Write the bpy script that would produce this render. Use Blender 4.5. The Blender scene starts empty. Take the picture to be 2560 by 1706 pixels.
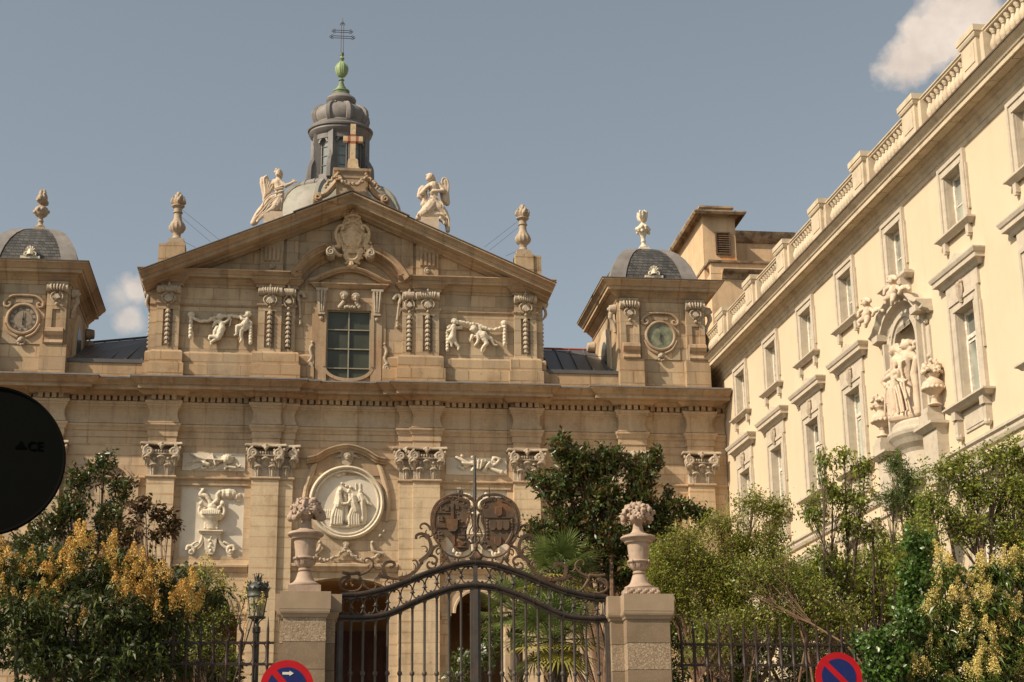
import bpy, bmesh, math, random
import numpy as np
from mathutils import Vector, Matrix
random.seed(7); rng = np.random.default_rng(7)
D = bpy.data; SC = bpy.context.scene; COL = SC.collection
PI = math.pi; rad = math.radians
# ---------------------------------------------------------------- camera
F = 4190.; CX, CY = 1280., 853.
_up = np.array([-161., -13853., F]); _up /= np.linalg.norm(_up)
_ex = np.array([33700., 877., F]); _ex = _ex - _up * _ex.dot(_up); _ex /= np.linalg.norm(_ex)
_ey = np.cross(_up, _ex); _ey = -_ey if _ey[2] < 0 else _ey
RM = np.array([_ex, _ey, _up]); CAM = np.array([0, 0, 1.65])
cd = D.cameras.new('camera'); cam = D.objects.new('camera', cd); COL.objects.link(cam)
cd.sensor_width = 36; cd.lens = 36 * F / 2560; cd.clip_start = .5; cd.clip_end = 5000
_r = RM @ np.array([1., 0, 0]); _u = RM @ np.array([0, -1., 0]); _b = RM @ np.array([0, 0, -1.])
m4 = Matrix.Identity(4)
for i in range(3):
    m4[i][0] = _r[i]; m4[i][1] = _u[i]; m4[i][2] = _b[i]; m4[i][3] = CAM[i]
cam.matrix_world = m4; SC.camera = cam
SC.render.resolution_x, SC.render.resolution_y = 1024, 682
# ---------------------------------------------------------------- light
SUN = Vector((2.45, 1.0, -2.15))          # direction the light travels
el = math.asin(2.15 / SUN.length); az = math.atan2(-2.45, -1.0)
sl = D.lights.new('sun', 'SUN'); sl.energy = 5.0; sl.angle = rad(.5); sl.color = (1, .86, .68)
so = D.objects.new('sun', sl); COL.objects.link(so)
so.rotation_euler = SUN.to_track_quat('-Z', 'Y').to_euler(); so.location = (-40, -20, 40)
SC.view_settings.view_transform = 'Standard'; SC.view_settings.look = 'None'
SC.view_settings.exposure = 0.20; SC.view_settings.gamma = 1
W = D.worlds.new('World'); SC.world = W; W.use_nodes = True
def ND(nt, t, **k):
    n = nt.nodes.new(t)
    for a, b in k.items():
        if a in ('inp',):
            for i, v in b.items(): n.inputs[i].default_value = v
        else: setattr(n, a, b)
    return n
def mathn(nt, op, a, b=None, c=None, clamp=False):
    n = ND(nt, 'ShaderNodeMath', operation=op); n.use_clamp = clamp
    for i, v in enumerate((a, b, c)):
        if v is None: continue
        if isinstance(v, (int, float)): n.inputs[i].default_value = v
        else: nt.links.new(v, n.inputs[i])
    return n.outputs[0]
def mixc(nt, f, a, b, mode='MIX'):
    n = ND(nt, 'ShaderNodeMix', data_type='RGBA', blend_type=mode)
    for i, v in ((0, f), (6, a), (7, b)):
        if isinstance(v, (int, float)): n.inputs[i].default_value = v
        elif isinstance(v, tuple): n.inputs[i].default_value = (*v[:3], 1)
        else: nt.links.new(v, n.inputs[i])
    return n.outputs[2]
def ramp(nt, v, pts, interp='LINEAR'):
    n = ND(nt, 'ShaderNodeValToRGB'); n.color_ramp.interpolation = interp
    e = n.color_ramp.elements
    while len(e) < len(pts): e.new(.5)
    for q, (p, c) in zip(e, pts):
        q.position = p; q.color = (*c, 1) if isinstance(c, tuple) else (c, c, c, 1)
    nt.links.new(v, n.inputs[0]); return n.outputs[0]
def raydir(px, py):
    v = RM @ np.array([px - CX, py - CY, F]); return v / np.linalg.norm(v)
nt = W.node_tree; nt.nodes.clear()
sky = ND(nt, 'ShaderNodeTexSky', sky_type='NISHITA', sun_disc=False)
sky.sun_elevation = el; sky.sun_rotation = az % (2 * PI); sky.air_density = 1.0; sky.dust_density = 2.0; sky.ozone_density = 1.0
hs = ND(nt, 'ShaderNodeHueSaturation'); hs.inputs['Saturation'].default_value = .50; hs.inputs['Value'].default_value = .80
nt.links.new(sky.outputs[0], hs.inputs['Color'])
warm = mixc(nt, 1.0, hs.outputs[0], (.98, 1.02, .97), 'MULTIPLY')
tc = ND(nt, 'ShaderNodeTexCoord')
nz = ND(nt, 'ShaderNodeTexNoise'); nz.inputs['Scale'].default_value = 26; nz.inputs['Detail'].default_value = 9; nz.inputs['Roughness'].default_value = .58
nt.links.new(tc.outputs['Generated'], nz.inputs['Vector'])
nz2 = ND(nt, 'ShaderNodeTexNoise'); nz2.inputs['Scale'].default_value = 60; nz2.inputs['Detail'].default_value = 6
nt.links.new(tc.outputs['Generated'], nz2.inputs['Vector'])
cl = None
for px, py, r, s in ((2340, 95, .022, 1), (2415, 30, .019, 1), (2280, 150, .017, 1), (2460, 20, .010, .8), (335, 725, .011, .8), (325, 790, .009, .65), (300, 745, .010, .5), (370, 715, .010, .7)):
    d = raydir(px, py)
    vs = ND(nt, 'ShaderNodeVectorMath', operation='DISTANCE'); vs.inputs[1].default_value = tuple(d)
    nt.links.new(tc.outputs['Generated'], vs.inputs[0])
    a = mathn(nt, 'DIVIDE', vs.outputs['Value'], r)
    b = mathn(nt, 'SUBTRACT', 1.25, a)
    nn = mathn(nt, 'MULTIPLY', mathn(nt, 'SUBTRACT', nz.outputs[0], .5), 3.0)
    c = mathn(nt, 'MULTIPLY', mathn(nt, 'MULTIPLY_ADD', mathn(nt, 'ADD', b, nn), 1.6, -.2, clamp=True), s)
    cl = c if cl is None else mathn(nt, 'MAXIMUM', cl, c)
ccol = ramp(nt, nz2.outputs[0], [(.3, (4.6, 3.9, 3.35)), (.7, (5.9, 5.1, 4.4))])
fin = mixc(nt, cl, warm, ccol)
bg = ND(nt, 'ShaderNodeBackground'); bg.inputs[1].default_value = .132
nt.links.new(fin, bg.inputs[0]); wo = ND(nt, 'ShaderNodeOutputWorld'); nt.links.new(bg.outputs[0], wo.inputs[0])
# ---------------------------------------------------------------- geometry helpers
UC = 1.385                                # facade axis
def onY(px, py, Y):
    d = RM @ np.array([px - CX, py - CY, F]); t = Y / d[1]; p = CAM + d * t; return Vector(p)
class MB:
    def __init__(s): s.v = []; s.f = []
    def add(s, vs, fs):
        o = len(s.v); s.v += [tuple(v) for v in vs]; s.f += [tuple(i + o for i in q) for q in fs]; return s
    def box(s, x0, x1, y0, y1, z0, z1):
        return s.add([(x0,y0,z0),(x1,y0,z0),(x1,y1,z0),(x0,y1,z0),(x0,y0,z1),(x1,y0,z1),(x1,y1,z1),(x0,y1,z1)],
                     [(0,1,5,4),(1,2,6,5),(2,3,7,6),(3,0,4,7),(4,5,6,7),(3,2,1,0)])
    def prism(s, poly, y0, y1):           # poly in x,z ; extruded along y
        n = len(poly)
        return s.add([(x, y0, z) for x, z in poly] + [(x, y1, z) for x, z in poly],
                     [tuple(range(n)), tuple(range(2*n-1, n-1, -1))] + [(i, i+n, (i+1) % n + n, (i+1) % n) for i in range(n)])
    def prismz(s, poly, z0, z1):
        n = len(poly)
        return s.add([(x, y, z0) for x, y in poly] + [(x, y, z1) for x, y in poly],
                     [tuple(range(n-1, -1, -1)), tuple(range(n, 2*n))] + [(i, (i+1) % n, (i+1) % n + n, i+n) for i in range(n)])
    def mould(s, path, prof, closed=False):
        P = [Vector((a, b)) for a, b in path]; n = len(P); rings = []
        for i in range(n):
            ds = []
            if i > 0 or closed: ds.append((P[i] - P[i-1]).normalized())
            if i < n-1 or closed: ds.append((P[(i+1) % n] - P[i]).normalized())
            ns = [Vector((d.y, -d.x)) for d in ds]
            nm = ns[0] if len(ns) == 1 else (ns[0] + ns[1]) / max(.2, 1 + ns[0].dot(ns[1]))
            rings.append([(P[i].x + nm.x*o, P[i].y + nm.y*o, z) for o, z in prof])
        m = len(prof); fs = []
        for i in range(n if closed else n-1):
            j = (i+1) % n
            for k in range(m-1): fs.append((i*m+k, j*m+k, j*m+k+1, i*m+k+1))
        if not closed: fs += [tuple(range(m)), tuple(range((n-1)*m + m-1, (n-1)*m-1, -1))]
        return s.add([v for r in rings for v in r], fs)
    def sweep(s, path, prof, Y, caps=True):   # path in x,z ; prof (d toward camera, o offset along left normal)
        P = [Vector(p) for p in path]; n = len(P); m = len(prof); vs = []; fs = []
        for i in range(n):
            ds = []
            if i > 0: ds.append((P[i] - P[i-1]).normalized())
            if i < n-1: ds.append((P[i+1] - P[i]).normalized())
            ns = [Vector((-d.y, d.x)) for d in ds]
            nm = ns[0] if len(ns) == 1 else (ns[0] + ns[1]) / max(.3, 1 + ns[0].dot(ns[1]))
            vs += [(P[i].x + nm.x*o, Y - d, P[i].y + nm.y*o) for d, o in prof]
        for i in range(n-1):
            for k in range(m-1): fs.append((i*m+k, (i+1)*m+k, (i+1)*m+k+1, i*m+k+1))
        if caps: fs += [tuple(range(m)), tuple(range(n*m-1, (n-1)*m-1, -1))]
        return s.add(vs, fs)
    def lathe(s, c, prof, n=24, sx=1, sy=1, a0=0, lump=None):
        vs = []; m = len(prof)
        for i in range(n):
            a = a0 + 2*PI*i/n
            for r, z in prof:
                q = r if lump is None else r * lump(a, z)
                vs.append((c[0] + q*math.cos(a)*sx, c[1] + q*math.sin(a)*sy, c[2] + z))
        fs = []
        for i in range(n):
            j = (i+1) % n
            for k in range(m-1): fs.append((i*m+k, j*m+k, j*m+k+1, i*m+k+1))
        fs.append(tuple(i*m for i in range(n-1, -1, -1))); fs.append(tuple(i*m+m-1 for i in range(n)))
        return s.add(vs, fs)
    def tube(s, pts, rs, n=8, flat=None, caps=True):
        P = [Vector(p) for p in pts]; m = len(P)
        if isinstance(rs, (int, float)): rs = [rs]*m
        up = None; vs = []
        for i in range(m):
            t = (P[min(i+1, m-1)] - P[max(i-1, 0)])
            t = t.normalized() if t.length > 1e-9 else Vector((0, 0, 1))
            if up is None: up = t.orthogonal().normalized()
            if flat: up = Vector((0, 1, 0)) if abs(t.y) < .95 else up
            up = (up - t*up.dot(t)); up = up.normalized() if up.length > 1e-6 else t.orthogonal().normalized()
            w = t.cross(up)
            for k in range(n):
                a = 2*PI*k/n
                vs.append(P[i] + (up*math.cos(a)*(flat or 1) + w*math.sin(a))*rs[i])
        fs = [(i*n+k, i*n+(k+1) % n, (i+1)*n+(k+1) % n, (i+1)*n+k) for i in range(m-1) for k in range(n)]
        if caps: fs += [tuple(range(n-1, -1, -1)), tuple(range((m-1)*n, m*n))]
        return s.add(vs, fs)
    def ball(s, c, r, n=8, sc=(1, 1, 1)):
        m = max(4, n*3//4); prof = [(r*math.sin(PI*k/m), -r*math.cos(PI*k/m)) for k in range(m+1)]
        prof[0] = (r*.02, -r); prof[-1] = (r*.02, r)
        vs = []; 
        for i in range(n):
            a = 2*PI*i/n
            for q, z in prof: vs.append((c[0]+q*math.cos(a)*sc[0], c[1]+q*math.sin(a)*sc[1], c[2]+z*sc[2]))
        M = m+1; fs = [(i*M+k, ((i+1) % n)*M+k, ((i+1) % n)*M+k+1, i*M+k+1) for i in range(n) for k in range(m)]
        fs += [tuple(i*M for i in range(n-1, -1, -1)), tuple(i*M+m for i in range(n))]
        return s.add(vs, fs)
    def build(s, name, mat, parent=None, smooth=False, loc=None):
        me = D.meshes.new(name); me.from_pydata(s.v, [], s.f); me.validate()
        if mat: me.materials.append(mat)
        bm = bmesh.new(); bm.from_mesh(me); bmesh.ops.recalc_face_normals(bm, faces=bm.faces)
        bm.to_mesh(me); bm.free()
        if smooth:
            me.polygons.foreach_set('use_smooth', [True]*len(me.polygons))
            if smooth != 'full': me.set_sharp_from_angle(angle=rad(38))
        return link(name, me, parent, loc)
def link(name, me, parent=None, loc=None):
    o = D.objects.new(name, me); COL.objects.link(o)
    if loc is not None: o.location = loc
    if parent: setp(o, parent)
    return o
def wl(o):                                 # accumulated world position of an empty chain
    v = Vector(o.location)
    if o.parent: v = v + o.matrix_parent_inverse.translation + wl(o.parent)
    return v
def setp(o, parent):
    o.parent = parent; o.matrix_parent_inverse = Matrix.Translation(-wl(parent)) if True else Matrix()
def tag(o, label=None, cat=None, group=None, kind=None):
    if label: o['label'] = label
    if cat: o['category'] = cat
    if group: o['group'] = group
    if kind: o['kind'] = kind
    return o
def thing(name, loc, label, cat, group=None):
    o = D.objects.new(name, None); COL.objects.link(o); o.location = loc; o.empty_display_size = .3
    return tag(o, label, cat, group)
def copy_tree(o, loc):
    """copy a thing with parts (two levels) to a new base location"""
    c = o.copy(); COL.objects.link(c); c.location = loc
    for k in list(o.children):
        d = k.copy(); COL.objects.link(d); d.parent = c
        for g in list(k.children):
            e = g.copy(); COL.objects.link(e); e.parent = d
    return c
def sculpt(mb, name, mat, parent=None, vox=.02, smooth=3, loc=None, ratio=None):
    """fuse overlapping solids into one continuous carved surface"""
    me = D.meshes.new(name); me.from_pydata(mb.v, [], mb.f)
    bm = bmesh.new(); bm.from_mesh(me); bmesh.ops.recalc_face_normals(bm, faces=bm.faces); bm.to_mesh(me); bm.free()
    t = D.objects.new('t', me); COL.objects.link(t)
    r = t.modifiers.new('r', 'REMESH'); r.mode = 'VOXEL'; r.voxel_size = vox
    if smooth:
        q = t.modifiers.new('s', 'SMOOTH'); q.factor = .35; q.iterations = smooth
    dg = bpy.context.evaluated_depsgraph_get(); dg.update()
    m2 = D.meshes.new_from_object(t.evaluated_get(dg)); D.objects.remove(t); D.meshes.remove(me)
    m2.name = name; m2.materials.clear(); m2.materials.append(mat)
    m2.polygons.foreach_set('use_smooth', [True]*len(m2.polygons))
    return link(name, m2, parent, loc)
GROW = 1.16; PAD = .006
def chain(mb, pts, n=8):
    pts = [(*p[:3], p[3]*GROW+PAD) for p in pts]
    """fused limb: spheres at the nodes joined by tapering cylinders. pts: (x,y,z,r)"""
    for i, p in enumerate(pts):
        mb.ball(p[:3], p[3], n)
        if i: 
            q = pts[i-1]
            mb.tube([q[:3], p[:3]], [q[3]*.98, p[3]*.98], n)
class Tr:
    """turns tracing coordinates measured on a zoom into world points on the plane Y"""
    def __init__(s, x0, y0, sc, Y): s.x0, s.y0, s.s, s.Y = x0, y0, sc, Y; s.k = (onY(x0+1, y0, Y) - onY(x0, y0, Y)).length / sc
    def p(s, x, y, d=0):
        v = onY(s.x0 + x/s.s, s.y0 + y/s.s, s.Y); v.y -= d*s.k; return v
    def ch(s, mb, pts, n=8):
        chain(mb, [(*s.p(q[0], q[1], q[3] if len(q) > 3 else 0), q[2]*s.k) for q in pts], n)
    def tb(s, mb, pts, rs, d=0, n=8, flat=None):
        mb.tube([s.p(q[0], q[1], q[2] if len(q) > 2 else d) for q in pts], [r*s.k*1.12+PAD*.6 for r in rs] if isinstance(rs, list) else rs*s.k*1.12+PAD*.6, n, flat)
def smoothpath(pts, k=6):
    """Catmull-Rom"""
    P = [Vector(p) for p in pts]; out = []
    for i in range(len(P)-1):
        a = P[max(i-1, 0)]; b = P[i]; c = P[i+1]; d = P[min(i+2, len(P)-1)]
        for j in range(k):
            t = j/k
            out.append(.5*((2*b) + (c-a)*t + (2*a-5*b+4*c-d)*t*t + (3*b-a-3*c+d)*t**3))
    out.append(P[-1]); return out
def arc(cx, cz, r, a0, a1, n=16, rz=None):
    return [(cx + r*math.cos(a0+(a1-a0)*i/n), cz + (rz or r)*math.sin(a0+(a1-a0)*i/n)) for i in range(n+1)]
def spiral(c, r0, r1, turns, a0, y, n=28, sgn=1):
    return [(c[0] + (r0+(r1-r0)*(i/n)**.8)*math.cos(a0+sgn*2*PI*turns*i/n), y, c[1] + (r0+(r1-r0)*(i/n)**.8)*math.sin(a0+sgn*2*PI*turns*i/n)) for i in range(n+1)]
def text_mesh(s, size, depth, mat, name, parent, M):
    cu = D.curves.new('t', 'FONT'); cu.body = s; cu.size = size; cu.extrude = depth; cu.align_x = 'CENTER'; cu.align_y = 'CENTER'
    t = D.objects.new('t', cu); COL.objects.link(t)
    dg = bpy.context.evaluated_depsgraph_get(); dg.update()
    me = D.meshes.new_from_object(t.evaluated_get(dg)); D.objects.remove(t)
    me.transform(M); me.materials.clear(); me.materials.append(mat); me.name = name
    return link(name, me, parent)
# ---------------------------------------------------------------- materials
def mat(name, rough=.8, spec=.3, metal=0):
    m = D.materials.new(name); m.use_nodes = True; t = m.node_tree; b = t.nodes['Principled BSDF']
    b.inputs['Roughness'].default_value = rough; b.inputs['Specular IOR Level'].default_value = spec; b.inputs['Metallic'].default_value = metal
    return m, t, b
def posn(t):
    g = ND(t, 'ShaderNodeNewGeometry'); return g
def noise(t, vec, scale, detail=4, rough=.55, out=0):
    n = ND(t, 'ShaderNodeTexNoise'); n.inputs['Scale'].default_value = scale; n.inputs['Detail'].default_value = detail; n.inputs['Roughness'].default_value = rough
    t.links.new(vec, n.inputs['Vector']); return n.outputs[out]
def bump(t, b, h, strength=.3, dist=.02):
    n = ND(t, 'ShaderNodeBump'); n.inputs['Strength'].default_value = strength; n.inputs['Distance'].default_value = dist
    t.links.new(h, n.inputs['Height']); t.links.new(n.outputs[0], b.inputs['Normal'])
def ashlar(name, c1, c2, stain, bw=.95, rh=.31, off=.5, mortar=.012, mc=None, stamt=.55, z0=0, rough=.85, bs=.35, ky=1.):
    m, t, b = mat(name, rough, .2); g = posn(t); P = g.outputs['Position']
    sep = ND(t, 'ShaderNodeSeparateXYZ'); t.links.new(P, sep.inputs[0])
    cb = ND(t, 'ShaderNodeCombineXYZ')
    wob = mathn(t, 'MULTIPLY', noise(t, P, 1.3, 2), .02)
    t.links.new(mathn(t, 'ADD', mathn(t, 'ADD', sep.outputs[0], mathn(t, 'MULTIPLY', sep.outputs[1], ky)), wob), cb.inputs[0])
    t.links.new(mathn(t, 'ADD', mathn(t, 'SUBTRACT', sep.outputs[2], z0), wob), cb.inputs[1])
    br = ND(t, 'ShaderNodeTexBrick'); br.offset = off
    for k, v in (('Scale', 1.), ('Mortar Size', mortar), ('Mortar Smooth', .3), ('Bias', 0.), ('Brick Width', bw), ('Row Height', rh)): br.inputs[k].default_value = v
    br.inputs['Color1'].default_value = (0, 0, 0, 1); br.inputs['Color2'].default_value = (1, 1, 1, 1); br.inputs['Mortar'].default_value = (.5, .5, .5, 1)
    t.links.new(cb.outputs[0], br.inputs['Vector'])
    base = mixc(t, ramp(t, br.outputs['Color'], [(.1, 0.), (.9, 1.)]), c1, c2)
    n1 = ramp(t, noise(t, P, .55, 5, .6), [(.42, 0.), (.66, 1.)])
    base = mixc(t, mathn(t, 'MULTIPLY', n1, stamt), base, stain)
    # weathering streaks run down the wall
    mp = ND(t, 'ShaderNodeMapping'); mp.inputs['Scale'].default_value = (2.6, 2.6, .28); t.links.new(P, mp.inputs[0])
    st = ramp(t, noise(t, mp.outputs[0], 1.0, 5, .65), [(.48, 1.), (.76, .54)])
    base = mixc(t, .8, base, st, 'MULTIPLY')
    fine = ramp(t, noise(t, P, 22, 4, .7), [(.3, .86), (.7, 1.1)])
    base = mixc(t, .7, base, fine, 'MULTIPLY')
    pits = ramp(t, noise(t, P, 7, 2, .5), [(.70, 1.), (.76, .6)])
    base = mixc(t, .6, base, pits, 'MULTIPLY')
    base = mixc(t, mathn(t, 'MULTIPLY', br.outputs['Fac'], .55), base, mc or tuple(x*.45 for x in c1))
    # brown staining that has crept out of the joints of some blocks
    b2 = ND(t, 'ShaderNodeTexBrick'); b2.offset = off
    for k, v in (('Scale', 1.), ('Mortar Size', .06), ('Mortar Smooth', 1.), ('Bias', 0.), ('Brick Width', bw), ('Row Height', rh)): b2.inputs[k].default_value = v
    t.links.new(cb.outputs[0], b2.inputs['Vector'])
    hal = mathn(t, 'MULTIPLY', b2.outputs['Fac'], ramp(t, noise(t, P, .8, 4, .6), [(.45, 0.), (.62, .75)]))
    base = mixc(t, hal, base, mixc(t, 1.0, base, (.78, .62, .46), 'MULTIPLY'))
    soot = ramp(t, noise(t, P, 1.7, 6, .7), [(.52, 0.), (.72, .7)])
    base = mixc(t, soot, base, mixc(t, 1.0, base, (.62, .58, .54), 'MULTIPLY'))
    base = mixc(t, 1.0, base, (1.02, .965, .895), 'MULTIPLY')
    t.links.new(base, b.inputs['Base Color'])
    h = mathn(t, 'SUBTRACT', mathn(t, 'MULTIPLY', noise(t, P, 30, 5, .7), .35), br.outputs['Fac'])
    bump(t, b, h, bs, .012)
    return m
def plain(name, c, c2=None, sc=3., rough=.8, spec=.3, metal=0, bmp=.2, bsc=30, dirt=None, dsc=4., damt=.6, dthr=(.5, .7), streak=0):
    m, t, b = mat(name, rough, spec, metal); g = posn(t); P = g.outputs['Position']
    base = mixc(t, ramp(t, noise(t, P, sc, 5, .6), [(.35, 0.), (.65, 1.)]), c, c2 or tuple(x*.8 for x in c))
    if dirt: base = mixc(t, mathn(t, 'MULTIPLY', ramp(t, noise(t, P, dsc, 5, .65), [(dthr[0], 0.), (dthr[1], 1.)]), damt), base, dirt)
    if streak:
        mp = ND(t, 'ShaderNodeMapping'); mp.inputs['Scale'].default_value = (3.2, 3.2, .22); t.links.new(P, mp.inputs[0])
        base = mixc(t, 1.0, base, ramp(t, noise(t, mp.outputs[0], 1.0, 5, .65), [(.48, 1.), (.8, 1-streak)]), 'MULTIPLY')
    t.links.new(base, b.inputs['Base Color'])
    if bmp: bump(t, b, noise(t, P, bsc, 5, .6), bmp, .01)
    return m
M = {}
M['ash_lo'] = ashlar('ashlar_lower', (.60, .48, .34), (.46, .375, .275), (.46, .325, .205), stamt=.5, bw=1.25, mortar=.009)
M['pil'] = ashlar('ashlar_pilaster', (.60, .49, .345), (.54, .435, .305), (.50, .37, .235), stamt=.4, bw=40., mortar=.008, z0=.04)
M['ash_up'] = ashlar('ashlar_upper', (.53, .425, .295), (.375, .31, .23), (.38, .255, .155), bw=.8, rh=.4, stamt=.65)
M['ash_rough'] = ashlar('ashlar_rough_base', (.46, .35, .23), (.36, .285, .20), (.38, .25, .145), bw=1.0, rh=.42, stamt=.7, bs=.7)
M['trim'] = ashlar('carved_trim_stone', (.47, .36, .245), (.37, .295, .215), (.34, .215, .13), bw=.95, rh=3.0, stamt=.75, ky=0., mortar=.008)
M['trim_lo'] = ashlar('string_course_stone', (.52, .415, .295), (.45, .36, .265), (.42, .295, .185), bw=1.15, rh=3.0, stamt=.5, ky=0., mortar=.008)
M['carve'] = plain('carved_grey_stone', (.46, .375, .275), (.36, .29, .21), 5, dirt=(.20, .14, .10), dsc=9, damt=.6, bmp=.5, bsc=26)
M['marble'] = plain('pale_marble', (.66, .57, .435), (.58, .50, .375), 3, rough=.6, dirt=(.36, .27, .19), dsc=8, damt=.45, bmp=.35, bsc=24)
M['slab'] = plain('pale_slab', (.66, .585, .47), (.60, .53, .43), 1.5, rough=.7, bmp=.06, dirt=(.45, .36, .26), dsc=2.5, damt=.35)
M['gold'] = plain('ochre_limestone', (.62, .47, .30), (.52, .37, .22), 6, dirt=(.28, .17, .09), dsc=11, damt=.5)
M['statue'] = plain('statue_limestone', (.60, .48, .355), (.52, .405, .29), 5, dirt=(.34, .23, .15), dsc=8, damt=.5, bmp=.35, bsc=22)
M['candle'] = plain('candle_stone', (.44, .34, .24), (.34, .26, .18), 6, dirt=(.20, .14, .10), dsc=9, damt=.6)
M['lead'] = plain('weathered_lead', (.13, .118, .11), (.19, .17, .155), 1.6, rough=.55, spec=.4, dirt=(.10, .085, .075), dsc=3, damt=.5)
M['leadpale'] = plain('pale_lead', (.24, .215, .195), (.18, .162, .148), 2.5, rough=.6, dirt=(.13, .10, .08), dsc=4, damt=.5)
M['domelead'] = plain('dome_lead', (.33, .30, .255), (.25, .245, .195), 1.2, rough=.6, dirt=(.15, .12, .09), dsc=2, damt=.5)
M['zinc'] = plain('dark_zinc_roof', (.085, .08, .078), (.11, .10, .09), 1.2, rough=.5, spec=.4, bmp=.05)
M['copper'] = plain('green_copper', (.13, .20, .105), (.22, .28, .14), 3, rough=.6, dirt=(.10, .07, .045), dsc=5, damt=.7, dthr=(.48, .64))
M['coppere'] = plain('pale_green_copper', (.31, .38, .185), (.24, .32, .155), 3, rough=.55, dirt=(.30, .16, .07), dsc=4, damt=.5, dthr=(.55, .75))
M['iron'] = plain('dark_iron', (.020, .015, .011), (.042, .029, .020), 6, rough=.5, spec=.5, bmp=.15, bsc=60, dirt=(.09, .045, .025), dsc=5, damt=.6)
M['ironbar'] = plain('grey_painted_iron_bars', (.050, .042, .036), (.080, .064, .052), 5, rough=.5, spec=.4, bmp=.1, dirt=(.10, .055, .03), dsc=6, damt=.4)
M['rust'] = plain('rusty_wrought_iron', (.070, .045, .028), (.12, .075, .042), 7, rough=.65, spec=.35, bmp=.4, bsc=45, dirt=(.20, .085, .03), dsc=4, damt=.75, dthr=(.52, .68))
M['fence'] = plain('brown_painted_iron', (.020, .012, .009), (.034, .020, .014), 7, rough=.55, spec=.35, bmp=.2, dirt=(.07, .03, .015), dsc=6, damt=.5)
M['wall'] = plain('cream_render', (.60, .485, .34), (.575, .46, .318), .6, rough=.9, bmp=.12, bsc=8, dirt=(.54, .42, .27), dsc=1.1, damt=.3, streak=.06)
M['wtrim'] = plain('grey_cream_cornice', (.58, .475, .335), (.50, .415, .30), 1.5, rough=.85, dirt=(.26, .19, .13), dsc=2.4, damt=.5, streak=.12)
M['wgrey'] = plain('grey_stone_surround', (.52, .445, .345), (.45, .385, .30), 3, rough=.85, dirt=(.27, .22, .16), dsc=7, damt=.4)
M['wpaint'] = plain('peeling_white_paint', (.74, .68, .58), (.50, .44, .36), 9, rough=.7, dirt=(.38, .28, .19), dsc=14, damt=.6)
M['back'] = plain('ochre_render', (.68, .47, .28), (.60, .41, .245), .7, rough=.9, dirt=(.40, .22, .10), dsc=1.3, damt=.45, streak=.35)
M['ruststain'] = plain('rust_run', (.50, .20, .06), (.60, .34, .16), 3, rough=.9)
M['brown'] = plain('brown_roof_edge', (.10, .07, .05), (.15, .11, .08), 2, rough=.7)
M['pillar'] = plain('brown_granite', (.23, .165, .105), (.18, .13, .082), 2.5, rough=.9, bmp=.35, bsc=50, dirt=(.38, .29, .19), dsc=45, damt=.5, dthr=(.55, .7))
M['granite'] = plain('rough_speckled_granite', (.22, .155, .10), (.30, .22, .145), 18, rough=.95, bmp=1.0, bsc=38, dirt=(.46, .36, .25), dsc=40, damt=.8, dthr=(.50, .60))
M['pilcap'] = plain('pale_granite_cap', (.34, .25, .165), (.28, .205, .135), 3, rough=.9, bmp=.3, bsc=60)
M['urn'] = plain('pinkish_urn_stone', (.42, .31, .23), (.34, .245, .175), 5, rough=.8, dirt=(.20, .13, .10), dsc=9, damt=.4)
M['door'] = plain('dark_red_brown_wood', (.055, .018, .010), (.08, .026, .014), 4, rough=.6)
M['porch'] = plain('orange_brown_plaster', (.30, .17, .08), (.24, .13, .06), 1, rough=.9)
M['black'] = plain('black_sign_back', (.0035, .004, .0032), (.004, .004, .0035), 3, rough=.8, spec=.03, bmp=0)
M['ce'] = plain('faint_stamp', (.0022, .0025, .002), None, 3, rough=.9, spec=.0, bmp=0)
M['red'] = plain('sign_red', (.50, .006, .010), (.40, .006, .010), 6, rough=.4, bmp=.05, bsc=6, dirt=(.30, .02, .02), dsc=14, damt=.4)
M['blue'] = plain('sign_blue', (.010, .018, .12), (.014, .022, .095), 6, rough=.4, bmp=.05, bsc=6, dirt=(.03, .035, .08), dsc=14, damt=.4)
M['white'] = plain('sign_white', (.75, .68, .52), None, 3, rough=.5, bmp=0)
M['galv'] = plain('galvanised_post', (.30, .30, .30), (.24, .24, .24), 8, rough=.5, metal=.5)
M['lampg'] = plain('green_black_cast_iron', (.030, .034, .026), (.05, .05, .038), 8, rough=.5, spec=.5, bmp=.2)
M['paintred'] = plain('faded_red_paint', (.36, .09, .05), (.30, .12, .07), 8, rough=.8)
M['tile'] = plain('red_ridge_tile', (.42, .09, .06), (.35, .10, .07), 6)
M['ground'] = plain('garden_soil', (.10, .075, .05), (.14, .11, .07), .8, rough=.95)
M['road'] = plain('asphalt', (.05, .05, .05), (.06, .058, .055), 2, rough=.9)
M['pave'] = plain('pavement_slabs', (.26, .24, .21), (.22, .20, .18), 2, rough=.9)
M['bark'] = plain('grey_brown_bark', (.13, .095, .065), (.085, .06, .042), 12, rough=.95, bmp=.5)
M['barkr'] = plain('reddish_bark', (.20, .12, .075), (.12, .07, .045), 12, rough=.95, bmp=.5)
M['ceiling'] = plain('porch_vault', (.44, .25, .11), (.36, .20, .09), 1, rough=.9)
def glass(name, c, rough=.12, spec=.6, lo=1., hi=1.5, sc=.9):
    m, t, b = mat(name, rough, spec); g = posn(t)
    base = mixc(t, ramp(t, noise(t, g.outputs['Position'], sc, 3), [(.4, 0.), (.6, 1.)]), tuple(x*lo for x in c), tuple(x*hi for x in c))
    t.links.new(base, b.inputs['Base Color']); bump(t, b, noise(t, g.outputs['Position'], 2.2, 2), .05, .02)
    return m
M['glass'] = glass('dusty_dark_glass', (.045, .047, .032), .25, .35)
M['lglass'] = glass('lantern_glass', (.13, .15, .14), .2)
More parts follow.
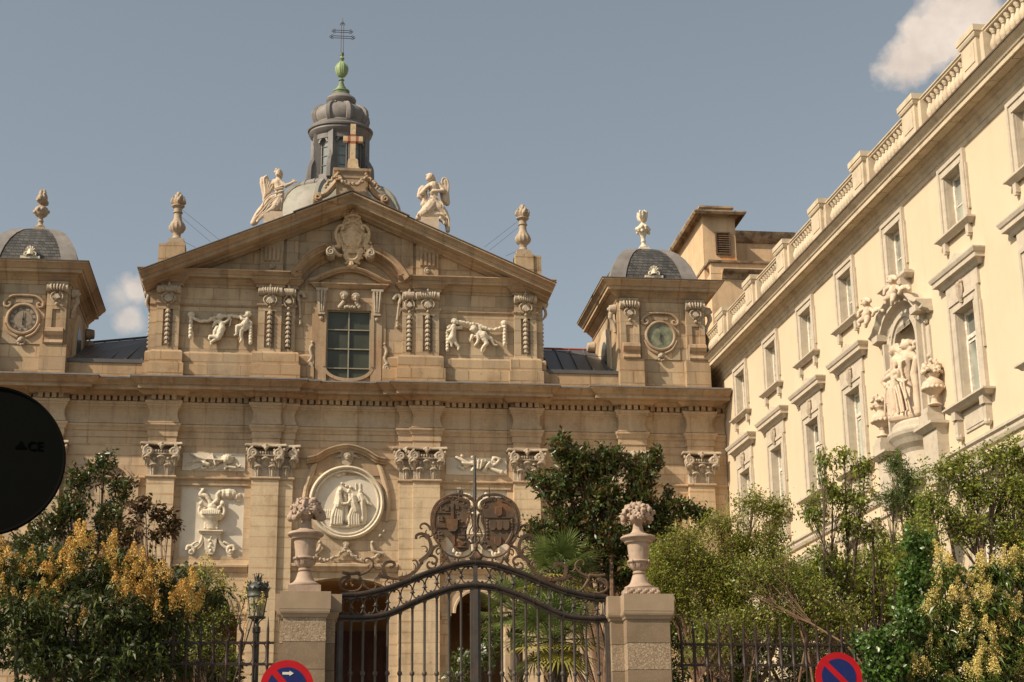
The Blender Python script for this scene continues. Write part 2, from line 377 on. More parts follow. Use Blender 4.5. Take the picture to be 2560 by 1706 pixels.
M['wglass'] = glass('curtained_glass', (.36, .38, .31), .06, .6, .35, 1.25, .45)
M['clockgreen'] = plain('mottled_green_clock_glass', (.10, .11, .07), (.24, .24, .15), 6, rough=.3, spec=.5, bmp=0)
M['clockface'] = plain('brown_clock_face', (.20, .15, .105), (.30, .24, .17), 4, rough=.45, spec=.4, bmp=.05)
M['clockink'] = plain('dark_clock_marks', (.05, .04, .035), None, 5)
M['frost'] = plain('frosted_lamp_glass', (.46, .38, .27), (.36, .29, .21), 3, rough=.35, spec=.5, bmp=0)
# slate with scale courses
def slate():
    m, t, b = mat('scalloped_slate', .5, .4); g = posn(t); P = g.outputs['Position']
    sep = ND(t, 'ShaderNodeSeparateXYZ'); t.links.new(P, sep.inputs[0]); cb = ND(t, 'ShaderNodeCombineXYZ')
    t.links.new(mathn(t, 'ADD', sep.outputs[0], sep.outputs[1]), cb.inputs[0]); t.links.new(sep.outputs[2], cb.inputs[1])
    br = ND(t, 'ShaderNodeTexBrick'); br.offset = .5
    for k, v in (('Scale', 1.), ('Mortar Size', .010), ('Mortar Smooth', .6), ('Bias', 0.), ('Brick Width', .17), ('Row Height', .115)): br.inputs[k].default_value = v
    br.inputs['Color1'].default_value = (.05, .047, .043, 1); br.inputs['Color2'].default_value = (.10, .093, .083, 1); br.inputs['Mortar'].default_value = (.015, .014, .013, 1)
    t.links.new(cb.outputs[0], br.inputs['Vector'])
    fr = mathn(t, 'FRACT', mathn(t, 'DIVIDE', sep.outputs[2], .115))
    t.links.new(mixc(t, .5, br.outputs['Color'], noise(t, P, 3, 3), 'OVERLAY'), b.inputs['Base Color'])
    bump(t, b, mathn(t, 'ADD', mathn(t, 'MULTIPLY', fr, -1.0), mathn(t, 'MULTIPLY', br.outputs['Fac'], -.6)), .8, .03)
    return m
M['slate'] = slate()
def leafmat(name, cols, rough=.4, spec=.5, trans=.35, pos=None):
    m, t, b = mat(name, rough, spec); g = posn(t)
    base = ramp(t, g.outputs['Random Per Island'], [(i/(len(cols)-1) if len(cols) > 1 else 0, c) for i, c in enumerate(cols)])
    base = mixc(t, ramp(t, noise(t, g.outputs['Position'], 1.6, 3), [(.3, 0.), (.7, .6)]), base, mixc(t, 1.0, base, (.62, .72, .6), 'MULTIPLY'))
    t.links.new(base, b.inputs['Base Color'])
    tr = ND(t, 'ShaderNodeBsdfTranslucent'); t.links.new(base, tr.inputs[0])
    mx = ND(t, 'ShaderNodeMixShader'); mx.inputs[0].default_value = trans
    t.links.new(b.outputs[0], mx.inputs[1]); t.links.new(tr.outputs[0], mx.inputs[2])
    o = [n for n in t.nodes if n.type == 'OUTPUT_MATERIAL'][0]; t.links.new(mx.outputs[0], o.inputs[0])
    return m
M['lf_mag'] = leafmat('magnolia_leaves', [(.05, .085, .018), (.08, .12, .025), (.035, .06, .014), (.16, .065, .022), (.07, .10, .022), (.14, .15, .035)], .33, .55, .25)
M['lf_magr'] = leafmat('bronze_magnolia_leaves', [(.045, .055, .016), (.17, .055, .02), (.07, .065, .02), (.13, .045, .02), (.06, .08, .022)], .45, .4, .2)
M['lf_priv'] = leafmat('privet_leaves', [(.028, .042, .009), (.05, .07, .014), (.12, .14, .028), (.032, .048, .010)], .5, .4, .3)
M['lf_privr'] = leafmat('bright_privet_leaves', [(.08, .13, .025), (.13, .19, .035), (.06, .10, .02)], .3, .5, .3)
M['lf_olive'] = leafmat('olive_green_leaves', [(.22, .25, .038), (.31, .32, .05), (.16, .19, .028), (.40, .34, .065)], .45, .3, .4)
M['lf_mid'] = leafmat('mid_green_leaves', [(.13, .185, .028), (.20, .25, .04), (.27, .30, .05), (.36, .31, .06)], .4, .4, .35)
M['lf_ivy'] = leafmat('ivy_leaves', [(.06, .125, .022), (.11, .19, .032), (.045, .09, .018)], .35, .5, .25)
M['lf_palm'] = leafmat('palm_fronds', [(.11, .15, .04), (.19, .22, .065), (.07, .10, .025)], .4, .5, .3)
M['lf_palmy'] = leafmat('yellow_palm_fronds', [(.42, .36, .07), (.30, .30, .06), (.45, .30, .07)], .5, .4, .3)
M['fl_yel'] = leafmat('cream_yellow_blossom', [(.76, .60, .22), (.66, .50, .14), (.84, .70, .34), (.50, .38, .10)], .8, .1, .2)
M['fl_or'] = leafmat('orange_yellow_blossom', [(.62, .32, .06), (.74, .46, .12), (.50, .23, .04), (.82, .62, .28), (.74, .50, .15)], .8, .1, .2)
M['fl_white'] = leafmat('white_blossom', [(.75, .72, .66), (.68, .64, .55)], .7, .2, .2)
#==PART2==
# ================================================================ SETTING
def ground():
    g = MB(); g.add([(-400, -60, 0), (400, -60, 0), (400, 700, 0), (-400, 700, 0)], [(0, 1, 2, 3)])
    tag(g.build('ground', M['ground']), kind='structure')
    r = MB(); r.add([(-300, -30, .004), (300, -30, .004), (300, 16, .004), (-300, 16, .004)], [(0, 1, 2, 3)])
    tag(r.build('road', M['road']), kind='structure')
    p = MB(); p.box(-300, 300, 16, 26.2, -.05, .13); tag(p.build('pavement', M['pave']), kind='structure')
    p = MB(); p.box(1.2, 4.6, 26.9, 46, -.05, .03); tag(p.build('path', M['pave']), kind='structure')
ground()
# ================================================================ CHURCH
def X(u): return UC + u
WY = 50.
church = thing('church', (UC, 52, 0), 'tan stone baroque church front with gabled upper storey, twin clock turrets and a lead lantern', 'church')
def gridwall(mb, us, zs, hole, y0, y1):
    """wall front at y0 with rectangular openings; reveals run back to y1"""
    nu, nz_ = len(us)-1, len(zs)-1
    H = lambda i, j: i < 0 or j < 0 or i >= nu or j >= nz_ or hole((us[i]+us[i+1])/2, (zs[j]+zs[j+1])/2)
    for i in range(nu):
        for j in range(nz_):
            if H(i, j): continue
            a, b, c, d = X(us[i]), X(us[i+1]), zs[j], zs[j+1]
            mb.add([(a, y0, c), (b, y0, c), (b, y0, d), (a, y0, d)], [(0, 1, 2, 3)])
            if H(i-1, j): mb.add([(a, y0, c), (a, y0, d), (a, y1, d), (a, y1, c)], [(0, 1, 2, 3)])
            if H(i+1, j): mb.add([(b, y0, c), (b, y1, c), (b, y1, d), (b, y0, d)], [(0, 1, 2, 3)])
            if H(i, j-1): mb.add([(a, y0, c), (a, y1, c), (b, y1, c), (b, y0, c)], [(0, 1, 2, 3)])
            if H(i, j+1): mb.add([(a, y0, d), (b, y0, d), (b, y1, d), (a, y1, d)], [(0, 1, 2, 3)])
def spandrel(mb, uc, hw, zs, ztop, rise, y0, y1, n=14):
    pts = arc(X(uc), zs, hw, 0, PI, n, rise)
    for a, b in zip(pts[:-1], pts[1:]):
        mb.prism([(a[0], a[1]), (a[0], ztop), (b[0], ztop), (b[0], b[1])], y0, y1)
w = MB()
def lohole(u, z):
    a = abs(u)
    if a < 1.35 and z < 9.42: return True
    if 3.03 < a < 4.9 and 10.01 < z < 12.13: return True
    if 3.1 < a < 4.8 and z < 9.25: return True
    if 9.62 < u < 10.12 and 10.3 < z < 11.45: return True
    return False
gridwall(w, [-15, -4.9, -4.8, -3.1, -3.03, -1.35, 1.35, 3.03, 3.1, 4.8, 4.9, 9.62, 10.12, 11.84], [0, 9.25, 9.42, 10.01, 10.3, 11.45, 12.13, 15.2], lohole, WY, WY+.5)
spandrel(w, 0, 1.35, 8.95, 9.42, .45, WY, WY+.5)
for s in (-1, 1): spandrel(w, s*3.95, .85, 8.38, 9.25, .85, WY, WY+.5)
w.box(X(-15), X(11.84), WY+.5, WY+1, 9.45, 15.2)
w.build('lower_wall', M['ash_lo'], church)
# porch interior behind the arches
p = MB(); p.box(X(-6), X(6.4), 54.2, 54.5, 0, 9.6); p.box(X(-6), X(-5.8), 50.5, 54.2, 0, 9.6); p.box(X(6.2), X(6.4), 50.5, 54.2, 0, 9.6)
for u0, u1 in ((-3.1, -1.35), (1.35, 3.1)): p.box(X(u0), X(u1), 50.5, 50.9, 0, 9.44)
p.build('porch_wall', M['porch'], church)
p = MB()
for uc, hw, zs, rise in ((0, 1.55, 8.9, .5), (-3.95, 1.3, 8.4, .85), (3.95, 1.3, 8.4, .85)):
    pts = arc(X(uc), zs, hw, 0, PI, 14, rise)
    for a, b in zip(pts[:-1], pts[1:]): p.prism([(a[0], a[1]), (a[0], 9.62), (b[0], 9.62), (b[0], b[1])], 50.92, 54.2)
p.build('porch_vault', M['ceiling'], church)
for u in (-1.1, 1.15): 
    d = MB(); d.box(X(u-1.05), X(u+1.05), 53.9, 54.1, 0, 8.3)
    for i in range(3):
        for k in range(5): d.box(X(u-.9+i*.62), X(u-.38+i*.62), 53.85, 53.9, .4+k*1.55, 1.7+k*1.55)
    d.build('wooden_door', M['door'], church)
b = MB()
for s in (-1, 1):     # imposts of the side arches and string under the vase panels
    for e in (-1, 1):
        c = s*3.95 + e*.92
        b.box(X(c-.16), X(c+.16), WY-.06, WY, 8.28, 8.36); b.box(X(c-.13), X(c+.13), WY-.035, WY, 8.18, 8.28)
    # archivolt
    b.sweep(arc(X(s*3.95), 8.38, .85, 0, PI, 20), [(0, .0), (.05, .0), (.05, .14), (.08, .16), (.08, .22), (0, .22)], WY)
    b.mould([(X(s*3.96-1.1), WY), (X(s*3.96+1.1), WY)], [(0, 9.52), (.05, 9.54), (.09, 9.62), (.14, 9.68), (.14, 9.74), (0, 9.78)])
b.mould([(X(-1.58), WY), (X(1.58), WY)], [(0, 9.56), (.05, 9.58), (.10, 9.66), (.16, 9.72), (.16, 9.79), (0, 9.84)])
b.build('string_course', M['trim_lo'], church)
win = MB(); win.box(X(9.62), X(10.12), WY+.3, WY+.33, 10.3, 11.45); wo_ = win.build('small_window', M['glass'], church)
gr = MB()
for i in range(6): gr.tube([(X(9.66+i*.085), WY+.1, 10.3), (X(9.66+i*.085), WY+.1, 11.45)], .012, 5)
gr.build('grille', M['fence'], wo_)
fr = MB(); fr.box(X(9.5), X(9.62), WY-.04, WY, 10.2, 11.57); fr.box(X(10.12), X(10.24), WY-.04, WY, 10.2, 11.57); fr.box(X(9.62), X(10.12), WY-.041, WY, 11.45, 11.57)
fr.build('window_frame', M['trim_lo'], wo_)
# ---- pilasters and capitals
def capital_mesh(hw, name):
    mb = MB(); z0 = 0.     # z0 = astragal, abacus top at 1.0
    # bell
    mb.prism([(-hw, 0), (hw, 0), (hw, .55), (hw+.06, .8), (-hw-.06, .8), (-hw, .55)], 0, .26)
    ab = [(-hw-.22, -.22), (-hw*.5, -.12), (0, -.10), (hw*.5, -.12), (hw+.22, -.22), (hw+.22, .26), (-hw-.22, .26)]
    mb.prismz(ab, .9, .945); mb.prismz([(x*.97, y*.9 if y < 0 else y) for x, y in ab], .945, .985)
    mb.box(-hw+.02, hw-.02, -.08, .02, .62, .67)
    for k in range(7): mb.ball((-hw+.17+k*(2*hw-.34)/6, -.07, .72), .042, 6, (.8, 1, 1.2))
    for s in (-1, 1):       # volutes
        c = (s*(hw-.03), .71)
        mb.tube(spiral(c, .155, .035, 1.9, PI/2, -.16, 26, -s), [.045-.022*i/26 for i in range(27)], 6)
        mb.ball((c[0], -.17, c[1]), .035, 6)
        mb.lathe((c[0], 0, c[1]), [(.12, 0), (.12, .01)], 10)
        v = [(c[0]+.14*math.cos(a*PI/6), c[1]+.14*math.sin(a*PI/6)) for a in range(12)]
        mb.prism(v, -.13, .2)
        mb.tube(smoothpath([(s*(hw+.1), -.12, .42), (s*(hw+.13), -.16, .55), (s*(hw+.06), -.18, .62)], 4), [.03]*9, 6)
        mb.ball((s*(hw+.15), -.15, .8), .045, 6, (1, 1, 1.5)); mb.ball((s*(hw+.13), -.15, .66), .035, 6, (1, 1, 1.4))
    # mask
    mb.ball((0, -.13, .86), .06, 8, (1.1, .8, 1.2)); mb.ball((-.07, -.12, .9), .04, 6); mb.ball((.07, -.12, .9), .04, 6); mb.ball((0, -.12, .95), .05, 6)
    mb.ball((0, -.12, .78), .03, 6)
    def leaf(x, zt, zb, wd, out, side=0):
        mb.tube([(x-wd, -.06-out, zt-.015), (x-wd*.5, -.08-out, zt+.015), (x, -.09-out, zt+.025), (x+wd*.5, -.08-out, zt+.015), (x+wd, -.06-out, zt-.015)], [.025, .038, .042, .038, .025], 7)
        for q in (-.62, -.2, .22, .62):
            mb.tube([(x+q*wd*.8, -.01, zb), (x+q*wd*1.0, -.03-out*.3, (zb+zt)/2), (x+q*wd*1.35, -.05-out, zt)], [.016, .021, .016], 5)
        mb.tube([(x, -.02, zb), (x, -.04-out*.3, (zb+zt)/2), (x, -.07-out, zt)], [.02, .028, .02], 6)
    n = 2 if hw > .3 else 1
    for i in range(n):
        x = 0 if n == 1 else (-hw*.52 if i == 0 else hw*.52)
        leaf(x, .29, 0, .115, .03)
    leaf(0, .53, .3, .11, .07) if n == 2 else None
    for s in (-1, 1):
        leaf(s*(hw-.02+.02), .52, .28, .10, .09)
        mb.tube([(s*hw*.5, -.03, .3), (s*hw*.5, -.05, .45)], [.018, .018], 5); mb.ball((s*hw*.5, -.07, .49), .05, 7)
    return mb
cap_me = {}
def pilaster(u0, u1, proj, z0=0., z1=12.33, half=None):
    sh = MB(); sh.box(X(u0), X(u1), WY-proj, WY+.02, z0, z1)
    o = sh.build('pilaster', M['pil'], church)
    a = MB(); a.mould([(X(u0), WY), (X(u0), WY-proj), (X(u1), WY-proj), (X(u1), WY)], [(0, 12.29), (.03, 12.30), (.055, 12.33), (.055, 12.36), (.03, 12.38), (0, 12.38)])
    a.build('astragal', M['trim_lo'], o)
    hw = (u1-u0)/2; key = round(hw, 2)
    if key not in cap_me:
        c = sculpt(capital_mesh(hw, 'c'), 'capital', M['carve'], o, .013, 1, loc=(X((u0+u1)/2), WY-proj, 12.38)); cap_me[key] = c.data
    else: link('capital', cap_me[key], o, loc=(X((u0+u1)/2), WY-proj, 12.38))
    return o
PIL = [(5.10, 5.91), (2.02, 2.83), (8.42, 9.22), (10.57, 11.37)]
for a, b in PIL:
    pilaster(a, b, .21); pilaster(-b, -a, .21)
for s in (-1, 1):
    a, b = sorted((s*1.60, s*2.02)); pilaster(a, b, .12)
# wall string at the level of the neck
st = MB()
edges = sorted([(a, b) for a, b in PIL] + [(1.60, 2.02)] + [(-b, -a) for a, b in PIL] + [(-2.02, -1.60)])
gaps = []; cur = -15.
for a, b in edges:
    if a-cur > .05: gaps.append((cur, a))
    cur = b
gaps.append((cur, 11.84))
for a, b in gaps:
    if abs(a+b) < 3 and b-a < 3.3: continue
    st = MB(); st.mould([(X(a+.03 if a > -15 else a), WY), (X(b-.03), WY)], [(0, 12.28), (.03, 12.30), (.08, 12.33), (.08, 12.37), (0, 12.40)]); st.build('neck_string', M['trim_lo'], church)
# ---- entablature
pj = []
for a, b in edges:
    p_ = .12 if abs(abs(a+b)/2-1.81) < .1 else .21
    pj.append((a, b, p_))
def ress_path(segs, u0, u1, base=WY):
    iv = []; cur = u0
    for a, b, q in segs:
        if a-cur > .01: iv.append((cur, a, 0))
        iv.append((a, b, q)); cur = b
    if u1-cur > .01: iv.append((cur, u1, 0))
    pts = []
    for a, b, q in iv:
        for p_ in ((X(a), base-q), (X(b), base-q)):
            if not pts or abs(pts[-1][0]-p_[0])+abs(pts[-1][1]-p_[1]) > 1e-6: pts.append(p_)
    return pts
path = ress_path(pj, -15, 11.84)
e = MB(); e.mould(path, [(0, 13.36), (.01, 13.365), (.01, 13.56), (.04, 13.57), (.04, 13.75), (.07, 13.77), (.09, 13.84), (.13, 13.90), (.13, 13.96), (0, 13.985)])
e.build('architrave', M['trim_lo'], church)
e = MB(); e.mould(path, [(0, 13.975), (.07, 13.99), (.055, 14.06), (.02, 14.14), (.005, 14.22), (.005, 14.34), (.03, 14.42), (.07, 14.48), (.10, 14.50), (.10, 14.55), (.13, 14.57), (.15, 14.62), (.15, 14.65), (0, 14.66)])
e.build('frieze', M['trim_lo'], church)
e = MB(); e.mould(path, [(0, 14.645), (.06, 14.65), (.06, 14.80), (.20, 14.805), (.24, 14.82), (.30, 14.86), (.36, 14.90), (.36, 14.94), (0, 14.95)])
e.build('bed_mould', M['trim'], church)
dn = MB()
for (x0, y0), (x1, y1) in zip(path[:-1], path[1:]):
    if abs(y0-y1) > .001 or x1-x0 < .2: continue
    n = max(1, int((x1-x0+.14)/.2)); s0 = (x0+x1)/2 - n*.1
    for k in range(n): dn.box(s0+k*.2+.034, s0+k*.2+.166, y0-.205, y0-.065, 14.662, 14.803)
dn.build('dentil_band', M['trim'], church)
ch_ = [(-15, .22), (-8.2, .22), (-8.2, 0), (-5.65, 0), (-5.65, .22), (-2.05, .22), (-2.05, .1), (-1.65, .1), (-1.65, 0)]
cpath = [(X(a), WY-q) for a, q in ch_] + [(X(-a), WY-q) for a, q in reversed(ch_)]
cpath[-1] = (X(11.84), WY-.22)
e = MB(); e.mould(cpath, [(-.2, 14.90), (.30, 14.905), (.52, 14.93), (.52, 14.94), (.55, 14.90), (.60, 14.90), (.60, 15.02), (.63, 15.03), (.66, 15.07), (.74, 15.13), (.80, 15.17), (.80, 15.20), (-.2, 15.24)])
e.build('cornice', M['trim'], church)
e = MB(); e.mould(cpath, [(.0, 15.245), (.80, 15.205), (.825, 15.20), (.825, 15.245), (0, 15.34)])
fl = e.build('cornice_flashing', M['leadpale'], church)
# ---- reliefs of the lower storey
def relief(name, mat_, fn, vox=.014, parent=church, smooth=2):
    mb = MB(); fn(mb); return sculpt(mb, name, mat_, parent, vox, smooth)
for s in (-1, 1):
    q = MB(); q.box(X(s*3.965-.94), X(s*3.965+.94), WY+.06, WY+.16, 9.95, 12.2); q.build('panel_slab', M['slab'], church)
    q = MB(); q.box(X(s*3.965-.93), X(s*3.965+.93), WY-.03, WY+.02, 12.58, 13.12); q.build('panel_slab', M['slab'], church)
    q = MB(); a, b2 = X(s*3.965-.935), X(s*3.965+.935)      # frame ledge
    q.box(a-.12, b2+.12, WY-.035, WY, 12.13, 12.19); q.build('panel_frame', M['trim_lo'], church)
def mx(T_, flip):
    """trace mapper, optionally mirrored about the facade axis"""
    class Q(Tr):
        def p(s, x, y, d=0):
            v = Tr.p(s, x, y, d)
            if flip: v.x = 2*UC - v.x
            return v
    return Q(*T_)
def vase(mb, flip):
    T_ = mx((360, 1150, 6.533, 50.06), flip)
    T_.ch(mb, [(1085, 700, 20, 40), (1120, 730, 30, 40), (1110, 760, 55, 30)])
    T_.tb(mb, [(1115, 735), (1115, 775), (1115, 800), (1115, 830), (1110, 860), (1100, 900), (1098, 960), (1095, 1010), (1095, 1060), (1095, 1140)], [35, 70, 60, 95, 150, 175, 150, 100, 70, 60], 60, 14, .45)
    for k in range(9): T_.ch(mb, [(960+k*35, 850+abs(k-4)*3, 16, 130), (965+k*33, 905, 14, 140)])
    for s in (-1, 1):
        T_.tb(mb, smoothpath([(1110+s*95, 800, 60), (1110+s*160, 770, 60), (1110+s*200, 800, 60), (1110+s*205, 870, 60), (1110+s*175, 930, 60), (1110+s*120, 985, 60)]), [22]*31)
        T_.ch(mb, [(1110+s*175, 730, 36, 70), (1110+s*165, 700, 20, 70)]); T_.ch(mb, [(1110+s*115, 800, 26, 60)])
        T_.tb(mb, smoothpath([(1095+s*60, 1000, 50), (1095+s*90, 1050, 50), (1095+s*85, 1110, 50), (1095+s*110, 1135, 50)]), [20]*19)
        T_.tb(mb, smoothpath([(1090+s*130, 1190, 40), (1090+s*140, 1290, 40), (1090+s*180, 1380, 40), (1090+s*250, 1440, 40), (1090+s*310, 1440, 40)]), [24]*25)
        T_.tb(mb, [T for T in smoothpath([(1090+s*390, 1490, 50), (1090+s*370, 1420, 50), (1090+s*300, 1430, 50), (1090+s*270, 1490, 50), (1090+s*310, 1545, 50), (1090+s*355, 1510, 50), (1090+s*330, 1480, 50)])], [26-14*i/36 for i in range(37)])
        T_.ch(mb, [(1090+s*325, 1495, 22, 60)])
        T_.ch(mb, [(1090+s*330, 1420, 20, 40), (1090+s*260, 1370, 16, 60), (1090+s*220, 1350, 12, 60)])
    a = T_.p(895, 1165); b_ = T_.p(1300, 1165); z = a.z; xa, xb = sorted((a.x, b_.x))
    mb.box(xa, xb, 49.82, 50.10, z-.05, z); mb.box(xa+.07, xb-.07, 49.88, 50.10, z-.12, z-.04)
    c = T_.p(1095, 1200).x; w1 = (xb-xa)*.28; zb = T_.p(1080, 1560).z
    mb.prism([(c-w1, z-.1), (c+w1, z-.1), (c+w1*.75, zb+.12), (c+w1*.4, zb), (c-w1*.4, zb), (c-w1*.75, zb+.12)], 49.92, 50.10)
    for q in range(5): mb.ball((c+.02*(-1)**q, 49.92, z-.2-q*.1), .045, 6)
    T_.tb(mb, smoothpath([(1085, 715, 45), (1050, 640, 40), (1000, 590, 35), (920, 580, 30), (950, 520, 30), (970, 480, 25), (860, 475, 10)]), [30, 30, 28, 28, 28, 30, 32, 32, 32, 32, 34, 34, 34, 34, 32, 30, 30, 30, 30, 28, 28, 28, 28, 26, 26, 24, 22, 20, 18, 16, 14, 12, 10, 10, 10, 10, 8])
    T_.tb(mb, smoothpath([(1140, 715, 45), (1200, 660, 40), (1205, 580, 40), (1260, 520, 40)]), [30]*19)
    for x, y, r in ((1300, 560, 75), (1390, 560, 85), (1460, 570, 70), (1520, 610, 60), (1540, 660, 40), (1460, 520, 45), (1350, 520, 50), (1560, 580, 35)): T_.ch(mb, [(x, y, r*.95, -10)])
for fl_ in (False, True): relief('vase_relief', M['marble'], lambda mb: vase(mb, fl_))
def trophy(mb):
    T_ = mx((350, 1090, 5.739, 49.97), False)
    for pts in ([(730, 260, 14, 20), (830, 310, 22, 25), (940, 345, 16, 30)], [(780, 290, 10, 10), (900, 325, 18, 20)], [(660, 440, 8, 5), (720, 370, 10, 10), (860, 340, 16, 15)], [(700, 430, 7, 4), (780, 375, 9, 8), (900, 350, 14, 12)]): T_.ch(mb, pts)
    a = [T_.p(x, y) for x, y in ((950, 345), (1045, 275), (1185, 365), (1085, 430))]
    mb.prism([(v.x, v.z) for v in a], 49.86, 49.97); T_.ch(mb, [(1040, 275, 10, 75), (1085, 430, 10, 75)]); T_.ch(mb, [(955, 345, 10, 75), (1180, 365, 10, 75)])
    T_.ch(mb, [(1250, 340, 62, 10)], 10)
    for k in range(14):
        q = 2*PI*k/14; T_.ch(mb, [(1255+60*math.cos(q), 340+50*math.sin(q), 16, 30), (1258+95*math.cos(q), 340+75*math.sin(q), 6, 20)])
    T_.ch(mb, [(920, 400, 30, 25), (980, 420, 28, 25)]); T_.ch(mb, [(885, 370, 12, 20), (925, 385, 12, 25)])
    T_.ch(mb, [(1215, 400, 18, 25), (1225, 480, 14, 25)]); T_.ch(mb, [(1240, 445, 16, 30), (1370, 465, 13, 35)]); T_.tb(mb, smoothpath([(1385, 405, 20), (1420, 445, 25), (1450, 420, 25)]), [12]*13)
    for k in range(5): T_.tb(mb, smoothpath([(1100+k*25, 490, 8), (1130+k*22, 430, 12), (1200+k*10, 410, 12)]), [7]*13)
    for x, y in ((770, 470), (840, 450), (900, 470), (1290, 490), (1000, 460)): T_.ch(mb, [(x, y, 20, 5), (x+50, y-8, 12, 5)])
relief('trophy_relief', M['marble'], trophy, .012)
def trophy2(mb):
    T_ = mx((960, 920, 4.356, 49.97), False)
    T_.ch(mb, [(790, 980, 14, 10), (860, 1015, 16, 20), (920, 1045, 12, 25)]); T_.ch(mb, [(860, 1045, 18, 20), (950, 1050, 16, 25)])
    a = [T_.p(x, y) for x, y in ((950, 1020), (1115, 1010), (1085, 1075), (1030, 1115), (975, 1085))]
    mb.prism([(v.x, v.z) for v in a], 49.84, 49.97)
    for k in range(3): T_.ch(mb, [(985+k*40, 1015, 8, 50), (985+k*30, 1105, 6, 50)])
    T_.tb(mb, smoothpath([(1130, 1080, 15), (1200, 1060, 20), (1250, 1010, 20), (1215, 985, 20), (1180, 1010, 20), (1210, 1035, 20)]), [14]*31)
    T_.ch(mb, [(1160, 1100, 14, 15), (1260, 1140, 20, 25), (1275, 1145, 24, 25)]); T_.ch(mb, [(1080, 1130, 16, 20), (1120, 1070, 14, 30), (1150, 1040, 12, 30)]); T_.ch(mb, [(960, 1120, 16, 20), (990, 1090, 18, 30)])
    for x, y in ((820, 1080), (850, 1100), (880, 1075), (905, 1060), (1100, 1130), (1190, 980), (1260, 1000), (850, 960), (960, 975)): T_.ch(mb, [(x, y, 16, 10), (x+18, y+10, 9, 8)])
relief('trophy_relief', M['marble'], trophy2, .012)
# ---- medallion
mc = (X(.02), 11.66)
q = MB(); q.add([(mc[0]+1.0*math.cos(a*PI/24), WY+.04, mc[1]+1.0*math.sin(a*PI/24)) for a in range(48)], [tuple(range(48))]); 
md = MB(); v = [(mc[0]+.95*math.cos(a*PI/24), mc[1]+.95*math.sin(a*PI/24)) for a in range(48)]; md.prism(v, WY-.03, WY+.02)
medal = md.build('medallion', M['slab'], church)
def ring(mb, c, prof, Y, n=64):      # prof (r, d)
    vs = []; m = len(prof)
    for i in range(n):
        a = 2*PI*i/n
        vs += [(c[0]+r*math.cos(a), Y-d, c[1]+r*math.sin(a)) for r, d in prof]
    mb.add(vs, [(i*m+k, ((i+1) % n)*m+k, ((i+1) % n)*m+k+1, i*m+k+1) for i in range(n) for k in range(m-1)])
r = MB(); ring(r, mc, [(.93, .02), (.93, .10), (.95, .13), (.98, .13), (.99, .09), (1.02, .09), (1.03, .15), (1.07, .19), (1.11, .17), (1.13, .12), (1.13, 0)], WY)
r.build('medallion_rim', M['marble'], medal, smooth=True)
for s in (-1, 1):
    r = MB(); r.tube([(mc[0]+s*q_[0], WY-.03, mc[1]+q_[1]) for q_ in ((1.2, -.55), (1.27, -.1), (1.22, .4), (1.1, .8), (1.0, 1.1), (.92, 1.2))], [.05, .07, .08, .09, .08, .05], 8)
    r.build('medallion_surround', M['trim_lo'], medal, smooth=True)
def group3(mb):
    T_ = mx((760, 1130, 6.533, 49.97), False)
    # left woman
    T_.ch(mb, [(600, 630, 34, 55)]); T_.ch(mb, [(590, 610, 30, 40), (560, 680, 34, 40)])
    T_.ch(mb, [(565, 710, 44, 50), (575, 800, 50, 60), (560, 880, 60, 55)]); T_.ch(mb, [(545, 720, 26, 40), (510, 850, 26, 50), (560, 890, 24, 80)])
    T_.ch(mb, [(580, 790, 22, 90), (620, 860, 18, 90), (700, 865, 14, 90)])
    for x0, x1 in ((520, 450), (545, 500), (575, 545), (600, 580), (620, 610)): T_.ch(mb, [(x0, 900, 26, 55), (x1+12, 1060, 26, 55), (x1, 1180, 22, 50)])
    T_.ch(mb, [(660, 700, 24, 20), (680, 880, 40, 20), (690, 1120, 40, 15)])
    # centre figure
    T_.ch(mb, [(735, 650, 30, 60), (725, 670, 16, 75)]); T_.ch(mb, [(750, 700, 26, 50), (790, 760, 62, 50), (810, 850, 62, 55), (850, 960, 58, 50)])
    for k in range(5): T_.ch(mb, [(740+k*8, 720+k*30, 14, 100), (860, 780+k*45, 14, 80)])
    T_.ch(mb, [(760, 800, 22, 95), (715, 860, 16, 95), (650, 870, 14, 95)])
    for x0, x1 in ((790, 740), (810, 780), (830, 820), (860, 860), (880, 890)): T_.ch(mb, [(x0, 940, 30, 60), (x1, 1080, 24, 55), (x1+4, 1190, 20, 50)])
    T_.ch(mb, [(880, 950, 24, 50), (920, 1030, 14, 60)])
    # right figure
    T_.ch(mb, [(915, 655, 28, 35), (905, 680, 16, 45)]); T_.ch(mb, [(920, 720, 40, 35), (950, 800, 50, 35), (950, 950, 60, 20), (960, 1100, 60, 8)])
    T_.ch(mb, [(890, 740, 20, 55), (900, 810, 18, 70)]); T_.ch(mb, [(980, 750, 20, 40), (1050, 850, 20, 50), (1100, 875, 14, 50)])
    for x in range(320, 480, 35): T_.ch(mb, [(x, 960, 12, 2), (x-10, 1080, 12, 2)])
    T_.ch(mb, [(440, 1210, 16, 10), (700, 1230, 20, 25), (1000, 1170, 16, 12)])
    for x, y in ((530, 365), (590, 370), (640, 360), (560, 400), (500, 385), (760, 580), (620, 520), (690, 560)): T_.ch(mb, [(x, y, 18, 10), (x+24, y+4, 12, 8)])
    for x in (850, 920): T_.ch(mb, [(x, 520, 8, 4), (x, 620, 8, 4)])
relief('medallion_figures', M['marble'], group3, .010, medal, 1)
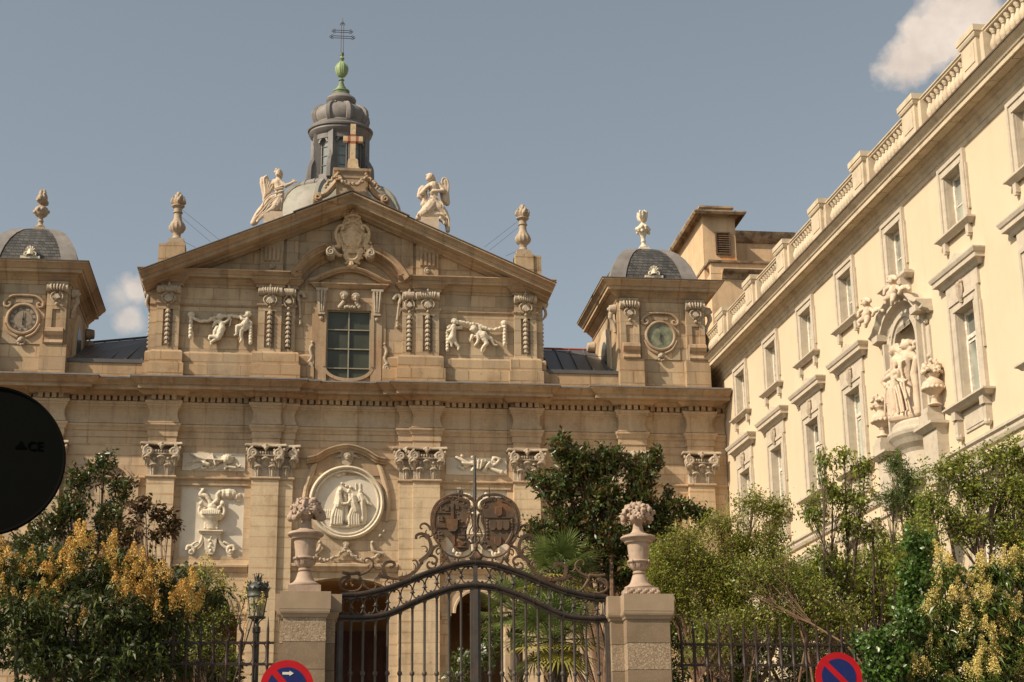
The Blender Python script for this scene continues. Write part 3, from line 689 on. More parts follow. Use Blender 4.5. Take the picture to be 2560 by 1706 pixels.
# arched hood over the medallion
hp = smoothpath([(X(-1.2), 12.86, 0), (X(-1.12), 12.86, 0), (X(-.85), 12.93, 0), (X(-.5), 13.14, 0), (X(0), 13.26, 0), (X(.5), 13.14, 0), (X(.85), 12.93, 0), (X(1.12), 12.86, 0), (X(1.2), 12.86, 0)], 5)
h = MB(); h.sweep([(p[0], p[1]) for p in hp], [(0, -.02), (.12, -.02), (.14, .03), (.20, .05), (.22, .10), (.28, .13), (.28, .17), (0, .19)], WY)
h.prism([(p[0], p[1]) for p in hp] + [(X(1.0), 12.5), (X(-1.0), 12.5)], WY-.04, WY+.01)
h.build('medallion_hood', M['trim'], medal)
def face(mb, c, r, d=1.):
    x, y, z = c
    mb.ball((x, y, z), r, 12, (.85, .8, 1.1)); mb.ball((x, y-r*.82, z-r*.12), r*.2, 8, (.7, 1, 1.4))
    mb.ball((x, y-r*.66, z-r*.5), r*.22, 8, (1.5, .7, .5)); mb.ball((x, y-r*.55, z-r*.85), r*.25, 8)
    for s in (-1, 1):
        mb.ball((x+s*r*.42, y-r*.5, z-r*.25), r*.28, 8); mb.ball((x+s*r*.32, y-r*.6, z+r*.28), r*.2, 6, (1.5, .7, .5))
        mb.ball((x+s*r*.75, y-r*.1, z+r*.1), r*.4, 8, (.7, .8, 1.2))
    for k in range(7):
        a = PI*(k+.5)/7; mb.ball((x+r*.85*math.cos(a), y-r*.35, z+r*.75*math.sin(a)+r*.15), r*.34, 7)
def keyst(mb):
    face(mb, (X(.02), WY-.14, 13.06), .10)
    mb.prism([(X(-.2), 13.24), (X(.24), 13.24), (X(.16), 12.84), (X(.02), 12.76), (X(-.12), 12.84)], WY-.12, WY)
    for s in (-1, 1):
        for k in range(3): mb.ball((X(.02+s*(.22+k*.07)), WY-.07, 13.10-k*.03), .06-.012*k, 7, (1.3, .7, .8))
relief('keystone_mask', M['carve'], keyst, .013, medal, 1)
def garland(mb, pts, r, step=.09, jit=.4, seed=1):
    r *= 1.25
    rr = random.Random(seed); P = smoothpath(pts, 10); acc = 0
    for a, b_ in zip(P[:-1], P[1:]):
        acc += (b_-a).length
        if acc >= step*.6:
            acc = 0
            for q in range(3):
                v = b_ + Vector((rr.uniform(-1, 1), rr.uniform(-1, .2), rr.uniform(-1, 1)))*r*jit*1.4
                mb.ball(v, r*rr.uniform(.55, .85), 6, (1, 1, 1))
def swag(mb):
    y = WY-.08
    face(mb, (X(.03), y, 10.36), .09)
    for s in (-1, 1):
        garland(mb, [(X(.03), y, 10.26), (X(.03+s*.3), y, 10.0), (X(.03+s*.62), y, 9.9), (X(.03+s*.85), y, 9.98), (X(.03+s*1.0), y, 10.12)], .05, seed=s+4)
        mb.tube(smoothpath([(X(.03+s*.75), y, 10.42), (X(.03+s*.82), y, 10.2), (X(.03+s*.95), y, 10.15), (X(.03+s*1.12), y, 10.12), (X(.03+s*1.2), y, 10.02)], 4), [.03, .04, .05, .06, .06, .06, .06, .05, .05, .05, .05, .05, .05, .04, .04, .03, .03], 8)
        mb.ball((X(.03+s*.78), y, 10.45), .06, 8); mb.ball((X(.03+s*1.02), y, 10.66), .055, 8); mb.ball((X(.03+s*1.13), y, 10.8), .045, 8)
relief('garland_relief', M['carve'], swag, .013, medal, 1)
# curved pediment doorway heads in the outer bays
for s in (-1, 1):
    q = MB(); c = X(s*7.15)
    q.sweep(arc(c, 12.0, .95, .35, PI-.35, 14, .85), [(0, 0), (.08, 0), (.10, .06), (.18, .09), (.18, .15), (0, .17)], WY)
    q.box(c-1.05, c-.75, WY-.2, WY, 12.18, 12.27); q.box(c+.75, c+1.05, WY-.2, WY, 12.18, 12.27)
    for e_ in (-1, 1): q.box(c+e_*.9-.11, c+e_*.9+.11, WY-.12, WY, 8, 12.18); q.box(c+e_*.72-.05, c+e_*.72+.05, WY-.06, WY, 8, 11.6)
    q.build('niche_surround', M['trim_lo'], church)
# ================================================================ UPPER STOREY
w = MB()
zb, zt = 15.3, 18.4
def uphole(u, z): return abs(u) < .68 and z < 17.74
gridwall(w, [-6.1, -.68, .68, 6.1], [15.25, 17.74, 18.6], uphole, WY, WY+.45)
w.box(X(-6.1), X(-.7), WY+.45, WY+.8, 15.25, 18.6); w.box(X(.7), X(6.1), WY+.45, WY+.8, 15.25, 18.6)
w.box(X(-6.1), X(-5.9), WY+.8, WY+10, 15.25, 18.6); w.box(X(5.9), X(6.1), WY+.8, WY+10, 15.25, 18.6)
# rounded foot of the window
pts = arc(X(0), 15.9, .68, PI, 2*PI, 16, .36)
for a, b_ in zip(pts[:-1], pts[1:]): w.prism([(a[0], a[1]), (b_[0], b_[1]), (b_[0], 15.25), (a[0], 15.25)], WY, WY+.45)
w.build('upper_wall', M['ash_up'], church)
sl_ = .4375; APX = 21.36
tz = lambda u: APX - .30 - sl_*abs(u)
w = MB(); w.prism([(X(-5.85), 18.6), (X(5.85), 18.6), (X(0), tz(0)+.1)], WY, WY+.5)
w.prism([(X(-5.8), 18.6), (X(5.8), 18.6), (X(0), tz(0)+.0)], WY+1, WY+10); w.build('gable_wall', M['ash_up'], church)
# base course
PU = [(5.18, 5.88, .14), (2.08, 2.80, .2), (1.66, 2.08, .12)]
us_ = sorted([(-b_, -a, p_) for a, b_, p_ in PU] + PU)
bpath = [(X(-6.1), WY+1)] + [(X(-6.1), WY)] + ress_path([(a-.06 if abs(a) != 2.08 or 1 else a, b_+.06, p_) for a, b_, p_ in [(-5.88, -5.18, .14), (-2.80, -1.66, .2), (1.66, 2.80, .2), (5.18, 5.88, .14)]], -6.1, 6.1)[1:-1] + [(X(6.1), WY), (X(6.1), WY+1)]
e = MB(); e.mould([p_ for p_ in bpath if True][:len(bpath)], [(0, 15.26), (.13, 15.26), (.13, 15.86), (.08, 15.88), (.08, 16.22), (.05, 16.27), (0, 16.30)])
# open it at the window
e2 = MB()
L_ = [p_ for p_ in bpath if p_[0] < X(0)]; R_ = [p_ for p_ in bpath if p_[0] > X(0)]
prof = [(0, 15.26), (.13, 15.26), (.13, 15.86), (.08, 15.88), (.08, 16.22), (.05, 16.27), (0, 16.30)]
e2.mould(L_ + [(X(-1.05), WY)], prof); e2.mould([(X(1.05), WY)] + R_, prof)
e2.build('base_course', M['ash_rough'], church)
for a, b_ in ((-5.16, -2.82), (2.82, 5.16), (-6.1, -5.9), (5.9, 6.1)): e = MB(); e.mould([(X(a), WY), (X(b_), WY)], [(0, 17.74), (.02, 17.75), (.05, 17.79), (.05, 17.82), (0, 17.84)]); e.build('upper_string', M['trim'], church)
def panel_pil(u0, u1, p_):
    m_ = MB(); c = (u0+u1)/2; hw = (u1-u0)/2; g = hw*.42; y = WY-p_
    m_.box(X(u0), X(c-g), y, WY+.01, 16.24, 18.45); m_.box(X(c+g), X(u1), y, WY+.01, 16.24, 18.45)
    m_.box(X(c-g), X(c+g), y, WY+.01, 16.24, 16.42); m_.box(X(c-g), X(c+g), y+.07, WY+.01, 16.42, 17.6); m_.box(X(c-g), X(c+g), y, WY+.01, 17.6, 18.45)
    o = m_.build('upper_pilaster', M['ash_up'], church)
    e_ = MB(); e_.mould([(X(u0), WY), (X(u0), y), (X(u1), y), (X(u1), WY)], [(0, 17.74), (.02, 17.75), (.05, 17.79), (.05, 17.82), (0, 17.84)]); e_.build('pilaster_band', M['trim'], o)
    s_ = MB(); rr = random.Random(int(u0*100))
    for k in range(8):
        z = 17.55 - k*.145; r_ = .075 if k < 7 else .05
        s_.tube([(X(c), y+.0, z+.05), (X(c), y-.01, z+.01), (X(c), y-.02, z-.05)], [.035, .07, .085 if k < 7 else .05], 8)
        for q in (-1, 0, 1): s_.ball((X(c)+q*.055, y-.05-.03*(q == 0), z-.055), r_*.48, 6, (.8, .8, 1.2))
    s_.tube([(X(c), y+.02, 17.7), (X(c), y+.02, 16.45)], .02, 5)
    sculpt(s_, 'husk_drop', M['carve'], o, .011, 1)
    s_ = MB(); z = 18.22; y2 = y-.10     # console with scroll and shell
    for q in (-1, 1):
        s_.lathe((0, 0, 0), [(.01, 0)], 3) if False else None
        pr = [(X(c)+q*hw*.86+.001, 0)]
        s_.tube([(X(c)+q*(hw*1.02), y2+.06, z), (X(c)+q*(hw*.70), y2+.06, z)], [.14, .13], 12)
        s_.tube([(X(c)+q*(hw*1.06), y2+.06, z), (X(c)+q*(hw*1.02), y2+.06, z)], [.09, .09], 10)
    s_.tube([(X(c)-hw*.8, y2+.06, z), (X(c)+hw*.8, y2+.06, z)], .115, 12)
    for k in range(7):
        a = (k-3)/3*.62; s_.tube([(X(c)+a*hw*(.75+.25*min(1, q/3)), y2+.06-.135*math.cos(-.9+q*.42), z+.135*math.sin(-.9+q*.42)) for q in range(7)], [.012, .024, .03, .03, .03, .026, .014], 6)
    s_.ball((X(c), y2-.02, z+.16), .05, 6); s_.ball((X(c), y2, z+.22), .03, 6)
    sh = .17 if hw > .3 else .13
    s_.ball((X(c), y2+.06, z-.28), sh, 12, (1, .45, .95))
    for k in range(5):
        a = -PI/2+(k-2)*.42; s_.tube([(X(c), y2-.03, z-.2), (X(c)+sh*.9*math.sin(a+PI/2), y2-.05, z-.28-sh*.85*math.cos(a+PI/2))], [.015, .028], 6)
    for q in (-1, 1):
        s_.tube(smoothpath([(X(c)+q*.06, y2, z-.12), (X(c)+q*sh, y2, z-.2), (X(c)+q*sh*1.15, y2, z-.32), (X(c)+q*.07, y2, z-.47)], 4), [.025]*13, 6)
    s_.ball((X(c), y2+.02, z-.52), .05, 8)
    sculpt(s_, 'scroll_console', M['carve'], o, .011, 1)
    return o
for a, b_, p_ in us_: panel_pil(a, b_, p_)
# corner scroll seen in profile
for s in (-1, 1):
    s_ = MB(); s_.tube([(X(s*6.05), WY+.15, 18.2), (X(s*6.28), WY+.15, 18.2)], [.15, .12], 12); s_.tube([(X(s*6.28), WY+.15, 18.2), (X(s*6.31), WY+.15, 18.2)], [.06, .05], 8)
    s_.tube(smoothpath([(X(s*6.16), WY+.1, 18.1), (X(s*6.22), WY+.1, 17.85), (X(s*6.12), WY+.12, 17.65)], 4), [.07, .06, .05, .05, .05, .05, .04, .03, .02], 8)
    for k in range(9): s_.ball((X(s*6.11), WY+.15, 17.5-k*.13), .05, 6)
    sculpt(s_, 'corner_scroll', M['carve'], church, .016, 1)
# upper entablature: breaks over the pilasters, omitted over the window
sg = [(-5.93, -5.13, .16), (-2.85, -1.6, .2), ]
def uppath(side):
    P = [(X(-6.1), WY+9.8), (X(-6.1), WY), (X(-5.93), WY), (X(-5.93), WY-.14), (X(-5.13), WY-.14), (X(-5.13), WY), (X(-2.85), WY), (X(-2.85), WY-.2), (X(-2.03), WY-.2), (X(-2.03), WY-.12), (X(-1.62), WY-.12), (X(-1.62), WY)]
    return P if side < 0 else [(2*UC-x, y) for x, y in reversed(P)]
for s in (-1, 1):
    e = MB(); e.mould(uppath(s), [(0, 18.36), (.03, 18.37), (.03, 18.45), (.07, 18.47), (.11, 18.53), (.16, 18.57), (.20, 18.60), (.20, 18.61), (0, 18.62)])
    e.build('upper_architrave', M['trim'], church)
    e = MB(); c = [(X(-6.1), WY+9.8), (X(-6.1), WY-.1), (X(-1.5), WY-.1)]; c = c if s < 0 else [(2*UC-x, y) for x, y in reversed(c)]
    e.mould(c, [(-.098, 18.605), (.24, 18.62), (.24, 18.70), (.27, 18.71), (.30, 18.75), (.36, 18.79), (.40, 18.80), (.40, 18.83), (-.098, 18.87)])
    e.build('upper_cornice', M['trim'], church)
# raking cornice with lead lip
rk = [(X(-6.42), APX-sl_*6.42), (X(0), APX), (X(6.42), APX-sl_*6.42)]
e = MB(); e.sweep(rk, [(-.3, -.42), (.12, -.42), (.16, -.39), (.30, -.35), (.32, -.30), (.70, -.28), (.70, -.18), (.74, -.165), (.80, -.10), (.92, -.045), (.92, -.01), (-.3, -.01)], WY)
e.build('raking_cornice', M['trim'], church)
e = MB(); e.sweep([(X(-1.75), APX+.03-sl_*1.75), (X(0), APX+.03), (X(1.75), APX+.03-sl_*1.75)], [(-.3, -.45), (.15, -.45), (.19, -.42), (.33, -.38), (.35, -.33), (.73, -.31), (.73, -.21), (.77, -.19), (.83, -.13), (.95, -.075), (.955, -.03), (-.3, -.03)], WY)
e.build('raking_cornice', M['trim'], church)
e = MB(); e.sweep(rk, [(-.3, .0), (.94, .0), (.94, .028), (-.3, .028)], WY); e.sweep([(X(-1.8), APX+.03-sl_*1.8), (X(0), APX+.03), (X(1.8), APX+.03-sl_*1.8)], [(.9, .0), (.985, .0), (.985, .03), (.9, .03)], WY)
e.build('gable_flashing', M['brown'], church)
e = MB(); 
for s in (-1, 1):
    P = [(X(0), WY+.3, APX+.02), (X(s*6.4), WY+.3, APX-sl_*6.4+.02), (X(s*6.4), WY+14, APX-sl_*6.4+.02), (X(0), WY+14, APX+.02)]
    e.add(P, [(0, 1, 2, 3)])
e.build('nave_roof', M['zinc'], church)
# fluted strips in the gable
for s in (-1, 1):
    a, b_ = sorted((s*2.08, s*2.78)); m_ = MB(); zl = 18.84
    m_.prism([(X(a), zl), (X(b_), zl), (X(b_), tz(b_)-.12), (X(a), tz(a)-.12)], WY-.10, WY+.01)
    a2, b2 = sorted((s*1.62, s*1.98)); m_.prism([(X(a2), zl), (X(b2), zl), (X(b2), tz(b2)-.12), (X(a2), tz(a2)-.12)], WY-.06, WY+.01)
    zc = tz((a+b_)/2); c = (a+b_)/2
    o = m_.build('gable_strip', M['ash_up'], church)
    f_ = MB(); f_.prism([(X(c-.27), zc-.2-s*-.0), (X(c+.27), zc-.2), (X(c+.23), zc-.75), (X(c-.23), zc-.75)], WY-.13, WY-.09)
    for q in (-1.5, -.5, .5, 1.5): f_.box(X(c+q*.13-.035), X(c+q*.13+.035), WY-.165, WY-.12, zc-.72, zc-.28)
    f_.build('fluted_block', M['trim'], o)
    f_ = MB(); f_.tube(spiral((X(c), zc-.90), .10, .02, 1.4, PI/2, WY-.14, 18, s), .03, 6); f_.ball((X(c), WY-.13, zc-.9), .06, 8)
    f_.build('rosette', M['carve'], o, smooth=True)
    f_ = MB(); f_.tube(spiral((X(s*.62), 19.47), .135, .02, 1.6, PI/2, WY-.62, 26, -s), [.038-.015*i/26 for i in range(27)], 8)
    v = [(X(s*.62)+.15*math.cos(k*PI/8), 19.47+.15*math.sin(k*PI/8)) for k in range(16)]; f_.prism(v, WY-.6, WY)
    f_.build('pediment_volute', M['carve'], church, smooth=True)
    # broken segmental arch
    a0, a1 = (math.atan2(.93, 1.82), math.atan2(1.86, .70))
    P = arc(X(0), 17.8, 2.02, a0, a1, 12) if s > 0 else arc(X(0), 17.8, 2.02, PI-a1, PI-a0, 12)
    if s > 0: P = list(reversed(P))
    else: P = list(reversed(P))
    f_ = MB(); sg_ = 1 
    f_.sweep(list(reversed(P)), [(0, .36), (.06, .36), (.08, .26), (.20, .22), (.22, .14), (.50, .12), (.50, .06), (.58, .0), (.62, -.03), (0, -.04)] , WY)
    f_.build('broken_arch', M['trim'], church)
    f_ = MB(); f_.sweep(list(reversed(P)), [(.0, -.045), (.64, -.035), (.64, -.06), (.0, -.07)], WY); f_.build('arch_flashing', M['brown'], church)
# window hood
hp = smoothpath([(X(-1.27), 18.60, 0), (X(-1.1), 18.62, 0), (X(-.75), 18.80, 0), (X(-.35), 18.97, 0), (X(0), 19.02, 0), (X(.35), 18.97, 0), (X(.75), 18.80, 0), (X(1.1), 18.62, 0), (X(1.27), 18.60, 0)], 5)
uw = MB(); uw.sweep([(p[0], p[1]) for p in hp], [(0, -.04), (.16, -.04), (.18, .0), (.24, .02), (.28, .07), (.28, .10), (0, .11)], WY)
uw.mould([(X(-1.05), WY), (X(-1.05), WY-.1), (X(1.05), WY-.1), (X(1.05), WY)], [(0, 18.42), (.04, 18.44), (.10, 18.50), (.16, 18.54), (.16, 18.58), (0, 18.60)])
uw.build('window_hood', M['trim'], church)
uw = MB()
for s in (-1, 1):
    uw.box(*sorted((X(s*.68), X(s*1.02))), WY-.08, WY+.01, 15.42, 18.42)
    uw.box(*sorted((X(s*.70), X(s*.78))), WY-.11, WY-.07, 15.9, 17.74)
    uw.box(*sorted((X(s*1.02), X(s*1.14))), WY-.045, WY+.01, 15.42, 18.42)
uw.box(X(-.68), X(.68), WY-.08, WY+.01, 17.74, 18.42)
pts = arc(X(0), 15.9, .68, PI, 2*PI, 16, .36)
uw.sweep(pts, [(0, 0), (.09, 0), (.09, -.10), (.0, -.10)], WY)
uw.build('window_surround', M['trim'], church)
gl = MB(); gl.box(X(-.70), X(.70), WY+.06, WY+.08, 15.4, 17.8); pane = gl.build('arched_window', M['glass'], church)
gb = MB()
for u in (-.66, 0, .66): gb.box(X(u-.018), X(u+.018), WY+.0, WY+.06, 15.5 if u == 0 else 15.85, 17.74)
for z in (15.88, 16.50, 17.12, 17.72): gb.box(X(-.66), X(.66), WY-.002, WY+.055, z-.016, z+.016)
gb.build('glazing_bars', plain('pale_glazing_bars', (.30, .27, .20), None, 5), pane)
gb = MB(); gb.box(X(-.62), X(-.05), WY+.35, WY+.38, 16.1, 17.0); gb.box(X(.1), X(.6), WY+.35, WY+.38, 16.0, 17.0)
def cher(mb):
    for s, x in ((-1, -.17), (1, .20)):
        face(mb, (X(x), WY-.17, 18.17-.04*(s > 0)), .12)
        for k in range(3): mb.ball((X(x+s*(.02+k*.05)), WY-.1, 17.98-k*.07), .075, 8)
    for k in range(5): mb.ball((X(-.12+k*.07), WY-.12, 17.82+.02*(k % 2)), .06, 7)
relief('cherub_heads', M['carve'], cher, .013, church, 1)
for s in (-1, 1):
    b_ = MB(); c = X(s*.86)
    b_.prism([(c-.17, 18.42), (c+.17, 18.42), (c+.15, 18.1), (c+.09, 17.62), (c-.09, 17.62), (c-.15, 18.1)], WY-.17, WY-.08)
    for q in (-1, 0, 1): b_.tube([(c+q*.10, WY-.19, 18.33), (c+q*.055, WY-.18, 17.66)], [.035, .02], 6)
    b_.box(c-.19, c+.19, WY-.20, WY-.08, 18.34, 18.42); b_.box(c-.11, c+.11, WY-.18, WY-.08, 17.56, 17.62); b_.ball((c, WY-.1, 17.45), .07, 7)
    b_.build('fluted_bracket', M['carve'], church)
    b_ = MB(); c = X(s*1.5)
    b_.tube(smoothpath([(c-s*.12, WY-.05, 18.12), (c-s*.02, WY-.08, 18.28), (c+s*.1, WY-.08, 18.18), (c+s*.06, WY-.08, 18.0), (c+s*.02, WY-.06, 17.7), (c+s*.0, WY-.05, 17.45)], 5), [.07]*6+[.06]*10+[.04]*10, 8)
    b_.ball((c, WY-.05, 17.35), .05, 7); b_.ball((c, WY-.05, 17.26), .06, 7)
    sculpt(b_, 'side_scroll', M['carve'], church, .014, 1); b_ = MB(); c2 = X(s*1.12)
    b_.tube(smoothpath([(c2-s*.02, WY-.05, 16.6), (c2+s*.06, WY-.06, 16.45), (c2-s*.0, WY-.06, 16.2), (c2+s*.1, WY-.06, 16.02)], 5), [.05]*16, 8)
    b_.tube(spiral((c2+s*.06, 15.9), .11, .02, 1.4, PI/2, WY-.08, 16, s), .035, 6); b_.ball((c2, WY-.05, 16.68), .05, 7)
    b_ = b_; sculpt(b_, 'side_scroll', M['carve'], church, .014, 1)
# ================================================================ TURRETS, ROOFS
def finial(root_loc, kind):
    pass
def lathe_px(cx, cyb, prof, T_, n=20, lump=None, mb=None):
    """prof: (radius, y) in tracing px, bottom to top ; stands on its own axis"""
    base = T_.p(cx, prof[0][1]); mb = mb or MB()
    mb.lathe(tuple(base), [(max(r, .5)*T_.k, (prof[0][1]-y)*T_.k*1.04) for r, y in prof], n, lump=lump); return mb, base
for s in (-1, 1):
    tw = thing('clock_turret', (X(s*9.93), 52, 15.2), None, None); setp(tw, church)
    del_ = [k for k in tw.keys()]
    a, b_ = sorted((s*8.5, s*11.36))
    w = MB(); w.box(X(a), X(b_), WY, WY+4.4, 15.25, 18.45); w.build('turret_wall', M['ash_up'], tw)
    w = MB(); P = [(X(a), WY+4.4), (X(a), WY), (X(b_), WY), (X(b_), WY+4.4)]
    w.mould(P, [(0, 18.30), (.03, 18.32), (.03, 18.42), (.07, 18.45), (.13, 18.52), (.20, 18.56), (.20, 18.60), (.34, 18.62), (.34, 18.72), (.38, 18.73), (.42, 18.78), (.50, 18.86), (.54, 18.88), (.54, 18.92), (0, 18.98)])
    w.build('turret_cornice', M['trim'], tw)
    w = MB(); w.mould(P, [(.0, 18.99), (.54, 18.925), (.56, 18.925), (.56, 18.95), (0, 19.04)]); w.build('turret_flashing', M['brown'], tw)
    w = MB(); w.box(X(a)-.05, X(b_)+.05, WY-.05, WY+4.45, 15.26, 15.6); 
    for c in (8.87, 11.0):
        x0, x1 = sorted((X(s*(c-.33)), X(s*(c+.33)))); w.box(x0-.06, x1+.06, WY-.30, WY, 15.28, 16.33)
    w.build('turret_base', M['ash_rough'], tw)
    for c in (8.87, 11.0):
        x0, x1 = sorted((X(s*(c-.30)), X(s*(c+.30)))); g_ = (x1-x0)*.2; xm = (x0+x1)/2
        m_ = MB(); y = WY-.14
        m_.box(x0, xm-g_, y, WY+.01, 16.33, 18.4); m_.box(xm+g_, x1, y, WY+.01, 16.33, 18.4); m_.box(xm-g_, xm+g_, y+.05, WY+.01, 16.33, 17.5); m_.box(xm-g_, xm+g_, y, WY+.01, 17.5, 18.4)
        o = m_.build('turret_pilaster', M['ash_up'], tw)
    for c in (8.87, 11.0):
        xm = X(s*c); s_ = MB(); y2 = WY-.22; z = 18.15; hw = .30
        for q in (-1, 1): s_.tube([(xm+q*hw*1.05, y2+.06, z), (xm+q*hw*.6, y2+.06, z)], [.13, .11], 12)
        s_.tube([(xm-hw*.8, y2+.06, z), (xm+hw*.8, y2+.06, z)], .08, 10)
        for k in range(5):
            a_ = (k-2)/2*.62; s_.tube([(xm+a_*hw*(.75+.25*min(1, q/3)), y2+.06-.13*math.cos(-.9+q*.42), z+.13*math.sin(-.9+q*.42)) for q in range(7)], [.012, .026, .034, .034, .034, .028, .014], 6)
        s_.ball((xm, y2, z+.17), .05, 6); s_.ball((xm, y2+.06, z-.27), .15, 12, (1, .45, .95))
        for q in (-1, 1): s_.tube(smoothpath([(xm+q*.06, y2, z-.12), (xm+q*.16, y2, z-.2), (xm+q*.17, y2, z-.32), (xm+q*.06, y2, z-.45)], 4), [.025]*13, 6)
        for k in range(5): 
            g2 = (k-2)*.4; s_.tube([(xm+.03*math.sin(g2), y2-.03, z-.2), (xm+.14*math.sin(g2), y2-.05, z-.24-.13*math.cos(g2))], [.013, .024], 6)
        s_.ball((xm, y2+.03, z-.5), .055, 8)
        sculpt(s_, 'scroll_console', M['carve'], tw, .012, 1)
        m_ = MB(); prof = [(WY, 16.33), (WY-.33, 16.33), (WY-.36, 16.38), (WY-.30, 16.48), (WY-.30, 16.56), (WY-.36, 16.62), (WY-.40, 16.72), (WY-.37, 16.82), (WY-.28, 16.87), (WY-.14, 16.86), (WY, 16.88)]
        x0, x1 = xm-.27, xm+.27; n = len(prof)
        m_.add([(x0, y, z_) for y, z_ in prof] + [(x1, y, z_) for y, z_ in prof], [tuple(range(n)), tuple(range(2*n-1, n-1, -1))] + [(i, (i+1) % n, (i+1) % n+n, i+n) for i in range(n)])
        m_.build('turret_scroll', M['trim'], tw)
    # corner scroll on the flank
    for e_ in (-1, 1):
        xs = X(s*9.93)+e_*1.5; s_ = MB()
        s_.tube([(xs-e_*.06, WY+.18, 18.1), (xs+e_*.16, WY+.18, 18.1)], [.17, .13], 12); s_.ball((xs+e_*.17, WY+.18, 18.1), .06, 8)
        s_.tube(smoothpath([(xs+e_*.1, WY+.15, 17.95), (xs+e_*.12, WY+.15, 17.8), (xs, WY+.17, 17.55), (xs-e_*.02, WY+.17, 17.3)], 4), [.08]*5+[.06]*4+[.05]*4, 8)
        s_.tube([(xs-e_*.06, WY+4.1, 18.0), (xs+e_*.2, WY+4.1, 18.0)], [.2, .15], 12); s_.ball((xs+e_*.06, WY+4.15, 17.6), .2, 8)
        sculpt(s_, 'corner_scroll', M['carve'], tw, .018, 1)
        # arched panel of pale render on the flank with a slim window
    xs = X(s*8.5)-s*0; e_ = -s
    pn = MB(); pts = arc(0, 17.0, .55, 0, PI, 12, .65)
    def flank(pts2, x0, x1):
        q = MB(); n = len(pts2); q.add([(x0, WY+2.2+a_, z_) for a_, z_ in pts2] + [(x1, WY+2.2+a_, z_) for a_, z_ in pts2], [tuple(range(n)), tuple(range(2*n-1, n-1, -1))] + [(i, (i+1) % n, (i+1) % n+n, i+n) for i in range(n)]); return q
    flank([(-1.1, 16.1)] + [(1.1, 16.1)] + arc(0, 17.1, 1.1, 0, PI, 14, .9), *sorted((xs, xs+e_*.05))).build('flank_panel', M['wall'], tw)
    flank([(-.5, 16.4), (.5, 16.4)] + arc(0, 17.1, .5, 0, PI, 12, .5), *sorted((xs+e_*.05, xs+e_*.06))).build('flank_window', M['glass'], tw)
    # clock
    c = (X(s*9.85) if s < 0 else X(9.87), 17.18)
    pn = MB(); pn.box(c[0]-.62, c[0]+.62, WY-.03, WY, 16.4, 18.12); pn.build('clock_panel', M['ash_up'], tw)
    r = MB(); ring(r, c, [(.41, .03), (.41, .06), (.42, .09), (.45, .11), (.49, .10), (.52, .06), (.52, .03)], WY, 40)
    for e_ in (-1, 1):
        r.tube(smoothpath([(c[0]+e_*.12, WY-.08, c[1]+.75), (c[0]+e_*.35, WY-.08, c[1]+.72), (c[0]+e_*.56, WY-.08, c[1]+.56), (c[0]+e_*.56, WY-.08, c[1]+.40), (c[0]+e_*.44, WY-.08, c[1]+.38), (c[0]+e_*.40, WY-.08, c[1]+.48), (c[0]+e_*.47, WY-.09, c[1]+.50)], 5), [.045]*20+[.04]*11, 7)
        r.tube(smoothpath([(c[0]+e_*.52, WY-.05, c[1]-.15), (c[0]+e_*.36, WY-.05, c[1]-.44), (c[0]+e_*.12, WY-.06, c[1]-.58)], 5), [.05]*11, 7)
    r.tube([(c[0]-.14, WY-.08, c[1]+.75), (c[0]+.14, WY-.08, c[1]+.75)], .05, 7); r.box(c[0]-.25, c[0]+.25, WY-.07, WY-.03, c[1]+.52, c[1]+.68)
    r.build('clock_surround', M['trim'], tw, smooth=True)
    k_ = MB(); k_.ball((c[0], WY-.08, c[1]-.66), .09, 8); [k_.ball((c[0]+.1*math.cos(q*PI/4), WY-.08, c[1]-.72+.1*math.sin(q*PI/4)), .045, 6) for q in range(8)]
    sculpt(k_, 'clock_boss', M['carve'], tw, .014, 1)
    v = [(c[0]+.41*math.cos(q*PI/20), c[1]+.41*math.sin(q*PI/20)) for q in range(40)]
    f_ = MB(); f_.prism(v, WY-.05, WY-.02); cf = f_.build('clock_face', M['clockface'] if s < 0 else M['clockgreen'], tw)
    hm = M['clockink']; f_ = MB()
    if s < 0:
        f_.tube([(c[0], WY-.075, c[1]-.17), (c[0]+.01, WY-.075, c[1]+.25)], [.018, .008], 5); f_.tube([(c[0], WY-.075, c[1]+.05), (c[0]+.0, WY-.075, c[1]-.20)], [.012, .02], 5); f_.ball((c[0], WY-.075, c[1]), .03, 8)
        f_.build('clock_hands', hm, cf)
        f_ = MB(); ring(f_, c, [(.385, .055), (.395, .055)], WY, 40); ring(f_, c, [(.27, .055), (.278, .055)], WY, 40)
        for q in range(60): 
            a_ = q*PI/30; f_.tube([(c[0]+.37*math.cos(a_), WY-.055, c[1]+.37*math.sin(a_)), (c[0]+.385*math.cos(a_), WY-.055, c[1]+.385*math.sin(a_))], .003, 4)
        f_.build('minute_track', hm, cf)
        for i, t_ in enumerate(['XII', 'I', 'II', 'III', 'IIII', 'V', 'VI', 'VII', 'VIII', 'IX', 'X', 'XI']):
            a_ = -i*PI/6; Mx = Matrix.Translation((c[0]-.325*math.sin(a_), WY-.057, c[1]+.325*math.cos(a_))) @ Matrix.Rotation(-a_, 4, 'Y') @ Matrix.Rotation(PI/2, 4, 'X')
            text_mesh(t_, .10, .002, hm, 'numeral', cf, Mx)
    else:
        f_.tube([(c[0], WY-.075, c[1]+.10), (c[0]+.005, WY-.075, c[1]-.24)], [.016, .01], 5); f_.ball((c[0], WY-.075, c[1]), .03, 8); f_.tube([(c[0]-.0, WY-.07, c[1]), (c[0]-.05, WY-.07, c[1]-.15)], [.014, .008], 5)
        f_.build('clock_hands', hm, cf)
    # cupola : four curved slate faces with lead hips
    cx, cy = X(s*9.93), WY+2.3
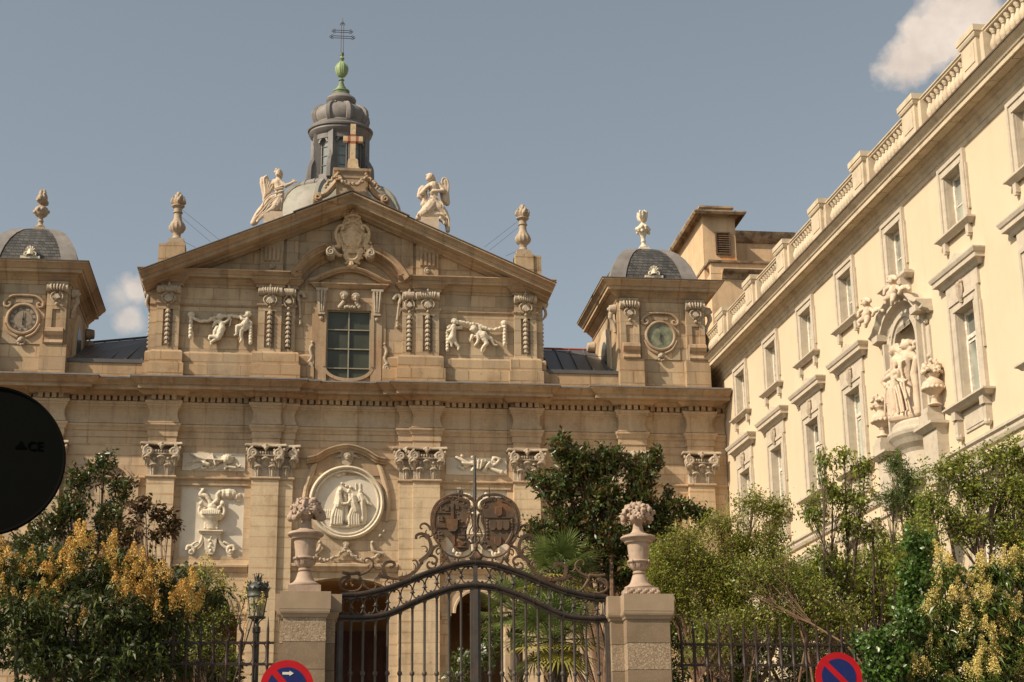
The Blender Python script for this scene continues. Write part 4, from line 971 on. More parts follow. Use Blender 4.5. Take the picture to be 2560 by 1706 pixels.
    bell = [(1.72, 18.98), (1.60, 19.06), (1.51, 19.18), (1.45, 19.35), (1.38, 19.62), (1.28, 19.90), (1.13, 20.20), (.94, 20.46), (.72, 20.66), (.47, 20.78), (.38, 20.80)]
    d = MB()
    for i in range(4):
        for (h0, z0), (h1, z1) in zip(bell[:-1], bell[1:]):
            q = [(-h0, -h0, z0), (h0, -h0, z0), (h1, -h1, z1), (-h1, -h1, z1)]
            R_ = Matrix.Rotation(i*PI/2, 3, 'Z'); d.add([tuple(R_ @ Vector(v_) + Vector((cx, cy, 0))) for v_ in q], [(0, 1, 2, 3)])
    d.box(cx-.36, cx+.36, cy-.36, cy+.36, 20.7, 20.80)
    cu = d.build('cupola', M['slate'], tw)
    d = MB()
    for i in range(4):
        R_ = Matrix.Rotation(i*PI/2, 3, 'Z'); P0_ = []
        for h_, z_ in bell:
            w_ = .50*(.35+.65*h_/1.5); P0_ += [(-h_-.02, -h_-.02, z_+.01), (-h_+w_, -h_-.025, z_+.01), (-h_-.025, -h_+w_, z_+.01), (-h_+w_, -h_+.03, z_-.02), (-h_+.03, -h_+w_, z_-.02)]
        n = len(bell); fs = []
        for k in range(n-1):
            o_ = k*5; p_ = o_+5
            fs += [(o_, p_, p_+1, o_+1), (o_, o_+2, p_+2, p_), (o_+1, p_+1, p_+3, o_+3), (o_+2, o_+4, p_+4, p_+2)]
        d.add([tuple(R_ @ Vector(v_) + Vector((cx, cy, 0))) for v_ in P0_], fs)
    d.build('lead_hip', M['leadpale'], cu)
    d = MB(); d.mould([(cx-1.5, cy-1.5), (cx+1.5, cy-1.5), (cx+1.5, cy+1.5), (cx-1.5, cy+1.5)], [(-.1, 18.98), (.12, 18.98), (.12, 19.02), (.02, 19.06), (.03, 19.16), (-.1, 19.20)], closed=True)
    d.box(cx-.40, cx+.40, cy-.40, cy+.40, 20.78, 20.83); d.build('lead_kerb', M['leadpale'], cu)
    d = MB(); z = 19.52; y = cy-1.40
    d.box(cx-.30, cx+.30, y-.1, y+.2, z-.08, z); d.tube([(cx, y-.08, z+.02), (cx, y-.05, z+.24)], [.13, .08], 8); d.tube(spiral((cx-.12, z+.05), .09, .02, 1.2, 0, y-.1, 12), .03, 6); d.tube(spiral((cx+.12, z+.05), .09, .02, 1.2, PI, y-.1, 12, -1), .03, 6)
    for k in range(5): d.tube([(cx, y-.08, z+.1), (cx+.17*math.sin((k-2)*.5), y-.1, z+.12+.2*math.cos((k-2)*.5))], [.03, .05], 6)
    d.build('shell_ornament', M['marble'], cu, smooth=True)
    # ridge finial (stands on the cupola)
    T_ = Tr(1340, 480, 3.137, cy)
    base = Vector((cx, cy, 20.83)); k = T_.k
    root = thing('stone_finial', base, ('weathered grey finial with a garlanded ball and flame standing on the left slate cupola' if s < 0 else 'pale cream vase finial with splayed flame standing on the right slate cupola'), 'finial', 'finials on the turret cupolas')
    fm = M['candle'] if s < 0 else M['marble']
    d = MB(); d.box(cx-.21, cx+.21, cy-.21, cy+.21, 20.83, 20.93); d.box(cx-.16, cx+.16, cy-.16, cy+.16, 20.93, 21.0)
    d.build('plinth', fm, root)
    if s < 0: prof = [(.14, 0), (.16, .04), (.09, .1), (.07, .18), (.10, .22), (.10, .25), (.06, .28), (.09, .36), (.19, .44), (.235, .56), (.20, .68), (.10, .76), (.06, .80), (.10, .86)]
    else: prof = [(.17, 0), (.15, .04), (.08, .12), (.06, .18), (.09, .22), (.08, .28), (.07, .34), (.12, .50), (.16, .58), (.22, .66), (.22, .74), (.15, .80), (.10, .86), (.06, .90), (.05, .94)]
    d = MB(); d.lathe((cx, cy, 21.0), prof, 18)
    rr = random.Random(3+s)
    for q in range(10):
        a_ = q*PI/5; d.ball((cx+.21*math.cos(a_), cy+.21*math.sin(a_), 21.0+(.56 if s < 0 else .68)+.05*math.sin(a_*3)), .07, 7)
        if s > 0: d.ball((cx+.2*math.cos(a_), cy+.2*math.sin(a_), 21.0+.60-.05*math.cos(a_*3)), .06, 7)
    sculpt(d, 'vase', fm, root, .014, 1)
    d = MB(); z = 21.0+(.84 if s < 0 else .92)
    for q in range(16):
        a_ = q*2.4; r_ = (.06+.13*((q % 4)/3)); h_ = .36+.1*rr.random()-.22*(q % 4)/3
        if s < 0: d.tube(smoothpath([(cx, cy, z), (cx+r_*1.1*math.cos(a_), cy+r_*1.1*math.sin(a_), z+h_*.45), (cx+r_*.8*math.cos(a_), cy+r_*.8*math.sin(a_), z+h_), (cx+r_*1.15*math.cos(a_), cy+r_*1.15*math.sin(a_), z+h_+.04)], 3), [.05, .06, .07, .075, .075, .07, .06, .045, .03, .02], 6)
        else: d.tube(smoothpath([(cx, cy, z), (cx+r_*1.1*math.cos(a_), cy+r_*1.1*math.sin(a_), z+.14), (cx+r_*1.6*math.cos(a_), cy+r_*1.6*math.sin(a_), z+.16+h_*.75)], 4), [.03, .035, .04, .045, .052, .052, .045, .04, .02], 6)
    d.ball((cx, cy, z+.12), .12, 8); sculpt(d, 'flame', fm, root, .013, 1)
# link roofs between gable block and turrets, low parapet
for s in (-1, 1):
    a, b_ = sorted((s*6.1, s*8.5))
    w = MB(); w.box(X(a), X(b_), WY+.02, WY+.4, 15.25, 15.88); w.build('low_parapet', M['ash_rough'], church)
    w = MB(); w.box(X(a)+.01, X(b_)-.01, WY-.02, WY+.42, 15.885, 16.0); w.build('gutter', M['zinc'], church)
    zl, zr = (17.9, 18.6); y2 = WY+4.4
    w = MB(); P = [(X(a), WY+.3, 16.0), (X(b_), WY+.3, 16.0), (X(b_), y2, 17.75 if s > 0 else 18.5), (X(a), y2, 18.35 if s > 0 else 17.65)]
    if s > 0: P = [(X(a), WY+.3, 16.0), (X(b_), WY+.3, 16.0), (X(b_), y2, 17.95), (X(a), y2, 17.95)]
    else: P = [(X(a), WY+.3, 16.0), (X(b_), WY+.3, 16.0), (X(b_), y2, 18.05), (X(a), y2, 17.75)]
    w.add(P, [(0, 1, 2, 3)])
    ro = w.build('link_roof', M['zinc'], church)
    w = MB()
    for q in range(5):
        t_ = (q+.5)/5; x = X(a)+(b_-a)*t_; zt_ = P[3][2]+(P[2][2]-P[3][2])*t_; w.tube([(x, WY+.28, 16.03), (x+.35, y2, zt_+.03)], .03, 5)
    w.build('roof_seam', M['zinc'], ro)
    w = MB(); w.tube([(X(a), y2, P[3][2]+.05), (X(b_), y2, P[2][2]+.05)], .04, 6)
    w.build('roof_ridge', M['tile'] if s > 0 else M['zinc'], ro)
    w = MB(); w.box(X(a), X(b_), y2, y2+6, 15.2, 17.6); w.build('rear_block', M['ash_rough'], church)
# ================================================================ LANTERN AND DOME
LY = 69.; T_ = Tr(600, 0, 2.904, LY); lx = X(.0)
zof = lambda y: T_.p(735, y).z
K = T_.k
dz = zof(1395); dome = MB()
dome.lathe((lx, LY, dz), [(2.95, -6.0), (2.95, -3.0), (2.9, -2.2), (2.82, -1.5), (2.7, -.95), (2.5, -.5), (2.3, -.25), (2.05, -.06), (1.6, .1), (.5, .2)], 48)
dm = dome.build('dome', M['domelead'], church, smooth=True)
rb = MB()
for k in range(8):
    a_ = k*PI/4+PI/8
    rb.tube([(lx+r_*math.cos(a_), LY+r_*math.sin(a_), dz+z_+.03) for r_, z_ in [(2.95, -6.0), (2.95, -3.0), (2.9, -2.2), (2.82, -1.5), (2.7, -.95), (2.5, -.5), (2.3, -.25), (2.05, -.06), (1.9, .0)]], .16, 6)
rb.build('dome_rib', M['domelead'], dm, smooth=True)
ln = thing('lantern', (lx, LY, dz), None, None); setp(ln, church)
rr_ = lambda px: px*K
rl = MB(); z0 = zof(1380)
rl.lathe((lx, LY, z0), [(1.55, -.35), (1.72, -.3), (1.86, -.15), (1.88, 0), (1.80, .13), (1.62, .2), (1.4, .22)], 40)
for k in range(20):
    a_ = k*PI/10; rl.tube([(lx+r_*math.cos(a_), LY+r_*math.sin(a_), z0+z_) for r_, z_ in [(1.73, -.3), (1.88, -.15), (1.90, 0), (1.82, .14), (1.62, .22)]], .02, 5)
rl.build('base_roll', M['leadpale'], ln, smooth=True)
zd0, zd1 = zof(1340), zof(985); rd = rr_(178)
dr = MB()
n8 = 8
for k in range(n8):
    a_ = -PI/2 + k*PI/4 + .06; R_ = Matrix.Rotation(a_+PI/2, 3, 'Z'); c_ = Vector((lx, LY, 0))
    half = rd*math.tan(PI/8); ap = rd*math.cos(0)
    L = MB(); ow = half*.60; zs_ = zd1-.66
    def ad(mb2): dr.add([tuple(R_ @ Vector(v_) + c_) for v_ in mb2.v], mb2.f)
    L.box(-half, -ow, -ap, -ap+.18, zd0, zd1); L.box(ow, half, -ap, -ap+.18, zd0, zd1); L.box(-ow, ow, -ap, -ap+.18, zd0, zd0+.2)
    pts = arc(0, zs_, ow, 0, PI, 10)
    for p_, q_ in zip(pts[:-1], pts[1:]): L.prism([(p_[0], p_[1]), (p_[0], zd1), (q_[0], zd1), (q_[0], q_[1])], -ap, -ap+.18)
    L.sweep(arc(0, zs_, ow*1.0, -.0, PI, 12), [(.0, .0), (.06, .0), (.06, .09), (0, .09)], -ap)
    L.box(-half*.92, half*.92, -ap-.05, -ap, zd1-.22, zd1-.1)
    L.box(half-.14, half+.14, -ap-.10, -ap+.2, zd0, zd1); ad(L)
    G_ = MB(); G_.box(-ow*.9, ow*.9, -ap+.14, -ap+.16, zd0+.2, zs_+ow*.95)
    q = MB(); q.add([tuple(R_ @ Vector(v_) + c_) for v_ in G_.v], G_.f); gw = q.build('lantern_window', M['lglass'], ln)
    G_ = MB(); ww = ow*.72
    for e_ in (-1, 1): G_.box(e_*ww-.03, e_*ww+.03, -ap+.06, -ap+.14, zd0+.2, zs_)
    G_.sweep(arc(0, zs_, ww, 0, PI, 10), [(0, -.03), (.08, -.03), (.08, .03), (0, .03)], -ap+.14)
    for q_ in range(1, 4): G_.box(-ww, ww, -ap+.10, -ap+.14, zd0+.2+q_*(zs_-zd0-.2)/3.4-.012, zd0+.2+q_*(zs_-zd0-.2)/3.4+.012)
    q = MB(); q.add([tuple(R_ @ Vector(v_) + c_) for v_ in G_.v], G_.f); q.build('window_frame', M['leadpale'], gw)
    # console buttress
    a2 = a_+PI/8; u_ = Vector((math.cos(a2), math.sin(a2), 0)); r0 = rd/math.cos(PI/8); 
    bt = smoothpath([u_*(r0+.02)+Vector((0, 0, zd0+1.3)), u_*(r0+.06)+Vector((0, 0, zd0+1.0)), u_*(r0+.14)+Vector((0, 0, zd0+.78)), u_*(r0+.24)+Vector((0, 0, zd0+.5)), u_*(r0+.26)+Vector((0, 0, zd0-.1))], 4)
    dr.tube([c_+v_ for v_ in bt], [.08, .09, .10, .10, .11, .11, .12, .13, .14, .14, .15, .15, .15, .15, .15, .15, .15], 6)
dr.build('drum', M['lead'], ln)
zr = zof(966); cr = MB()
cr.lathe((lx, LY, zr), [(rd+.02, -.62), (rd+.10, -.60), (rd+.12, -.38), (rd+.22, -.30), (rd+.30, -.16), (1.36, -.06), (1.44, -.03), (1.45, .04), (1.40, .08), (1.05, .30), (.5, .3)], 48)
cr.build('lantern_cornice', M['lead'], ln, smooth=True)
zc = zr + .15; on = MB()
onp = [(1.22, 0), (1.24, .1), (1.14, .14), (1.10, .2), (1.18, .32), (1.22, .5), (1.20, .68), (1.10, .85), (.92, .98), (.70, 1.06), (.56, 1.12), (.52, 1.2), (.58, 1.26), (.66, 1.34), (.68, 1.42), (.62, 1.52), (.50, 1.60), (.44, 1.66)]
on.lathe((lx, LY, zc), onp, 48)
oc = on.build('onion_cap', M['leadpale'], ln, smooth=True)
rb = MB()
for k in range(8):
    a_ = k*PI/4+.3; rb.tube([(lx+r_*math.cos(a_), LY+r_*math.sin(a_), zc+z_) for r_, z_ in onp[3:12]], [.14, .15, .16, .15, .13, .11, .09, .08, .07], 6)
rb.build('cap_rib', M['leadpale'], oc, smooth=True)
zg = zc+1.62; gp = MB()
gp.lathe((lx, LY, zg), [(.37, 0), (.39, .1), (.34, .16), (.38, .22), (.37, .27), (.24, .33), (.22, .40), (.14, .52), (.10, .66), (.08, .74), (.13, .78), (.13, .82), (.07, .86), (.06, .92)], 24)
gp.build('copper_spire', M['copper'], ln, smooth=True)
ze = zg+.92; gp = MB()
gp.lathe((lx, LY, ze), [(.06, 0), (.16, .06), (.24, .18), (.29, .36), (.28, .52), (.21, .66), (.12, .76), (.06, .80)], 24)
for k in range(10):
    a_ = k*PI/5; gp.tube([(lx+r_*math.cos(a_), LY+r_*math.sin(a_), ze+z_) for r_, z_ in [(.16, .06), (.245, .18), (.295, .36), (.285, .52), (.215, .66), (.12, .76)]], .012, 5)
gp.build('copper_egg', M['coppere'], ln, smooth=True)
gp = MB(); gp.lathe((lx, LY, ze+.80), [(.05, 0), (.07, .06), (.12, .14), (.07, .2), (.06, .28), (.10, .31), (.08, .38)], 16); gp.build('copper_neck', M['copper'], ln, smooth=True)
cz = ze+1.18; H = zof(130)-cz; cs = MB(); t_ = .016
for e_ in (-1, 1): cs.tube([(lx+e_*.055, LY, cz), (lx+e_*.05, LY, cz+H*.80)], t_, 5)
for zz, ww in ((.46, .40), (.62, .30)):
    for o_ in (-.05, .05): cs.tube([(lx-ww, LY, cz+H*zz+o_), (lx+ww, LY, cz+H*zz+o_)], t_, 5)
    for e_ in (-1, 1):
        for dx_, dz_ in ((.06, .07), (.06, -.07), (.13, 0)):
            cs.tube([(lx+e_*(ww+dx_)+.045*math.cos(q*PI/4), LY, cz+H*zz+dz_*.8+.045*math.sin(q*PI/4)) for q in range(9)], t_*.9, 5)
for dx_, dz_ in ((-.06, 0), (.06, 0), (0, .08)): cs.tube([(lx+dx_+.045*math.cos(q*PI/4), LY, cz+H*.82+dz_+.045*math.sin(q*PI/4)) for q in range(9)], t_*.9, 5)
cs.tube([(lx, LY, cz+H*.85), (lx, LY, cz+H)], .012, 5); cs.lathe((lx, LY, cz-.02), [(.09, 0), (.09, .05), (.03, .06)], 10)
cs.build('iron_cross', M['iron'], ln)
# the lantern is slightly shallower than wide
for o_ in [ln, dm]:
    for c_ in [o_] + list(o_.children_recursive):
        if c_.type == 'MESH' and not c_.get('sq'):
            for v_ in c_.data.vertices: v_.co.y = LY+(v_.co.y-LY)*(.6 if o_ is dm or c_.name.startswith('base_roll') else .82)
            c_['sq'] = 1
for c_ in [ln, dm] + list(ln.children_recursive) + list(dm.children_recursive):
    if 'sq' in c_.keys(): del c_['sq']
# ================================================================ GABLE TOP : pedestal, stone cross, angels, candle finials
Yp = 49.75; T_ = Tr(780, 330, 7.468, Yp)
cp = thing('stone_cross', (X(0), Yp, 21.2), 'stone cross with faded red paint bands on a garlanded scroll pedestal at the gable peak', 'cross')
zt_ = T_.p(760, 795).z; zb_ = 21.2
d = MB(); c = X(0); w0 = .58
d.box(c-.50, c+.50, Yp-.42, Yp+.42, zb_, zt_-.10); d.mould([(c-.5, Yp-.42), (c+.5, Yp-.42), (c+.5, Yp+.42), (c-.5, Yp+.42)], [(0, zt_-.34), (.02, zt_-.3), (.02, zt_-.16), (.09, zt_-.08), (.10, zt_), (0, zt_+.01)], closed=True); d.box(c-.55, c+.55, Yp-.47, Yp+.47, zt_-.08, zt_+.006)
d.build('pedestal', M['trim'], cp)
d = MB()
for s in (-1, 1):
    d.tube(smoothpath([(c+s*.45, Yp-.3, zt_-.36), (c+s*.60, Yp-.3, zt_-.58), (c+s*.78, Yp-.3, zt_-.80), (c+s*1.0, Yp-.3, zt_-.92)], 4), .11, 8)
    d.tube([(c+s*1.06, Yp-.42, zt_-.98), (c+s*1.06, Yp+.1, zt_-.98)], .15, 14); d.tube(spiral((c+s*1.06, zt_-.98), .12, .03, 1.3, PI/2, Yp-.47, 18, s), .04, 6)
    garland(d, [(c+s*.45, Yp-.46, zt_-.25), (c+s*.68, Yp-.5, zt_-.45), (c+s*.85, Yp-.5, zt_-.68)], .05, seed=3); garland(d, [(c+s*.45, Yp-.5, zt_-.28), (c+s*.25, Yp-.55, zt_-.5), (c, Yp-.55, zt_-.56)], .055, seed=5)
    for k in range(4): d.ball((c+s*(.44+.04*(k % 2)), Yp-.48, zt_-.18-.07*k), .06, 7)
sculpt(d, 'pedestal_scroll', M['trim'], cp, .012, 1)
d = MB(); hw = T_.k*60; z1 = T_.p(760, -130).z; 
zc_ = T_.p(770, 145).z; th = .10
def P2(pts): return [(T_.p(x, y).x, T_.p(x, y).z) for x, y in pts]
d.prism(P2([(560, 790), (640, 750), (662, 690), (668, 560), (690, 535), (830, 535), (852, 560), (862, 680), (905, 750), (985, 790)]), Yp-.16, Yp+.16)
cc = T_.p(768, 0).x; hw = .082
d.box(cc-hw, cc+hw, Yp-.08, Yp+.08, T_.p(768, 540).z, zc_-.085); d.box(cc-hw, cc+hw, Yp-.08, Yp+.08, zc_-.085, T_.p(768, -130).z)
d.box(cc-.31, cc-hw, Yp-.08, Yp+.08, zc_-.085, zc_+.085); d.box(cc+hw, cc+.31, Yp-.08, Yp+.08, zc_-.085, zc_+.085)
d.build('cross_shaft', M['gold'], cp)
d = MB(); o_ = .004
for (x0, x1, za, zb2) in ((cc-.165, cc-.09, zc_-.085, zc_+.085), (cc+.09, cc+.165, zc_-.085, zc_+.085), (cc-hw, cc+hw, zc_+.09, zc_+.15), (cc-hw, cc+hw, zc_-.165, zc_-.09)):
    d.box(x0-o_, x1+o_, Yp-.08-o_, Yp+.08+o_, za-o_, zb2+o_)
d.build('painted_band', M['paintred'], cp)
# angels
def wing_feathers(mb, T_, rows):
    for pts, r0 in rows: T_.tb(mb, smoothpath(pts, 4), [r0]*((len(pts)-1)*4+1), n=6, flat=.8)
def angel_left():
    T_ = Tr(620, 410, 9.8, 49.55); root = thing('angel_statue', T_.p(500, 1400, 0), 'pale stone angel at the left slope of the gable, arm outstretched to the right', 'statue', 'angels on the gable')
    mb = MB(); C_ = lambda *p: T_.ch(mb, list(p), 10)
    C_((745, 250, 70, 60), (745, 290, 62, 70)); C_((740, 355, 38, 50), (735, 400, 44, 40)); T_.ch(mb, [(712, 300, 15, 125)])
    C_((650, 480, 62, 20), (760, 470, 85, 40), (820, 500, 50, 60)); C_((740, 470, 100, 30), (760, 600, 92, 30), (780, 720, 95, 30)); C_((790, 480, 52, 80), (860, 540, 44, 110), (925, 590, 40, 130), (1040, 540, 30, 140), (1090, 510, 26, 140))
    C_((640, 440, 50, 20), (600, 500, 40, -30))
    # hand with fingers
    C_((1090, 505, 28, 140), (1125, 490, 24, 140))
    for x, y in ((1110, 435), (1160, 450), (1195, 475), (1190, 500)): C_((1120, 490, 14, 140), (x, y, 9, 145))
    C_((1100, 500, 12, 150), (1140, 520, 9, 165))
    # skirt
    C_((780, 740, 95, 30), (770, 880, 100, 40), (700, 1050, 120, 60), (600, 1150, 70, 90)); C_((790, 800, 80, 0), (780, 1000, 70, 0), (770, 1180, 60, 0))
    C_((700, 800, 70, 0), (520, 900, 90, 0), (420, 1050, 90, 0), (300, 1180, 80, 0), (200, 1320, 70, 0), (130, 1450, 60, 0))
    C_((560, 1050, 60, 60), (430, 1150, 60, 40), (300, 1300, 50, 20), (180, 1440, 50, 0))
    for pts in ([(880, 700), (700, 760), (520, 830), (400, 960), (340, 1120), (200, 1290)], [(850, 800), (640, 890), (500, 1010), (400, 1140), (300, 1260), (170, 1400)], [(820, 830), (700, 900), (560, 1000), (440, 1180), (350, 1270)], [(860, 640), (760, 660), (640, 700)], [(850, 590), (760, 620), (650, 660)], [(700, 1000), (560, 1060), (420, 1200)], [(840, 900), (810, 1050), (800, 1180)], [(790, 960), (720, 1100), (700, 1180)], [(720, 980), (660, 1080), (640, 1160)]):
        T_.tb(mb, smoothpath([(x, y, 138) for x, y in pts], 5), 15, n=7)
    # leg and foot
    C_((600, 1140, 50, 110), (450, 1240, 42, 110), (320, 1350, 36, 100), (250, 1420, 34, 110), (240, 1450, 26, 130)); C_((240, 1420, 26, 110), (230, 1470, 20, 150))
    body = sculpt(mb, 'body', M['statue'], root, .012, 1)
    mb = MB()
    for x, y, d_ in ((690, 200, 60), (730, 170, 60), (780, 180, 55), (815, 220, 50), (825, 265, 40), (815, 310, 40), (670, 230, 70), (760, 200, 90), (700, 175, 90), (800, 340, 30), (735, 215, 100)): T_.ch(mb, [(x, y, 30, d_), (x+14, y+18, 20, d_)])
    sculpt(mb, 'hair', M['statue'], root, .013, 1)
    mb = MB(); C2 = lambda *p: T_.ch(mb, list(p), 8)
    C2((640, 520, 50, -20), (540, 500, 60, -30), (450, 420, 70, -20), (440, 350, 60, -20)); C2((440, 350, 55, -20), (450, 520, 60, -20), (460, 680, 55, -20), (440, 800, 45, -20)); C2((540, 520, 60, -20), (530, 640, 50, -20), (480, 740, 50, -20)); C2((600, 560, 50, -20), (600, 620, 40, -20))
    C2((360, 360, 58, -60), (345, 460, 50, -60), (370, 620, 40, -60), (395, 800, 35, -60), (390, 880, 30, -60))
    for k in range(4): T_.tb(mb, smoothpath([(470+k*45, 430+k*40, 45), (440+k*35, 600+k*25, 45), (430+k*22, 800-k*20, 40)], 4), 13, n=6)
    T_.tb(mb, smoothpath([(480, 300, 50), (400, 370, 50), (400, 500, 50), (430, 640, 40), (400, 850, 30)], 4), 20, n=7)
    sculpt(mb, 'wing', M['statue'], root, .016, 1)
    mb = MB(); q = T_.p(640, 1330)
    mb.box(q.x-.32, q.x+.26, 49.35, 49.9, APX-sl_*abs(q.x+.26-UC)-.12, T_.p(640, 1215).z); mb.build('statue_block', M['statue'], root)
angel_left()
def angel_right():
    global GROW; GROW = 1.32
    T_ = Tr(1020, 420, 9.8, 49.55); root = thing('angel_statue', T_.p(600, 1400, 0), 'pale stone angel at the right slope of the gable, hands folded on its chest', 'statue', 'angels on the gable')
    mb = MB(); C_ = lambda *p: T_.ch(mb, list(p), 10)
    C_((545, 250, 75, 60), (510, 290, 58, 80)); T_.ch(mb, [(455, 300, 13, 90)]); C_((570, 350, 42, 50), (600, 400, 46, 50))
    C_((540, 470, 62, 50), (640, 460, 80, 40), (730, 460, 62, 30)); C_((620, 470, 100, 40), (620, 600, 85, 50), (610, 740, 80, 40), (620, 860, 100, 40))
    C_((500, 470, 45, 70), (400, 560, 40, 90), (330, 660, 42, 100)); C_((330, 660, 38, 110), (430, 560, 30, 140), (500, 500, 26, 150)); C_((500, 500, 24, 150), (540, 510, 20, 155))
    for y in (485, 505, 525, 545): C_((530, 505, 12, 155), (580, y, 8, 150))
    C_((750, 470, 55, 40), (830, 560, 42, 80), (850, 610, 40, 110)); C_((850, 610, 36, 120), (700, 625, 30, 150), (620, 630, 28, 155)); C_((620, 630, 26, 155), (580, 640, 22, 155))
    for k, (x, y) in enumerate(((520, 660), (535, 685), (555, 700), (580, 715))): C_((585, 645, 11, 160), (x, y, 8, 150))
    C_((620, 850, 100, 40), (560, 960, 120, 60), (460, 1080, 110, 80), (330, 1180, 80, 80), (250, 1240, 50, 60)); C_((640, 900, 110, 30), (750, 1000, 110, 40), (860, 1130, 90, 40), (930, 1250, 70, 30), (960, 1400, 50, 20), (975, 1540, 40, 10))
    C_((500, 1180, 80, 70), (700, 1180, 80, 60), (860, 1260, 50, 60)); C_((380, 920, 60, 60), (420, 960, 60, 60)); C_((600, 1180, 100, 10), (700, 1220, 80, 0))
    C_((400, 820, 50, 0), (420, 700, 50, 10), (400, 620, 50, 20))
    for pts in ([(620, 720), (760, 830), (850, 960), (840, 1070)], [(600, 760), (720, 900), (780, 1050)], [(660, 880), (740, 1000), (760, 1070)], [(370, 990), (480, 1050), (620, 1150), (840, 1210), (960, 1300)], [(440, 840), (450, 940), (560, 1060), (700, 1150), (900, 1200)], [(400, 1010), (280, 1140), (220, 1230)], [(420, 1050), (350, 1180), (300, 1240)], [(560, 1130), (520, 1220)], [(520, 780), (600, 800), (660, 860)], [(500, 830), (560, 960), (640, 1060)], [(700, 1070), (850, 1090), (930, 1180)], [(900, 1150), (980, 1300), (1000, 1500)]):
        T_.tb(mb, smoothpath([(x, y, 148) for x, y in pts], 5), 13, n=7)
    C_((780, 1290, 44, 100), (840, 1350, 32, 110), (880, 1400, 30, 120))
    for x in (860, 880, 900, 920): C_((890, 1380, 10, 130), (x, 1430, 9, 135))
    sculpt(mb, 'body', M['statue'], root, .012, 1)
    mb = MB()
    for x, y, d_ in ((560, 195, 50), (600, 220, 40), (630, 260, 30), (640, 310, 30), (610, 330, 20), (510, 200, 80), (470, 215, 80), (600, 270, 60), (640, 345, 10), (550, 220, 85)): T_.ch(mb, [(x, y, 28, d_), (x+16, y+16, 18, d_)])
    sculpt(mb, 'hair', M['statue'], root, .013, 1)
    mb = MB()
    T_.ch(mb, [(770, 480, 60, -40), (860, 420, 60, -40), (900, 340, 70, -30), (930, 450, 65, -30), (920, 600, 70, -30), (920, 740, 70, -30), (960, 860, 50, -30)], 8); T_.ch(mb, [(840, 560, 50, -40), (860, 700, 50, -40), (900, 830, 50, -30)], 8)
    for k in range(5): T_.tb(mb, smoothpath([(830+k*34, 430+k*14, 40), (850+k*30, 620, 45), (880+k*28, 840+k*18, 35)], 4), 14, n=6)
    T_.tb(mb, smoothpath([(830, 430, 40), (830, 320, 45), (880, 265, 45), (950, 300, 45), (990, 430, 40), (985, 620, 35), (1010, 880, 25)], 4), 18, n=7)
    T_.ch(mb, [(420, 540, 50, -40), (370, 480, 50, -40), (310, 520, 40, -30), (280, 640, 40, -20), (260, 700, 32, -10), (320, 760, 30, 0)], 8)
    for k in range(4): T_.tb(mb, smoothpath([(300+k*25, 520+k*10, 30), (260+k*20, 640+k*20, 40), (260+k*25, 740+k*8, 40)], 4), 14, n=6)
    sculpt(mb, 'wing', M['statue'], root, .016, 1)
    mb = MB(); q = T_.p(540, 1330); zt2 = T_.p(540, 1275).z
    mb.box(q.x-.30, q.x+.26, 49.3, 49.9, APX-sl_*abs(q.x-.3-UC)-.12, zt2); mb.build('statue_block', M['statue'], root)
angel_right(); GROW = 1.16
# candle finials on plinths over the gable corners
def candle(s):
    Yc = 50.35; T_ = Tr(300, 440, 3.015, Yc) if s < 0 else Tr(700, 460, 3.015, Yc); cx_ = 425 if s < 0 else 1833
    yb = 525 if s < 0 else 550; k = T_.k; base = T_.p(cx_, yb)
    root = thing('candle_finial', base, ('fluted stone baluster finial topped by a flame bud on the left gable plinth' if s < 0 else 'fluted stone baluster finial topped by a flame bud on the right gable plinth'), 'finial', 'flame finials beside the gable')
    d = MB(); d.box(base.x-.24, base.x+.24, Yc-.24, Yc+.24, base.z, base.z+.15); d.box(base.x-.17, base.x+.17, Yc-.17, Yc+.17, base.z+.15, base.z+.2); d.build('plinth', M['candle'], root)
    d = MB(); pr = [(.16, .2), (.15, .24), (.11, .30), (.125, .38), (.14, .41), (.20, .46), (.25, .55), (.25, .63), (.21, .72), (.15, .82), (.12, .92), (.115, 1.06), (.15, 1.08), (.15, 1.11), (.12, 1.12), (.12, 1.24), (.16, 1.26), (.20, 1.30), (.20, 1.33), (.13, 1.36), (.10, 1.38)]
    d.lathe(tuple(base), pr, 48, lump=lambda a, z: 1+(.05*math.cos(a*12) if .42 < z < .78 else 0)); d.build('baluster', M['candle'], root, smooth=True)
    d = MB(); z = base.z+1.36; d.ball((base.x, Yc, z+.12), .12, 8)
    for q in range(18):
        a_ = q*2.4; r_ = .05+.15*((q % 3)/2); h_ = .38-.16*(q % 3)/2
        d.tube(smoothpath([(base.x+.05*math.cos(a_), Yc+.05*math.sin(a_), z), (base.x+r_*math.cos(a_), Yc+r_*math.sin(a_), z+h_*.45), (base.x+r_*.75*math.cos(a_+.3), Yc+r_*.75*math.sin(a_+.3), z+h_), (base.x+r_*.95*math.cos(a_+.5), Yc+r_*.95*math.sin(a_+.5), z+h_+.05)], 3), [.04, .05, .055, .06, .06, .055, .045, .035, .025, .015], 6)
    sculpt(d, 'flame_bud', M['candle'], root, .013, 1)
    d = MB(); xo = base.x; bz = T_.p(cx_, yb).z
    d.box(xo-.29, xo+.29, Yc-.3, Yc+.3, 18.6, bz-.0); d.box(xo+s*.27, xo+s*.55, Yc-.25, Yc+.35, 18.6, bz-.03) if s > 0 else d.box(xo-.52, xo-.30, Yc-.25, Yc+.35, 18.6, bz-.03)
    d.build('finial_plinth', M['ash_rough'], church)
for s in (-1, 1): candle(s)
